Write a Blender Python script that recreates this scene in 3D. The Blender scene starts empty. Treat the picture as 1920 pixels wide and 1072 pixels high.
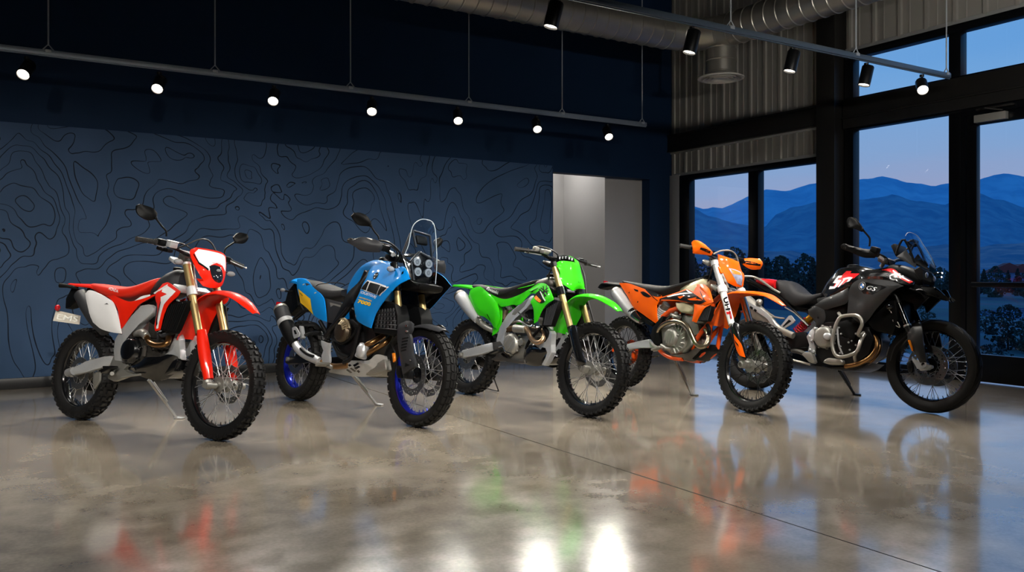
import bpy, bmesh, math, random
from mathutils import Vector, Matrix, Euler, noise
from mathutils.geometry import delaunay_2d_cdt
from mathutils.bvhtree import BVHTree
C = bpy.context.scene.collection
PI = math.pi

# ---------------------------------------------------------------- materials
def lin(h):
    if isinstance(h, str):
        h = [int(h[i:i+2], 16)/255 for i in (0, 2, 4)]
    return tuple(c/12.92 if c <= .04045 else ((c+.055)/1.055)**2.4 for c in h)
def mat(name, col, rough=.4, metal=0, coat=0, var=.08, scale=40, bump=0, emit=0, trans=0, ior=1.45, alpha=1, spec=.5):
    m = bpy.data.materials.new(name); m.use_nodes = True
    nt = m.node_tree; b = nt.nodes['Principled BSDF']; c = lin(col)
    tc = nt.nodes.new('ShaderNodeTexCoord'); nz = nt.nodes.new('ShaderNodeTexNoise')
    nz.inputs['Scale'].default_value = scale; nz.inputs['Detail'].default_value = 4
    nt.links.new(tc.outputs['Object'], nz.inputs['Vector'])
    mx = nt.nodes.new('ShaderNodeMix'); mx.data_type = 'RGBA'
    mx.inputs[6].default_value = (*[v*(1-var) for v in c], 1); mx.inputs[7].default_value = (*[min(1, v*(1+var)) for v in c], 1)
    nt.links.new(nz.outputs['Fac'], mx.inputs[0]); nt.links.new(mx.outputs[2], b.inputs['Base Color'])
    b.inputs['Roughness'].default_value = rough; b.inputs['Metallic'].default_value = metal
    b.inputs['Coat Weight'].default_value = coat; b.inputs['Coat Roughness'].default_value = .06
    b.inputs['Specular IOR Level'].default_value = spec
    if trans:
        b.inputs['Transmission Weight'].default_value = trans; b.inputs['IOR'].default_value = ior
    if alpha < 1: b.inputs['Alpha'].default_value = alpha
    if emit:
        b.inputs['Emission Color'].default_value = (*c, 1); b.inputs['Emission Strength'].default_value = emit
    if bump:
        bp = nt.nodes.new('ShaderNodeBump'); bp.inputs['Strength'].default_value = bump; bp.inputs['Distance'].default_value = .004
        nt.links.new(nz.outputs['Fac'], bp.inputs['Height']); nt.links.new(bp.outputs[0], b.inputs['Normal'])
    return m

# ---------------------------------------------------------------- mesh building
def V(p):                       # bike-local (forward, up, right) -> Blender (x, y, z)
    return Vector((p[0], -p[2], p[1]))
def catmull(pts, k):
    if k < 2 or len(pts) < 3: return pts
    out = []; n = len(pts)
    for i in range(n-1):
        p0, p1, p2, p3 = pts[max(i-1, 0)], pts[i], pts[i+1], pts[min(i+2, n-1)]
        for j in range(k):
            t = j/k
            out.append(.5*((2*p1)+(p2-p0)*t+(2*p0-5*p1+4*p2-p3)*t*t+(3*p1-p0-3*p2+p3)*t**3))
    return out+[pts[-1]]
class MB:
    def __init__(s): s.bm = bmesh.new(); s.mi = 0
    def face(s, vs):
        try: f = s.bm.faces.new(vs); f.material_index = s.mi; f.smooth = True; return f
        except ValueError: return None
    def rings(s, rings, closed=True, cap=True):
        R = [[s.bm.verts.new(p) for p in r] for r in rings]; n = len(R[0])
        for a, b in zip(R, R[1:]):
            for i in range(n if closed else n-1):
                j = (i+1) % n; s.face((a[i], a[j], b[j], b[i]))
        if cap and closed:
            s.face(R[0][::-1]); s.face(R[-1])
        return s
    def tube(s, pts, r, n=10, smooth=1, cap=True, flat=1):
        P = [V(p) if not isinstance(p, Vector) else p for p in pts]; m = len(P)
        rr = r if isinstance(r, (list, tuple)) else [r]*m
        if smooth > 1 and m > 2:
            Q = [Vector((*p, q)).to_4d() if False else Vector((p.x, p.y, p.z, q)) for p, q in zip(P, rr)]
            Q = catmull(Q, smooth); P = [Vector(q[:3]) for q in Q]; rr = [q[3] for q in Q]; m = len(P)
        t0 = (P[1]-P[0]).normalized(); up = Vector((0, 0, 1)) if abs(t0.z) < .9 else Vector((0, 1, 0))
        u = t0.cross(up).normalized(); rings = []
        for i in range(m):
            t = (P[min(i+1, m-1)]-P[max(i-1, 0)]).normalized()
            u = (u-t*u.dot(t)).normalized(); w = t.cross(u)
            rings.append([P[i]+(u*math.cos(2*PI*k/n)+w*math.sin(2*PI*k/n)*flat)*rr[i] for k in range(n)])
        return s.rings(rings, True, cap)
    def lathe(s, c, prof, axis=(0, 1, 0), n=24, closed=False):
        """prof: (radius, height along axis)"""
        c = V(c) if not isinstance(c, Vector) else c
        a = Vector(axis).normalized(); u = a.orthogonal().normalized(); w = a.cross(u)
        if closed: prof = prof+[prof[0]]
        rings = [[c+a*h+(u*math.cos(2*PI*k/n)+w*math.sin(2*PI*k/n))*max(r, 1e-5) for k in range(n)] for r, h in prof]
        return s.rings(rings, True, not closed)
    def block(s, outline, l0, l1, bev=.004, seg=2):
        """closed side outline extruded between lateral l0 and l1"""
        pts = [(p[0], p[1]) for p in outline]
        if sum(a[0]*b[1]-b[0]*a[1] for a, b in zip(pts, pts[1:]+pts[:1])) < 0: pts = pts[::-1]
        A = [s.bm.verts.new(V((x, z, l1))) for x, z in pts]; B = [s.bm.verts.new(V((x, z, l0))) for x, z in pts]
        n = len(pts); fs = [s.face(A), s.face(B[::-1])]
        for i in range(n):
            j = (i+1) % n; fs.append(s.face((A[j], A[i], B[i], B[j])))
        s.bev([f for f in fs if f], bev, seg); return s
    def bev(s, fs, bev, seg=2):
        if bev:
            es = list({e for f in fs for e in f.edges})
            r = bmesh.ops.bevel(s.bm, geom=es, offset=bev, segments=seg, affect='EDGES', clamp_overlap=True, profile=.5)
            for f in r['faces']: f.material_index = s.mi; f.smooth = True
    def box(s, c, size, rot=(0, 0, 0), bev=.003):
        M = Matrix.Translation(V(c) if not isinstance(c, Vector) else c) @ Euler(rot).to_matrix().to_4x4()
        vs = [s.bm.verts.new(M @ Vector((i*size[0]/2, j*size[1]/2, k*size[2]/2))) for i in (-1, 1) for j in (-1, 1) for k in (-1, 1)]
        fs = [s.face([vs[q] for q in f]) for f in ((0, 1, 3, 2), (4, 6, 7, 5), (0, 4, 5, 1), (2, 3, 7, 6), (0, 2, 6, 4), (1, 5, 7, 3))]
        s.bev(fs, bev, 2); return s
    def ball(s, c, rad, n=12, m=8):
        c = V(c) if not isinstance(c, Vector) else c; r = rad if isinstance(rad, tuple) else (rad,)*3
        s.rings([[c+Vector((math.cos(2*PI*k/n)*math.sin(t)*r[0], math.sin(2*PI*k/n)*math.sin(t)*r[1], -math.cos(t)*r[2])) for k in range(n)]
                 for t in [max(.02, min(PI-.02, PI*j/m)) for j in range(m+1)]]); return s
    def loft(s, st, n=20, k=3, e=2.5):
        """st: (x, z_bottom, z_top, half_width[, lateral centre]) cross-sections as superellipses"""
        Q = catmull([Vector((*q, 0)) if len(q) == 4 else Vector(q) for q in st], k) if k > 1 else [Vector((*q, 0)) if len(q) == 4 else Vector(q) for q in st]
        rings = []
        for q in Q:
            x, zb, zt, w, lc = q; ring = []
            for i in range(n):
                a = 2*PI*i/n; ca, sa = math.cos(a), math.sin(a)
                ring.append(V((x, (zb+zt)/2+(zt-zb)/2*math.copysign(abs(sa)**(2/e), sa), lc+w*math.copysign(abs(ca)**(2/e), ca))))
            rings.append(ring)
        return s.rings(rings)
    def ribbon(s, path, th=.006, k=3, n=9, droop=.25, flip=False):
        """curved sheet: path of (x, z, half_width[, lateral centre]) with an arched cross-section and thickness"""
        Q = catmull([Vector((p[0], p[1], p[2], p[3] if len(p) > 3 else 0)) for p in path], k); rings = []
        for i, q in enumerate(Q):
            a, b = Q[max(i-1, 0)], Q[min(i+1, len(Q)-1)]
            t = Vector((b[0]-a[0], 0, b[1]-a[1])).normalized(); nn = Vector((t.z, 0, -t.x))*(-1 if flip else 1)   # points to the inside
            top = []; bot = []
            for j in range(n):
                u = -1+2*j/(n-1); off = droop*q[2]*(abs(u)**2.2)
                p = Vector((q[0], -(q[3]+u*q[2]), q[1]))+nn*off
                top.append(p); bot.append(p+nn*th)
            rings.append(top+bot[::-1])
        return s.rings(rings)
    def quad(s, a, b, c, d, th=.004):
        P = [V(p) for p in (a, b, c, d)]; nn = (P[1]-P[0]).cross(P[3]-P[0]).normalized()*th
        A = [s.bm.verts.new(p) for p in P]; B = [s.bm.verts.new(p-nn) for p in P]
        s.face(A); s.face(B[::-1])
        for i in range(4): s.face((A[i], B[i], B[(i+1) % 4], A[(i+1) % 4]))
        return s
    def build(s, name, mats, parent=None, sharp=38, loc=None):
        bmesh.ops.recalc_face_normals(s.bm, faces=s.bm.faces[:])
        me = bpy.data.meshes.new(name); s.bm.to_mesh(me); s.bm.free()
        for m in (mats if isinstance(mats, (list, tuple)) else [mats]): me.materials.append(m)
        me.set_sharp_from_angle(angle=math.radians(sharp))
        return link(name, me, parent, loc)
def link(name, me, parent=None, loc=None):
    o = bpy.data.objects.new(name, me); C.objects.link(o)
    if parent: o.parent = parent
    if loc: o.location = loc
    return o
def tag(o, label=None, cat=None, group=None, kind=None):
    for k, v in (('label', label), ('category', cat), ('group', group), ('kind', kind)):
        if v: o[k] = v
    return o
def empty(name, loc, rot=(0, 0, 0)):
    o = bpy.data.objects.new(name, None); C.objects.link(o); o.location = loc; o.rotation_euler = rot
    o.empty_display_size = .1; return o
def mirror(o, drop=()):
    """the same part on the bike's other side"""
    bm = bmesh.new(); bm.from_mesh(o.data)
    if drop: bmesh.ops.delete(bm, geom=[f for f in bm.faces if f.material_index in drop], context='FACES')
    for v in bm.verts: v.co.y *= -1
    bmesh.ops.reverse_faces(bm, faces=bm.faces[:])
    me = bpy.data.meshes.new(o.name); bm.to_mesh(me); bm.free()
    for m in o.data.materials: me.materials.append(m)
    me.set_sharp_from_angle(angle=math.radians(38))
    c = link(o.name.split('.')[0], me, o.parent)
    c.location = (o.location.x, -o.location.y, o.location.z)
    return c

# ---------------------------------------------------------------- curved plastic panels
def spline(pts, k=5, corner=55):
    """closed outline rounded between its sharp corners"""
    n = len(pts); P = [Vector(p) for p in pts]; out = []
    def tang(i):
        a, b, c = P[i-1], P[i], P[(i+1) % n]
        d1, d2 = (b-a), (c-b)
        if d1.length < 1e-6 or d2.length < 1e-6: return None
        return None if math.degrees(Vector(d1[:2]).angle(Vector(d2[:2]), 0)) > corner else (c-a)
    for i in range(n):
        a, b = P[i], P[(i+1) % n]; L = (b-a).length
        ta, tb = tang(i), tang((i+1) % n)
        ta = (b-a) if ta is None else ta.normalized()*L; tb = (b-a) if tb is None else tb.normalized()*L
        kk = max(1, min(k, int(L/.012)))
        for j in range(kk):
            t = j/kk; h1, h2, h3, h4 = 2*t**3-3*t*t+1, t**3-2*t*t+t, -2*t**3+3*t*t, t**3-t*t
            out.append(a*h1+ta*h2+b*h3+tb*h4)
    return out
def segdist(p, a, b):
    ab = b-a; t = max(0, min(1, (p-a).dot(ab)/max(ab.length_squared, 1e-12))); return (p-(a+ab*t)).length
def inside(p, poly):
    c = False; n = len(poly)
    for i in range(n):
        a, b = poly[i], poly[i-1]
        if (a.y > p.y) != (b.y > p.y) and p.x < (b.x-a.x)*(p.y-a.y)/(b.y-a.y)+a.x: c = not c
    return c
class Panel:
    """sheet over a closed outline of (forward, up, right) points. mode 'side': height is lateral; 'front': height is forward; 'top': height is up"""
    AX = {'side': (0, 1, 2), 'front': (2, 1, 0), 'top': (0, 2, 1)}
    def __init__(s, outline, bulge=.01, th=.005, mode='side', k=5, corner=55, roll=.03, res=15, sgn=1, ridges=(), inner=0):
        s.inner = inner
        s.mode = mode; s.ax = s.AX[mode]; s.bulge = bulge; s.roll = roll; s.sgn = sgn; s.mb = MB(); s.ridges = [[s.dom(q) for q in r[0]]+[r[1], r[2]] for r in ridges]
        B = spline([[p[a] for a in s.ax] for p in outline], k, corner)
        s.B = B; s.B2 = [Vector(b[:2]) for b in B]
        s.fill(B, 0, th, res)
    def dom(s, p): return Vector((p[s.ax[0]], p[s.ax[1]]))
    def f(s, p):
        sw = sh = 0; dm = 9
        n = len(s.B2)
        for i in range(n):
            a, b = s.B2[i-1], s.B2[i]; d = segdist(p, a, b); dm = min(dm, d)
            L = (b-a).length; w = L/(((p-(a+b)/2).length)**3+1e-6); sw += w; sh += w*(s.B[i-1][2]+s.B[i][2])/2
        h = sh/sw
        if not inside(p, s.B2): dm = 0
        h += s.sgn*s.bulge*(1-math.exp(-dm/s.roll))
        for r in s.ridges:                                   # creases: polyline, height, width
            d = min(segdist(p, a, b) for a, b in zip(r[:-3], r[1:-2])) if len(r) > 3 else 9
            h += s.sgn*r[-2]*math.exp(-(d/r[-1])**2)*(1-math.exp(-dm/s.roll))
        return h
    def surf(s, d):
        """height of the finished sheet at d"""
        if not hasattr(s, 'bvh'): s.bvh = BVHTree.FromBMesh(s.mb.bm); s.dirn = (s.pt(d, -s.sgn)-s.pt(d, 0)).normalized(); s.hax = [i for i in range(3) if abs(s.dirn[i]) > .5][0]
        h = s.bvh.ray_cast(s.pt(d, s.f(d)+s.sgn*.3), s.dirn)
        if h[0] is None: return s.f(d)
        return h[0][s.hax]*(-1 if s.ax[2] == 2 else 1)
    def pt(s, d, h):
        q = [0, 0, 0]; q[s.ax[0]] = d[0]; q[s.ax[1]] = d[1]; q[s.ax[2]] = h; return V(q)
    def fill(s, B, off, th, res, mi=0):
        B2 = [Vector(b[:2]) for b in B]
        xs = [b.x for b in B2]; ys = [b.y for b in B2]; g = max(max(xs)-min(xs), max(ys)-min(ys))/res; g = min(g, .016) if off else g
        pts = list(B2); nb = len(B2); y = min(ys)+g/2; r = 0
        while y < max(ys):
            x = min(xs)+g/2+(g/2 if r % 2 else 0)
            while x < max(xs):
                p = Vector((x, y))
                if inside(p, B2) and min(segdist(p, B2[i-1], B2[i]) for i in range(nb)) > g*.35: pts.append(p)
                x += g
            y += g*.87; r += 1
        if off: s.surf(pts[0])
        vs, es, fs, ov, oe, of = delaunay_2d_cdt(pts, [], [list(range(nb))], 1, 1e-5)
        if off == 0:
            H = [B[ov[i][0]][2] if ov[i] and ov[i][0] < nb else s.f(v) for i, v in enumerate(vs)]
        else: H = [s.surf(v)+s.sgn*off for v in vs]
        s.mb.mi = mi
        A = [s.mb.bm.verts.new(s.pt(v, h)) for v, h in zip(vs, H)]
        for f in fs: s.mb.face([A[i] for i in f])
        if th:
            D = [s.mb.bm.verts.new(s.pt(v, h-s.sgn*th)) for v, h in zip(vs, H)]
            cnt = {}; s.mb.mi = s.inner if mi == 0 else mi
            for f in fs:
                s.mb.face([D[i] for i in f][::-1])
                for i in range(len(f)):
                    a, b = f[i], f[(i+1) % len(f)]; cnt[(a, b)] = 1
            s.mb.mi = mi
            for (a, b) in cnt:
                if (b, a) not in cnt: s.mb.face((A[b], A[a], D[a], D[b]))
        s.mb.mi = 0
    def decal(s, outline, mi, off=.002, k=4, corner=28, th=0):
        s.fill(spline([[*s.dom(p), 0] for p in outline], k, corner), off, th, 9, mi); return s
    def text(s, txt, p0, p1, height, mi, off=.002, shear=0, up=None, bold=0, th=0):
        """letters from baseline start p0 to baseline end p1 on the panel surface"""
        a, b = s.dom(p0), s.dom(p1); vs, fs = glyphs(txt, shear, bold)
        w = max(v[0] for v in vs); u = (b-a)/w; hgt = max(v[1] for v in vs)
        n = Vector((-(b-a).y, (b-a).x)).normalized() if up is None else (s.dom(up)-a).normalized()
        if up is None and s.mode == 'front': n = -n
        s.mb.mi = mi
        A = []
        for v in vs:
            d = a+u*v[0]+n*(height*v[1]/hgt); A.append(s.mb.bm.verts.new(s.pt(d, s.surf(d)+s.sgn*off)))
        for f in fs: s.mb.face([A[i] for i in f])
        s.mb.mi = 0; return s
    def build(s, name, mats, parent): return s.mb.build(name, mats, parent)
def glyphs(txt, shear=0, bold=0):
    cu = bpy.data.curves.new('t', 'FONT'); cu.body = txt; cu.shear = shear; cu.resolution_u = 3; cu.offset = bold
    o = bpy.data.objects.new('t', cu); C.objects.link(o); bpy.context.view_layer.update()
    me = bpy.data.meshes.new_from_object(o.evaluated_get(bpy.context.evaluated_depsgraph_get()))
    x0 = min(v.co.x for v in me.vertices); y0 = min(v.co.y for v in me.vertices)
    bm = bmesh.new(); bm.from_mesh(me); W = max(v.co.x for v in bm.verts)-x0; Hh = max(v.co.y for v in bm.verts)-y0
    for ax, n_, L, o0 in ((0, 5*len(txt), W, x0), (1, 6, Hh, y0)):                 # cut the letters finely so that they can follow a curved surface
        for i in range(1, n_):
            co = [0, 0, 0]; no = [0, 0, 0]; co[ax] = o0+L*i/n_; no[ax] = 1
            bmesh.ops.bisect_plane(bm, geom=bm.verts[:]+bm.edges[:]+bm.faces[:], plane_co=co, plane_no=no, dist=1e-5)
    bm.verts.index_update(); r = [(v.co.x-x0, v.co.y-y0) for v in bm.verts], [[v.index for v in f.verts] for f in bm.faces]; bm.free()
    bpy.data.objects.remove(o); bpy.data.meshes.remove(me); bpy.data.curves.remove(cu); return r

def lettering(root, target, txt, p0, p1, up, m, shear=0, bold=0, off=.0018, name='lettering'):
    """letters laid on a part's right side"""
    bm = bmesh.new(); bm.from_mesh(target.data); bvh = BVHTree.FromBMesh(bm); bm.free()
    vs, fs = glyphs(txt, shear, bold); mw, mh = max(v[0] for v in vs), max(v[1] for v in vs); b = MB(); A = []
    a = Vector(p0[:2]); u = Vector(p1[:2])-a; w = Vector(up[:2])-a
    for v in vs:
        d = a+u*(v[0]/mw)+w*(v[1]/mh); h = bvh.ray_cast(Vector((d.x, -1, d.y)), Vector((0, 1, 0)))[0]
        A.append(b.bm.verts.new((d.x, (h.y if h else -p0[2])-off, d.y)))
    for f in fs: b.face([A[i] for i in f])
    return b.build(name, m, target)
# ---------------------------------------------------------------- wheels
def tire(R, w, rim, tread):
    h = R-rim; kn = {'knob': .013, 'adv': .008, 'street': .003}[tread]; Rc = R-kn
    prof = [(rim-.004, -.36*w), (rim+.01, -.42*w), (rim+.32*h, -.5*w), (rim+.6*h, -.5*w), (Rc-.16*h, -.44*w), (Rc-.06*h, -.3*w), (Rc, -.1*w)]
    if tread == 'knob': prof[3] = (rim+.62*h, -.48*w)
    prof = prof+[(r, -y) for r, y in prof[::-1]]
    b = MB(); b.lathe((0, 0, 0), prof, n=72, closed=True)
    def rad(y):
        y = -abs(y)
        for (r0, y0), (r1, y1) in zip(prof[2:6], prof[3:7]):
            if y0 <= y <= y1: return r0+(r1-r0)*(y-y0)/max(y1-y0, 1e-6)
        return Rc
    def knob(a0, a1, y0, y1, hh, sk=0, side=False):
        vs = []
        for top in (0, 1):
            for a, y, s in ((a0, y0, 0), (a1, y0, 0), (a1, y1, sk), (a0, y1, sk)):
                ym = (y0+y1)/2; am = (a0+a1)/2+sk/2
                yy = ym+(y-ym)*(.86 if top else 1); aa = am+(a+s-am)*(.86 if top else 1)
                r = rad(yy)+(hh if top else -.006); yo = yy*(1+(.03 if top and side else 0))+(math.copysign(hh*.5, yy) if side and top else 0)
                vs.append(b.bm.verts.new((math.sin(aa)*r, yo, math.cos(aa)*r)))
        b.mi = 0
        for f in ((3, 2, 1, 0), (4, 5, 6, 7), (0, 1, 5, 4), (1, 2, 6, 5), (2, 3, 7, 6), (3, 0, 4, 7)):
            q = b.face([vs[i] for i in f])
            if q: q.smooth = False
    if tread == 'knob':
        N = 2*int(PI*R/.05); p = 2*PI/N
        for i in range(N):
            a = i*p
            if i % 2: knob(a, a+p*.62, -.31*w, -.07*w, .014); knob(a, a+p*.62, .07*w, .31*w, .014)
            else: knob(a, a+p*.62, -.15*w, .15*w, .014)
            for sg in (-1, 1):
                knob(a+p*.1, a+p*.6, min(sg*.33*w, sg*.47*w), max(sg*.33*w, sg*.47*w), .014, side=True)
                knob(a+p*.62, a+p*.98, min(sg*.4*w, sg*.485*w), max(sg*.4*w, sg*.485*w), .009, side=True)
    elif tread == 'adv':
        N = int(2*PI*R/.055); p = 2*PI/N
        for i in range(N):
            a = i*p
            knob(a, a+p*.86, -.235*w, -.01*w, .009, p*.2); knob(a+p*.2, a+p*1.06, .01*w, .235*w, .009, -p*.2)
            for sg in (-1, 1): knob(a+p*.3, a+p*1.12, min(sg*.26*w, sg*.47*w), max(sg*.26*w, sg*.47*w), .009, side=True)
    else:
        N = 26; p = 2*PI/N
        for i in range(N):
            a = i*p
            for sg in (-1, 1):
                for j, (u, v) in enumerate(((.02, .22), (.22, .36), (.36, .46))):
                    y0, y1 = sorted((sg*u*w, sg*v*w)); s0 = p*(.35*u/.46)*1.6*2; s1 = p*(.35*v/.46)*1.6*2
                    knob(a+(s0 if sg > 0 else s1), a+p*.93+(s0 if sg > 0 else s1), y0, y1, .0035, (s1-s0)*sg)
    return b
def disc(r0, r1, y, wave=0, n=72):
    """brake disc with a ring of slots"""
    b = MB(); R = [r0, r0+(r1-r0)*.3, r0+(r1-r0)*.52, r0+(r1-r0)*.7, r1]
    grid = [[[b.bm.verts.new((math.sin(2*PI*i/n)*(r+(wave*math.cos(2*PI*i/n*12) if j == 4 else 0)), y+t, math.cos(2*PI*i/n)*(r+(wave*math.cos(2*PI*i/n*12) if j == 4 else 0)))) for i in range(n)] for j, r in enumerate(R)] for t in (0, .004)]
    for i in range(n):
        k = (i+1) % n
        for j in range(4):
            if (j == 1 and i % 4 == 0) or (j == 2 and i % 4 == 2): continue
            b.face((grid[0][j][i], grid[0][j][k], grid[0][j+1][k], grid[0][j+1][i])); b.face((grid[1][j][k], grid[1][j][i], grid[1][j+1][i], grid[1][j+1][k]))
        for j in (0, 4): b.face((grid[0][j][i], grid[0][j][k], grid[1][j][k], grid[1][j][i]))
    return b
def wheel(root, name, x, R, w, rim, mrim, mtire, tread, mhub, hubr, hubw, discs, mspoke, ns=36, mdisc=None, sprocket=None, msp=None, rimw=.5):
    b = MB(); e = rimw*w
    b.lathe((0, 0, 0), [(rim-.012, -e*.5), (rim+.004, -e*.62), (rim+.006, -e*.5), (rim-.006, -e*.3), (rim-.010, 0), (rim-.006, e*.3), (rim+.006, e*.5), (rim+.004, e*.62), (rim-.012, e*.5), (rim-.018, e*.3), (rim-.024, 0), (rim-.018, -e*.3)], n=72, closed=True)
    for i in range(ns):
        a = 2*PI*(i+.5)/ns; d = Vector((math.sin(a), 0, math.cos(a))); b.tube([d*(rim-.02), d*(rim-.04)], .0034, 6)
    rw = b.build(name, mrim, root, loc=(x, 0, R))
    tire(R, w, rim, tread).build('tire', mtire, rw)
    h = MB(); h.lathe((0, 0, 0), [(.012, -hubw-.02), (.018, -hubw-.018), (.02, -hubw), (hubr, -hubw), (hubr, -hubw+.007), (hubr*.62, -hubw+.014), (hubr*.55, 0), (hubr*.62, hubw-.014), (hubr, hubw-.007), (hubr, hubw), (.02, hubw), (.018, hubw+.018), (.012, hubw+.02)], n=28)
    h.build('hub', mhub, rw)
    me = None
    for i in range(ns):
        sg = 1 if i % 2 else -1; cr = 1 if (i//2) % 2 else -1
        if i < 4:
            t = MB(); a = cr*1.15; y = sg*(hubw-.004)
            t.tube([Vector((math.sin(a)*hubr*.93, y, math.cos(a)*hubr*.93)), Vector((math.sin(cr*.03)*(rim-.018), sg*.006, math.cos(cr*.03)*(rim-.018)))], .0021, 6)
            o = t.build('spoke', mspoke, rw); me = me or {}; me[(sg, cr)] = o.data
        else: o = link('spoke', me[(sg, cr)], rw)
        o.rotation_euler = (0, 2*PI*i/ns, 0)
    for r0, r1, y, wv in discs: disc(r0, r1, y, wv).build('brake_disc', mdisc, rw)
    if sprocket:
        r, y = sprocket; b = MB(); prof = []
        n = 96
        rings = [[Vector((math.sin(2*PI*i/n)*q, y+t, math.cos(2*PI*i/n)*q)) for i in range(n) for q in [rr+(.006 if i % 2 and k else 0)]] for k, (rr, t) in enumerate(((r*.6, 0), (r, 0), (r, .006), (r*.6, .006)))]
        b.rings(rings+[rings[0]], True, False).build('sprocket', msp, rw)
    return rw

# ---------------------------------------------------------------- common bike pieces
def grip(root, p0, p1, m, r=.017):
    b = MB(); a, c = V(p0), V(p1); d = (c-a); L = d.length; d.normalize()
    prof = [(.008, 0), (r*1.05, .001), (r*1.05, .008)]; h = .012
    while h < L-.018: prof += [(r, h), (r, h+.005), (r*.92, h+.0055), (r*.92, h+.008)]; h += .0085
    prof += [(r*1.3, L-.012), (r*1.3, L-.002), (.008, L)]
    return b.lathe(a, prof, d, 14).build('grip', m, root)
def lever(root, pts, m, r=(.006, .005, .0045, .007)):
    b = MB(); rr = [r[0]]+[r[1]]*(len(pts)-2)+[r[2]]
    b.tube(pts, rr, 8, 3, flat=.7); b.ball(pts[-1], r[3]); return b.build('lever', m, root)
def mirror_part(root, outline, depth, stalk, m, mglass, sr=.006):
    """mirror housing facing backwards, its stalk and glass"""
    p = Panel(outline, bulge=depth, th=.012, mode='front', roll=.035, k=4)
    o = p.build('mirror', m, root)
    g = Panel([(q[0]-.0125, q[1], q[2]) for q in shrink(outline, .9)], bulge=0, th=.002, mode='front', k=3); g.build('mirror_glass', mglass, o)
    b = MB(); b.tube(stalk, sr, 8, 4); b.ball(stalk[0], sr*1.7); b.build('mirror_stalk', m, o); return o
def shrink(pts, s):
    n = len(pts); c = [sum(p[i] for p in pts)/n for i in range(3)]
    return [tuple(c[i]+(p[i]-c[i])*s for i in range(3)) for p in pts]
def kickstand(root, top, foot, m, r=.012):
    b = MB(); b.tube([top, foot], [r*1.15, r*.8], 10); t, f = V(top), V(foot); d = (f-t).normalized()
    b.tube([t+d*.02+Vector((.025, .012, 0)), t+d*(f-t).length*.55+Vector((.018, .01, 0))], .005, 6)      # spring
    b.box(f+Vector((.012, .012, .006)), (.07, .04, .01), (math.radians(8), 0, .4), .003)
    return b.build('kickstand', m, root)
def blinker(root, c, rad, stem, mb, ml, rot=0):
    b = MB(); b.tube(stem, .006, 8, 2); b.ball(stem[0], .009); o = b.build('turn_signal', mb, root)
    MB().ball(c, rad, 14, 10).build('lens', ml, o); return o
def bolts(b, pts, r=.006, h=.004):
    for p in pts: b.lathe(p, [(r, -h), (r, h*.6), (r*.7, h)], (0, -1, 0), 8)
def cover(root, name, c, r, h, m, ribs=0, nb=6, extra=None, ang=.6):
    """round engine cover facing right"""
    b = MB(); prof = [(r*1.04, -h*.5), (r*1.04, .0), (r*.98, .006), (r*.92, h*.62), (r*.84, h*.84), (r*.7, h*.92), (r*.4, h), (.001, h)]
    b.lathe(c, prof, (0, -1, 0), 40)
    for i in range(nb):
        a = 2*PI*i/nb+.3; b.lathe((c[0]+math.cos(a)*r*1.06, c[1]+math.sin(a)*r*1.06, c[2]-.004), [(.011, -h*.4), (.011, .006), (.007, .010), (.001, .010)], (0, -1, 0), 10)
    for i in range(ribs):
        t = (i-(ribs-1)/2)*r*.36; L = math.sqrt(max(r*r*.55-t*t, .0001)); u = Vector((math.cos(ang), 0, math.sin(ang))); n = Vector((-u.z, 0, u.x))
        q = V(c)+Vector((0, -h*.93, 0))+n*t; b.tube([q-u*L, q+u*L], .006, 8, flat=.8)
    return b.build(name, m, root)
def shock(root, top, bot, mspring, mbody, r=.03, turns=7):
    b = MB(); a, c = V(top), V(bot); d = c-a; b.tube([a, a+d*.4], r*.9, 14); b.tube([a+d*.35, c], r*.4, 10)
    o = b.build('shock_absorber', mbody, root); s = MB(); ax = d.normalized(); u = ax.orthogonal().normalized(); w = ax.cross(u)
    s.tube([a+d*(.3+.62*i/(turns*12))+(u*math.cos(2*PI*i/12)+w*math.sin(2*PI*i/12))*r for i in range(turns*12+1)], r*.22, 6)
    s.build('spring', mspring, o); return o
def bike(pose, name, label):
    x, y, yaw, lean = pose
    o = empty(name, (x, y, .003)); o.rotation_mode = 'XYZ'
    o.rotation_euler = (Matrix.Rotation(yaw, 3, 'Z') @ Matrix.Rotation(-math.radians(lean), 3, 'X')).to_euler()
    return tag(o, label, 'motorcycle', 'motorcycles lined up on the showroom floor')

# ---------------------------------------------------------------- shared bike materials
M_RUB = mat('tyre rubber', '101011', .6, var=.25, scale=60, bump=.1, spec=.3)
M_RUB2 = mat('worn tyre rubber', '131313', .65, var=.2, scale=90, spec=.3)
M_BLK = mat('matt black plastic', '0a0b0c', .5, var=.15, spec=.14)
M_GBLK = mat('gloss black', '0d0e10', .18, coat=.6)
M_BMET = mat('black metal', '101012', .4, .4, var=.2)
M_GREY = mat('dark grey plastic', '2c2d30', .5, var=.12, spec=.25)
M_ALU = mat('brushed aluminium', 'c8cacc', .36, .5, var=.08, scale=120, bump=.05)
M_CAST = mat('cast aluminium', '96958f', .42, .65, var=.15, scale=150, bump=.15)
M_DCAST = mat('dark cast metal', '55524e', .45, .7, var=.2, scale=120, bump=.15)
M_STEEL = mat('polished steel', 'd0d2d4', .16, 1, var=.05)
M_SPOKE = mat('spoke steel', 'd8d8d8', .3, .8)
M_DISC = mat('disc steel', '8f9192', .28, .9)
M_GOLD = mat('gold anodised fork', 'c6ae78', .3, .8, var=.06, scale=20)
M_BRNZ = mat('heat tinted pipe', '8f6a42', .3, .95, var=.3, scale=18)
M_GRIP = mat('grip rubber', '1f1f1f', .8)
M_CHR = mat('mirror glass', '8899aa', .03, 1)
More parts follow.
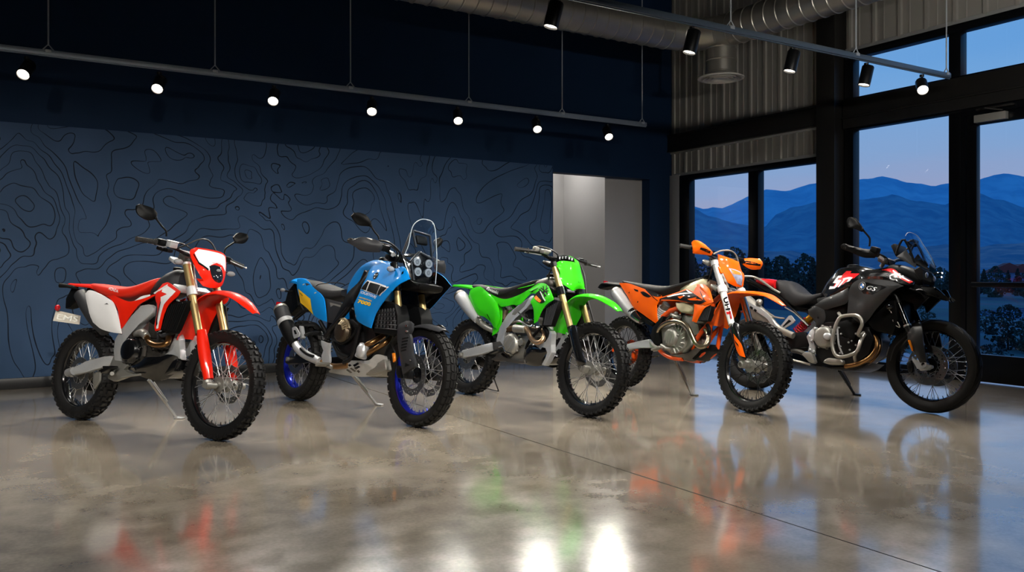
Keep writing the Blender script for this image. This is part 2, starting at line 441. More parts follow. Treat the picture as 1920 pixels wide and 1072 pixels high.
M_SEAT = mat('black seat vinyl', '2a2a2c', .62, var=.15, scale=200, bump=.25, spec=.25)
M_WHT = mat('white plastic', 'e9e9ea', .4, coat=.4, var=.03)
M_CLR = mat('clear lens', 'b4b8bc', .06, 0, trans=.5, var=.03)
M_RLENS = mat('red lens', 'a3101a', .15, coat=.6, emit=.1)
M_ALENS = mat('amber lens', 'e2801a', .2, coat=.5)
M_LENS = mat('headlamp lens', '1b1f26', .05, coat=1)
M_CHAIN = mat('chain steel', '6b655c', .45, .8, var=.3)
M_CABLE = mat('black cable sheath', '101011', .45)
M_COP = mat('brown engine casting', '6e5238', .4, .8, var=.3, scale=60)
def clear_mat(name, tint, f0=.04, rough=.02):
    m = bpy.data.materials.new(name); m.use_nodes = True; nt = m.node_tree; nt.nodes.remove(nt.nodes['Principled BSDF'])
    tr = nt.nodes.new('ShaderNodeBsdfTransparent'); gl = nt.nodes.new('ShaderNodeBsdfGlossy'); gl.inputs['Roughness'].default_value = rough
    lw = nt.nodes.new('ShaderNodeLayerWeight'); lw.inputs[0].default_value = .5
    pw = nt.nodes.new('ShaderNodeMath'); pw.operation = 'POWER'; pw.inputs[1].default_value = 4.5; ad = nt.nodes.new('ShaderNodeMath'); ad.operation = 'MULTIPLY_ADD'; ad.inputs[1].default_value = .8; ad.inputs[2].default_value = f0
    nt.links.new(lw.outputs['Facing'], pw.inputs[0]); nt.links.new(pw.outputs[0], ad.inputs[0])
    tr.inputs[0].default_value = (*tint, 1); ms = nt.nodes.new('ShaderNodeMixShader')
    nt.links.new(ad.outputs[0], ms.inputs[0]); nt.links.new(tr.outputs[0], ms.inputs[1]); nt.links.new(gl.outputs[0], ms.inputs[2]); nt.links.new(ms.outputs[0], nt.nodes['Material Output'].inputs[0]); return m
M_GLASS = clear_mat('clear screen', (.86, .9, .94), .05, .06)
M_YEL = mat('yellow graphic', 'f7c41c', .35)
M_GFX = mat('orange graphic', 'f07a28', .35)
M_HLW = mat('headlamp reflector', 'aab4cf', .12, .3, coat=1, var=.5, scale=45)
M_RED2 = mat('red tank graphic', 'd01a1f', .25, coat=.5)
M_INK = mat('black graphic ink', '09090b', .5, coat=.3, spec=.06)


# ================================================================ camera and look
cam = bpy.data.objects.new('camera', bpy.data.cameras.new('camera')); C.objects.link(cam)
CAM = Vector((-8.125, -8.884, 1.08)); FWD = Vector((.52333, .85213, 0)); RGT = Vector((.85213, -.52333, 0))
cam.location = CAM; cam.rotation_euler = (PI/2, 0, math.atan2(FWD.y, FWD.x)-PI/2)
cam.data.sensor_width = 36; cam.data.lens = 36*1560/1920; cam.data.shift_y = -28/1920; cam.data.clip_end = 5000
S = bpy.context.scene; S.camera = cam
S.view_settings.view_transform = 'Standard'; S.view_settings.look = 'None'; S.view_settings.exposure = 0
S.cycles.max_bounces = 8; S.cycles.glossy_bounces = 4; S.cycles.transparent_max_bounces = 12
S.cycles.sample_clamp_indirect = 4; S.cycles.caustics_reflective = False; S.cycles.caustics_refractive = False
w = bpy.data.worlds.new('dusk'); S.world = w; w.use_nodes = True; nt = w.node_tree; bg = nt.nodes['Background']
tc = nt.nodes.new('ShaderNodeTexCoord'); sx = nt.nodes.new('ShaderNodeSeparateXYZ'); rp = nt.nodes.new('ShaderNodeValToRGB')
nz = nt.nodes.new('ShaderNodeTexNoise'); nz.inputs['Scale'].default_value = 3; nz.inputs['Detail'].default_value = 5
mp = nt.nodes.new('ShaderNodeMapping'); mp.inputs['Scale'].default_value = (1, 1, 5)
ma = nt.nodes.new('ShaderNodeMath'); ma.operation = 'MULTIPLY_ADD'; ma.inputs[1].default_value = .09; 
mb_ = nt.nodes.new('ShaderNodeMath'); mb_.operation = 'ADD'; mb_.inputs[1].default_value = -.045
nt.links.new(tc.outputs['Generated'], sx.inputs[0]); nt.links.new(tc.outputs['Generated'], mp.inputs[0]); nt.links.new(mp.outputs[0], nz.inputs['Vector'])
nt.links.new(nz.outputs['Fac'], ma.inputs[0]); nt.links.new(sx.outputs['Z'], ma.inputs[2]); nt.links.new(ma.outputs[0], mb_.inputs[0]); nt.links.new(mb_.outputs[0], rp.inputs[0])
E_ = rp.color_ramp.elements
E_[0].position = 0; E_[0].color = (*lin('9aa6cf'), 1); E_[1].position = .8; E_[1].color = (*lin('1d4f9a'), 1)
for p_, c_ in ((.075, 'a3add2'), (.12, '8fb0de'), (.19, '7db2ea'), (.3, '5aa2ea'), (.45, '3f86d6')): e = E_.new(p_); e.color = (*lin(c_), 1)
nt.links.new(rp.outputs[0], bg.inputs[0]); bg.inputs[1].default_value = .92

# ================================================================ the showroom shell
def nodes(m): return m.node_tree, m.node_tree.nodes['Principled BSDF']
def math_(nt, op, a, b=None):
    n = nt.nodes.new('ShaderNodeMath'); n.operation = op
    for i, v in enumerate((a, b)):
        if v is None: continue
        if isinstance(v, (int, float)): n.inputs[i].default_value = v
        else: nt.links.new(v, n.inputs[i])
    return n.outputs[0]
def ramp(nt, src, stops):
    r = nt.nodes.new('ShaderNodeValToRGB'); nt.links.new(src, r.inputs[0]); el = r.color_ramp.elements
    while len(el) < len(stops): el.new(.5)
    for e, (p, c) in zip(el, stops): e.position = p; e.color = (*(lin(c) if isinstance(c, str) else (c,)*3), 1)
    return r.outputs[0]
def noise_(nt, scale, detail=4, dist=0, vec='Object', sc=(1, 1, 1)):
    tc = nt.nodes.new('ShaderNodeTexCoord'); mp = nt.nodes.new('ShaderNodeMapping'); mp.inputs['Scale'].default_value = sc
    n = nt.nodes.new('ShaderNodeTexNoise'); n.inputs['Scale'].default_value = scale; n.inputs['Detail'].default_value = detail; n.inputs['Distortion'].default_value = dist
    nt.links.new(tc.outputs[vec], mp.inputs[0]); nt.links.new(mp.outputs[0], n.inputs['Vector']); return n.outputs['Fac']
# polished concrete
M_FLOOR = bpy.data.materials.new('polished concrete'); M_FLOOR.use_nodes = True; nt, b = nodes(M_FLOOR)
n1 = noise_(nt, .9, 8, .6); n2 = noise_(nt, 7, 8, .3); n3 = noise_(nt, 60, 4)
mixv = math_(nt, 'ADD', math_(nt, 'MULTIPLY', n1, .62), math_(nt, 'ADD', math_(nt, 'MULTIPLY', n2, .24), math_(nt, 'MULTIPLY', n3, .14)))
nt.links.new(ramp(nt, mixv, ((.36, '80776a'), (.47, '948a7a'), (.54, 'a59a89'), (.66, 'baae9b'))), b.inputs['Base Color'])
nt.links.new(ramp(nt, math_(nt, 'ADD', math_(nt, 'MULTIPLY', n1, .5), math_(nt, 'MULTIPLY', n2, .5)), ((.35, .11), (.65, .25))), b.inputs['Roughness'])
b.inputs['Specular IOR Level'].default_value = .62; b.inputs['Coat Weight'].default_value = .8; b.inputs['Coat Roughness'].default_value = .08
bp = nt.nodes.new('ShaderNodeBump'); bp.inputs['Strength'].default_value = .05; bp.inputs['Distance'].default_value = .01; nt.links.new(n2, bp.inputs['Height']); nt.links.new(bp.outputs[0], b.inputs['Normal'])
M_WALL = mat('navy painted wall', '122946', .65, var=.08, scale=3, bump=.03, spec=.15)
M_DARKW = mat('dark back wall', '101722', .8)
M_CEIL = mat('black ceiling', '08090b', .9)
M_BASE = mat('black baseboard', '0c0d0f', .4)
M_RECW = mat('grey plaster', '9b9a99', .7, var=.04, scale=4)
M_STEELBLK = mat('black painted steel', '1b1a19', .45, .2, var=.15, scale=8)
M_FRAME = mat('black window frame', '0a0c10', .3, .4)
M_CORR = mat('light corrugated metal', '8f8d89', .5, .25, var=.06, scale=6)
M_TRIMW = mat('pale metal trim', '9c9d9e', .45, .3)
# mural with raised contour lines of a map
M_MURAL = bpy.data.materials.new('contour map mural'); M_MURAL.use_nodes = True; nt, b = nodes(M_MURAL)
def shifted(dx, dz):
    tc = nt.nodes.new('ShaderNodeTexCoord'); mp = nt.nodes.new('ShaderNodeMapping'); mp.inputs['Location'].default_value = (dx, 0, dz)
    n = nt.nodes.new('ShaderNodeTexNoise'); n.inputs['Scale'].default_value = .75; n.inputs['Detail'].default_value = 3; n.inputs['Distortion'].default_value = .5
    nt.links.new(tc.outputs['Object'], mp.inputs[0]); nt.links.new(mp.outputs[0], n.inputs['Vector']); return n.outputs['Fac']
n0, nx, nzz = shifted(0, 0), shifted(.012, 0), shifted(0, .012)
gx, gz = math_(nt, 'SUBTRACT', nx, n0), math_(nt, 'SUBTRACT', nzz, n0)
grad = math_(nt, 'DIVIDE', math_(nt, 'SQRT', math_(nt, 'ADD', math_(nt, 'MULTIPLY', gx, gx), math_(nt, 'MULTIPLY', gz, gz))), .012)     # slope per metre
FREQ = 24; fr = math_(nt, 'FRACT', math_(nt, 'MULTIPLY', n0, FREQ))
ln = math_(nt, 'ABSOLUTE', math_(nt, 'SUBTRACT', fr, .5))
br = ramp(nt, noise_(nt, 2.6, 3), ((.36, .0022), (.62, .0062)))
lw = math_(nt, 'DIVIDE', ln, math_(nt, 'MULTIPLY', math_(nt, 'MULTIPLY', math_(nt, 'MAXIMUM', grad, .02), FREQ), br))
rr = ramp(nt, lw, ((.6, 0.0), (1, 1.0)))
mx = nt.nodes.new('ShaderNodeMix'); mx.data_type = 'RGBA'; mx.inputs[6].default_value = (*lin('071120'), 1); nt.links.new(rr, mx.inputs[0])
nt.links.new(ramp(nt, noise_(nt, 1.5, 3), ((.3, '2f4662'), (.7, '385070'))), mx.inputs[7]); nt.links.new(mx.outputs[2], b.inputs['Base Color']); b.inputs['Roughness'].default_value = .6; b.inputs['Specular IOR Level'].default_value = .15

def st(name, b, m, **k): return tag(b.build(name, m), kind='structure', **k)
def bx(b, x0, x1, y0, y1, z0, z1, bev=0):
    return b.box(Vector(((x0+x1)/2, (y0+y1)/2, (z0+z1)/2)), (abs(x1-x0), abs(y1-y0), abs(z1-z0)), bev=bev)
XL, YN, ZC = -13.5, -11.5, 5.4
st('floor', bx(MB(), XL, 0.1, YN, 2.2, -.12, 0), M_FLOOR)
st('trim_1', bx(MB(), -5.2525, -5.2475, YN, 0, -.005, .0012), mat('saw cut joint', '1e1b18', .9))
st('ceiling', bx(MB(), XL-.2, .2, YN-.2, 2.2, ZC, ZC+.15), M_CEIL)
b = MB(); bx(b, XL, -2.046, 0, .16, 0, ZC); bx(b, -.417, .16, 0, .16, 0, ZC); bx(b, -2.046, -.417, 0, .16, 2.36, ZC); st('wall_left', b, M_WALL)
st('wall_mural', bx(MB(), XL, -2.06, -.006, -.0005, .1, 2.44), M_MURAL)
b = MB(); bx(b, XL, -2.046, -.018, 0, 0, .1, .003); bx(b, -.417, -.0, -.018, 0, 0, .1, .003); st('baseboard_left', b, M_BASE)
b = MB(); bx(b, -2.2, -.5, 1.15, 1.3, 0, 2.9); bx(b, -2.2, -2.046, .16, 1.3, 0, 2.9); bx(b, -.417, -.3, .16, 1.3, 0, 2.9); bx(b, -1.07, -.417, .17, 1.15, 0, 2.9); bx(b, -2.2, -.3, .16, 1.3, 2.9, 3); st('wall_recess', b, M_RECW)
b = MB(); bx(b, -2.046, -1.07, 1.13, 1.15, 0, .1); bx(b, -1.09, -1.07, .17, 1.13, 0, .1); bx(b, -1.09, -.417, .15, .17, 0, .1); st('baseboard_recess', b, M_BASE)
b = MB(); bx(b, XL-.2, XL, YN, 2.2, 0, ZC); st('wall_far', b, M_DARKW)
b = MB(); bx(b, XL-.2, .2, YN-.2, YN, 0, ZC); st('wall_rear', b, M_DARKW)

o = empty('added_downlight', (-1.6, .7, 2.895)); tag(o, 'small round downlight added unseen in the ceiling of the grey opening', 'added ceiling light')  # unseen lamp added to brighten the opening
MB().lathe(Vector((0, 0, 0)), [(.001, -.004), (.06, -.004), (.075, -.008), (.08, 0), (.001, 0)], (0, 0, 1), 24).build('trim_ring', mat('white ring', 'dddddd', .5), o)
MB().lathe(Vector((0, 0, -.006)), [(.001, -.002), (.055, -.002), (.055, 0)], (0, 0, 1), 20).build('bulb', mat('added lamp glow', 'fff2e0', .5, emit=8), o)
l_ = bpy.data.lights.new('downlight', 'AREA'); l_.shape = 'DISK'; l_.size = .12; l_.energy = 14; l_.color = (1, .96, .92); q_ = bpy.data.objects.new('downlight', l_); C.objects.link(q_); q_.parent = o; q_.location = (0, 0, -.015)  # light of the added recess lamp
# window wall: ribbed metal, columns, beams
def ribbed(b, y0, y1, z0, z1, pitch=.235):
    prof = []; y = y0
    while y > y1+1e-6:
        for d, x in ((0, 0), (.03, 0), (.04, -.022), (.075, -.022), (.085, 0), (.155, 0), (.158, -.006), (.17, -.006), (.173, 0)):
            if y-d > y1: prof.append((x-.01, y-d))
        y -= pitch
    prof.append((-.01, y1))
    A = [[b.bm.verts.new((x, y, z)) for x, y in prof] for z in (z0, z1)]
    for i in range(len(prof)-1): b.face((A[0][i], A[0][i+1], A[1][i+1], A[1][i])).smooth = False
b = MB(); ribbed(b, -.0, -2.62, 2.98, ZC); ribbed(b, 0, -2.62, 2.44, 2.78); ribbed(b, -2.87, -9, 3.56, ZC, .3)
bx(b, .0, .16, .16, -2.87, 2.41, ZC); bx(b, 0, .16, -2.87, YN, 3.53, ZC); bx(b, 0, .16, -9, YN, 0, 3.53); st('wall_right', b, M_CORR)
b = MB(); bx(b, -.05, .1, 0, -.2, 0, 2.43, .006); bx(b, -.03, 0, -.03, -2.62, 2.405, 2.45, .004); bx(b, -.035, 0, 0, -2.62, 2.73, 2.765, .004); bx(b, -.03, 0, -2.87, -9, 3.53, 3.575, .004); st('trim_2', b, M_TRIMW)
b = MB(); bx(b, -.09, .02, .0, -2.62, 2.765, 2.99, .006); bx(b, -.10, 0, .0, -2.62, 2.755, 2.775, .003); bx(b, -.10, 0, 0, -2.62, 2.98, 2.998, .003); st('trim_3', b, M_STEELBLK)
b = MB(); bx(b, -.22, -.2, -2.625, -2.87, 0, ZC, .003); bx(b, -.02, .05, -2.5, -2.87, 0, ZC, .003); bx(b, -.2, -.02, -2.84, -2.855, 0, ZC); bx(b, -.21, -.01, -2.63, -2.64, 0, ZC); st('trim_4', b, M_STEELBLK)
b = MB(); bx(b, -.08, .06, -2.87, -9, 2.67, 2.99, .006); bx(b, -.1, -.06, -2.87, -9, 2.78, 2.8, .004); st('trim_5', b, M_STEELBLK)
M_PANE = clear_mat('window glass', (.97, .98, .99), .03, .01)
def window(name, y0, y1, z0, z1, panes, fr=.05):
    """frame around openings; panes: list of (y0, y1, z0, z1)"""
    b = MB(); ys = sorted({y0, y1}); 
    top = max(p[3] for p in panes); bot = min(p[2] for p in panes)
    bx(b, -.05, .06, y0, y1, top, z1, .003); bx(b, -.05, .06, y0, y1, z0, bot, .003)
    edge = [y0]+[v for p in panes for v in p[:2]]+[y1]
    for a, c in zip(edge[::2], edge[1::2]):
        if abs(a-c) > .005: bx(b, -.05, .06, a, c, bot, top, .003)
    o = tag(b.build(name, M_FRAME), kind='structure')
    for p in panes: bx(MB(), .0, .006, p[0], p[1], p[2], p[3]).build('pane', M_PANE, o)
    return o
window('window_1', -.2, -2.6, 0, 2.41, [(-.395, -1.46, .1, 2.34), (-1.62, -2.5, .1, 2.34)])
window('window_2', -2.87, -6.9, 2.99, 3.53, [(-2.985, -4.079, 3.01, 3.45), (-4.2, -5.4, 3.01, 3.45), (-5.5, -6.8, 3.01, 3.45)])
window('window_3', -2.87, -4.2, 0, 2.67, [(-2.985, -4.079, .1, 2.65)])
b = MB(); bx(b, -.05, .06, -4.2, -4.25, 0, 2.67); bx(b, -.05, .06, -5.45, -5.55, 0, 2.67); bx(b, -.05, .06, -4.25, -5.45, 2.6, 2.67); bx(b, -.05, .06, -5.55, -6.9, 0, .1); bx(b, -.05, .06, -6.8, -9, 0, 2.67); st('trim_6', b, M_FRAME)
o = tag(bx(MB(), 0, .006, -5.55, -6.8, .1, 2.67).build('window_4', M_PANE), kind='structure')
b = MB(); bx(b, -.045, .02, -4.255, -4.356, .01, 2.6, .004); bx(b, -.045, .02, -5.34, -5.445, .01, 2.6, .004); bx(b, -.045, .02, -4.356, -5.34, .01, .275, .004); bx(b, -.045, .02, -4.356, -5.34, 2.5, 2.6, .004)
dr = tag(b.build('door_1', M_FRAME), kind='structure')
bx(MB(), -.01, -.004, -4.356, -5.34, .275, 2.5).build('pane', M_PANE, dr)
b = MB(); bx(b, -.1, -.07, -4.33, -5.36, .925, .975, .006); bx(b, -.07, -.045, -4.33, -4.37, .93, .97); bx(b, -.07, -.045, -5.3, -5.36, .93, .97); b.build('push_bar', M_FRAME, dr)
cl = MB(); bx(cl, -.105, -.045, -4.36, -4.66, 2.51, 2.585, .006); o = cl.build('door_closer', mat('silver grey closer', '8b8a86', .4, .4), dr)
b = MB(); b.tube([Vector((-.075, -4.62, 2.6)), Vector((-.16, -4.5, 2.63)), Vector((-.07, -4.4, 2.64))], .008, 8); bx(b, -.09, -.05, -4.37, -4.72, 2.63, 2.65, .003); b.build('closer_arm', M_STEELBLK, o)

# ================================================================ lamps on tracks
M_TRACK = mat('grey track rail', '808c99', .4, .3); M_TRACK2 = mat('dark blue grey rail', '566472', .4, .4); M_ROD = mat('suspension rod', 'a9b0b8', .4, .3)
M_HEAD = mat('black lamp head', '0b0c0e', .35, .2); M_BULB = mat('glowing lamp', 'fff4e2', .5, emit=9, var=.01)
def track(name, label, x0, x1, y, z, rods, m=M_TRACK):
    b = MB(); bx(b, x0, x1, y-.019, y+.019, z-.022, z+.022, .003); bx(b, x0, x1, y-.006, y+.006, z-.03, z-.02)
    o = empty(name, (x0, y, z)); tag(o, label, 'track')
    r = b.build('rail', m, o); r.location = (-x0, -y, -z)
    for x in rods:
        b = MB(); b.tube([Vector((x, y, ZC)), Vector((x, y, z+.06))], .0065, 8)
        b.tube([Vector((x-.04, y, z+.022)), Vector((x, y, z+.07)), Vector((x+.04, y, z+.022))], .006, 6); bx(b, x-.022, x+.022, y-.024, y+.024, z+.0, z+.026, .003)
        q = b.build('suspension_rod', M_ROD, o); q.location = (-x0, -y, -z)
    return o
def lamp(x, y, z, aim, label, group, power=60, cone=80, blend=.7, col=(1, .945, .86), r=.05, L=.17):
    d = Vector(aim).normalized(); o = empty('track_spotlight', (x, y, z-.03)); tag(o, label, 'spotlight', group)
    P = Vector((0, 0, -.1)); b = MB()
    b.tube([Vector((0, 0, .0)), Vector((0, 0, -.02))], .02, 10); b.tube([Vector((0, .0, -.02)), Vector((.035, 0, -.04)), Vector((.045, 0, -.09)), Vector((.03, 0, -.1))], .005, 6); b.build('bracket', M_HEAD, o)
    b = MB(); b.lathe(P, [(.001, -L*.45), (r*.9, -L*.45), (r, -L*.4), (r, L*.55), (r*.9, L*.55), (r*.88, L*.46), (.001, L*.46)], d, 24); b.build('lamp_head', M_HEAD, o)
    MB().lathe(P, [(.001, L*.468), (r*.87, L*.468), (r*.87, L*.476), (.001, L*.49)], d, 20).build('bulb', M_BULB, o)
    l = bpy.data.lights.new('spot', 'SPOT'); l.energy = power; l.spot_size = math.radians(cone); l.spot_blend = blend; l.shadow_soft_size = .04; l.color = col
    q = bpy.data.objects.new('spot', l); C.objects.link(q); q.parent = o; q.location = P+d*(L*.56); q.rotation_euler = d.to_track_quat('-Z', 'Y').to_euler()
    return o
track('lighting_track', 'long grey lighting track hanging in front of the blue wall', -9.6, -1.517, -1.2, 2.84, [-7.8, -6.505, -5.242, -3.938, -2.744, -1.575])
ORD = ['leftmost glowing spotlight under the track by the blue wall', 'second glowing spotlight from the left by the blue wall', 'third glowing spotlight from the left by the blue wall', 'middle of seven glowing spotlights by the blue wall',
       'fifth glowing spotlight from the left by the blue wall', 'glowing spotlight above the left side of the grey opening', 'rightmost glowing spotlight under the track by the blue wall, above the grey opening']
for x, lb in zip((-7.95, -6.965, -5.98, -5.02, -4.07, -3.09, -2.1), ORD):
    lamp(x, -1.2, 2.82, (-.3, -.7, -.65), lb, 'spotlights along the blue wall', 150, 112)
track('lighting_track', 'dark lighting track slanting across the upper right before the windows', -9.4, -.578, -4.4, 2.9, [-.625, -1.95, -3.436, -5.4], M_TRACK2)
for x, lb in ((-5.05, 'black track spotlight at the top edge in front of the silver duct'), (-3.83, 'black track spotlight left of the hanging duct outlet'), (-2.75, 'black track spotlight against the pale ribbed wall'), (-1.81, 'black track spotlight against the blue upper window')):
    lamp(x, -4.4, 2.89, (-.22, .1, -.97), lb, 'spotlights along the near track', 125, 125)
lamp(-1.01, -4.4, 2.89, (-.62, -.5, -.6), 'glowing spotlight at the right end of the near track, facing the viewer', 'spotlights along the near track', 160, 100)

track('lighting_track', 'added lighting track out of view', -12, -2, -6.9, 2.95, [-11, -8, -5, -2.5])  # extra track added out of view to light bikes and walls
for k, x in enumerate((-10.6, -9.2, -7.8, -6.4, -5.0, -3.6)):
    lamp(x, -6.9, 2.92, (.18, .85, -.42), 'added track spotlight out of view, aimed at the motorcycles and blue wall', 'added spotlights out of view', 370, 60, .9)  # added lamps, lighting bikes and wall from the front
for x, lb in ((-5.0, 'added track spotlight out of view, aimed up at the ribbed metal wall'), (-3.9, 'added track spotlight out of view, aimed at the window wall and ducts'), (-2.6, 'added track spotlight out of view, aimed at the upper right wall')):  # uplights added to brighten the ribbed wall and duct
    lamp(x+.55, -6.9, 2.92, (.62, .72, .12), lb, 'added spotlights out of view', 85, 95, .9)
# ================================================================ ducts
M_DUCT = mat('galvanised duct', 'a9a69e', .34, .72, var=.25, scale=5, bump=.04)
def spiral(b, p0, p1, r, pitch=.16):
    a, c = Vector(p0), Vector(p1); L = (c-a).length; d = (c-a).normalized(); n = int(L/pitch); prof = [(.001, 0)]
    for i in range(n):
        h = L*i/n; prof += [(r, h+.0), (r, h+pitch*.86), (r+.008, h+pitch*.9), (r+.008, h+pitch*.96)]
    prof += [(r, L), (.001, L)]
    b.lathe(a, prof, d, 40)
root = empty('ventilation_duct', (0, 0, 0)); tag(root, 'round silver spiral duct bending near the ceiling corner', 'duct')
def dloc(o): return o
b = MB(); spiral(b, (-10.836, -1.449, 3.900), (-1.425, -1.449, 3.900), .189); dloc(b.build('duct_run', M_DUCT, root))
b = MB(); pts = [Vector((-1.425, -1.449, 3.900)), Vector((-1.236, -1.478, 3.900)), Vector((-1.029, -1.591, 3.900)), Vector((-0.906, -1.789, 3.900)), Vector((-0.869, -1.977, 3.900))]
for i in range(4): 
    q = [pts[i], pts[i].lerp(pts[i+1], .96), pts[i].lerp(pts[i+1], .97), pts[i+1]]; b.tube(q, [.189, .189, .197, .197], 40)
dloc(b.build('elbow', M_DUCT, root))
b = MB(); spiral(b, (-0.869, -1.959, 3.900), (-0.869, -8.522, 3.900), .189); dloc(b.build('duct_run', M_DUCT, root))
b = MB(); spiral(b, (-0.840, -1.761, 3.852), (-0.840, -1.761, 3.419), .175, .14); dloc(b.build('drop', M_DUCT, root))
b = MB(); b.lathe(Vector((-0.840, -1.761, 3.419)), [(.17, .0), (.19, -.01), (.27, -.043), (.27, -.057), (.236, -.059), (.2, -.03)], (0, 0, 1), 40)
for r in (.06, .11, .16): b.lathe(Vector((-0.840, -1.761, 3.409)), [(r, -.01), (r+.05, -.055), (r+.05, -.06), (r-.004, -.02)], (0, 0, 1), 32)
dloc(b.build('diffuser', mat('white diffuser', 'c9c6c0', .45), root))


# ================================================================ the valley outside
def far(px, py, D):           # a point at depth D along the view, as an angle table of the skyline
    q = CAM+FWD*D+RGT*((px-960)/1560*D); return Vector((q.x, q.y, 1.08+(508-py)/1560*D))
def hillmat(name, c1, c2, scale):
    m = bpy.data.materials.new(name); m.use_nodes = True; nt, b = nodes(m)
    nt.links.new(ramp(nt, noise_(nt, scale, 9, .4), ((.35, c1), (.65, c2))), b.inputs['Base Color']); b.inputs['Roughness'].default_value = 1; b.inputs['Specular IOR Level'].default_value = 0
    L = [l for l in nt.links if l.to_socket == b.inputs['Base Color']][0].from_socket; nt.links.new(L, b.inputs['Emission Color']); b.inputs['Emission Strength'].default_value = .72; return m   # emission painted into the slopes to stand for dusk haze
def ridge(name, label, crest, D, base_py, m, depth=.25, seed=0, rough=1.0):
    b = MB(); rows = []; N = 220; px0, px1 = crest[0][0], crest[-1][0]
    for j in range(15):
        t = j/14; row = []
        for i in range(N+1):
            px = px0+(px1-px0)*i/N
            k = max(q for q in range(len(crest)) if crest[q][0] <= px) if px < px1 else len(crest)-2
            k = min(k, len(crest)-2); (a, ya), (c, yc) = crest[k], crest[k+1]; s = (px-a)/(c-a); s = s*s*(3-2*s)*.5+s*.5
            py = ya+(yc-ya)*s
            n = noise.fractal(Vector((px*.02, seed, t*2.2)), 1, 2, 6)
            py0 = py+n*4*rough*(1 if j == 0 else 1)
            yy = py0+(base_py-py0)*t+ (noise.fractal(Vector((px*.015, seed+5, t*4)), 1, 2, 5)*9*rough*math.sin(PI*t))
            row.append(far(px, yy, D*(1-depth*t+.03*noise.fractal(Vector((px*.02, seed+9, t*3)), 1, 2, 4))))
        rows.append(row)
    b.rings(rows, False, False); o = b.build(name, m); o.data.flip_normals() if False else None
    return tag(o, label, 'mountain')
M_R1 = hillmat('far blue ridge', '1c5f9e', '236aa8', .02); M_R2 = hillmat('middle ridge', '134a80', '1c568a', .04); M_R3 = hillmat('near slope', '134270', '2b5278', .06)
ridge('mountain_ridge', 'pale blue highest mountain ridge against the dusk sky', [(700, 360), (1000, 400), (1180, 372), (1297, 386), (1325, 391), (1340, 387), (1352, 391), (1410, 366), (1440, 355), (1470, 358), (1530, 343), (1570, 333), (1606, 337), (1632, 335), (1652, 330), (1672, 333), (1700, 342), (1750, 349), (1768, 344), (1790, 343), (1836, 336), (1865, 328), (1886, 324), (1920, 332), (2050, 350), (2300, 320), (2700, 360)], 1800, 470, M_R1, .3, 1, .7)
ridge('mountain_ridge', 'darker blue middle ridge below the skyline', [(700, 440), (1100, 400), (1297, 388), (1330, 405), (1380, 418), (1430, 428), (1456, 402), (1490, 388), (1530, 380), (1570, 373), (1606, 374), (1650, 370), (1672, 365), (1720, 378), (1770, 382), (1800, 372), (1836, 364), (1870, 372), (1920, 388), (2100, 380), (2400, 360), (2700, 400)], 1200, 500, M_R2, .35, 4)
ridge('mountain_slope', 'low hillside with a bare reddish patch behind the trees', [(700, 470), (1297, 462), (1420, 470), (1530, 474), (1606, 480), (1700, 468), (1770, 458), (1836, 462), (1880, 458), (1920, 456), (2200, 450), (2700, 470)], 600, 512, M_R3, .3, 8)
# valley floor: fields, ponds and paths
M_GND = bpy.data.materials.new('dusk fields'); M_GND.use_nodes = True; nt, b = nodes(M_GND)
n1 = noise_(nt, .06, 6, .8, sc=(1, 1, 1)); n2 = noise_(nt, .5, 6)
nt.links.new(ramp(nt, math_(nt, 'ADD', math_(nt, 'MULTIPLY', n1, .7), math_(nt, 'MULTIPLY', n2, .3)), ((.36, '2c5a6a'), (.47, '3f7a72'), (.53, '4a7f88'), (.6, '7a7370'), (.66, '5496c8'))), b.inputs['Base Color']); b.inputs['Roughness'].default_value = .9
G = MB(); 
for (d0, d1, z0, z1) in ((9, 26, -.35, -.9), (26, 80, -.9, -1.6), (80, 900, -1.6, -1.0)):
    A = [CAM+FWD*d+RGT*(s*d*1.6) for d in (d0, d1) for s in (-1, 1)]
    vs = [G.bm.verts.new((p.x, p.y, z)) for p, z in zip(A, (z0, z0, z1, z1))]; G.face((vs[0], vs[1], vs[3], vs[2]))
GND = G
st('ground_outside', bx(MB(), .16, 60, -60, 60, -1.2, -.9), M_GND)
st('fields_outside', bx(MB(), 60, 900, -300, 900, -1.2, -.95), M_GND)
st('walkway_outside', bx(MB(), .17, 2.6, -14, 8, -.9, -.06), mat('wet pale paving', '6f8fae', .3, var=.12, scale=2))
M_WATER = mat('dusk pond water', '4d8fc4', .08, var=.1, scale=.3)
rnd = random.Random(4)
def pond(px0, px1, D0, D1, label):
    b = MB(); P = []
    for k in range(28):
        a = 2*PI*k/28; u = math.cos(a)*(1+.15*math.sin(3*a+px0)); v = math.sin(a)*(1+.2*math.sin(2*a+px0)); D = (D0+D1)/2+(D1-D0)/2*v
        q = CAM+FWD*D+RGT*(((px0+px1)/2+(px1-px0)/2*u-960)/1560*D); P.append(b.bm.verts.new((q.x, q.y, -.89)))
    b.face(P); tag(b.build('pond', M_WATER), label, 'pond')
pond(1380, 1720, 40, 62, 'long pale blue pond behind the black motorcycle'); pond(1500, 1800, 26, 31, 'narrow strip of blue water in the near field'); pond(1820, 2100, 34, 44, 'blue pond seen through the glass door')
M_LEAF = mat('dark evergreen leaves', '163a3a', .95, var=.2, scale=1.5); M_LEAF2 = mat('dusky green leaves', '1f4a44', .95, var=.2, scale=1.2); M_TRUNK = mat('tree bark', '1a1713', .9)
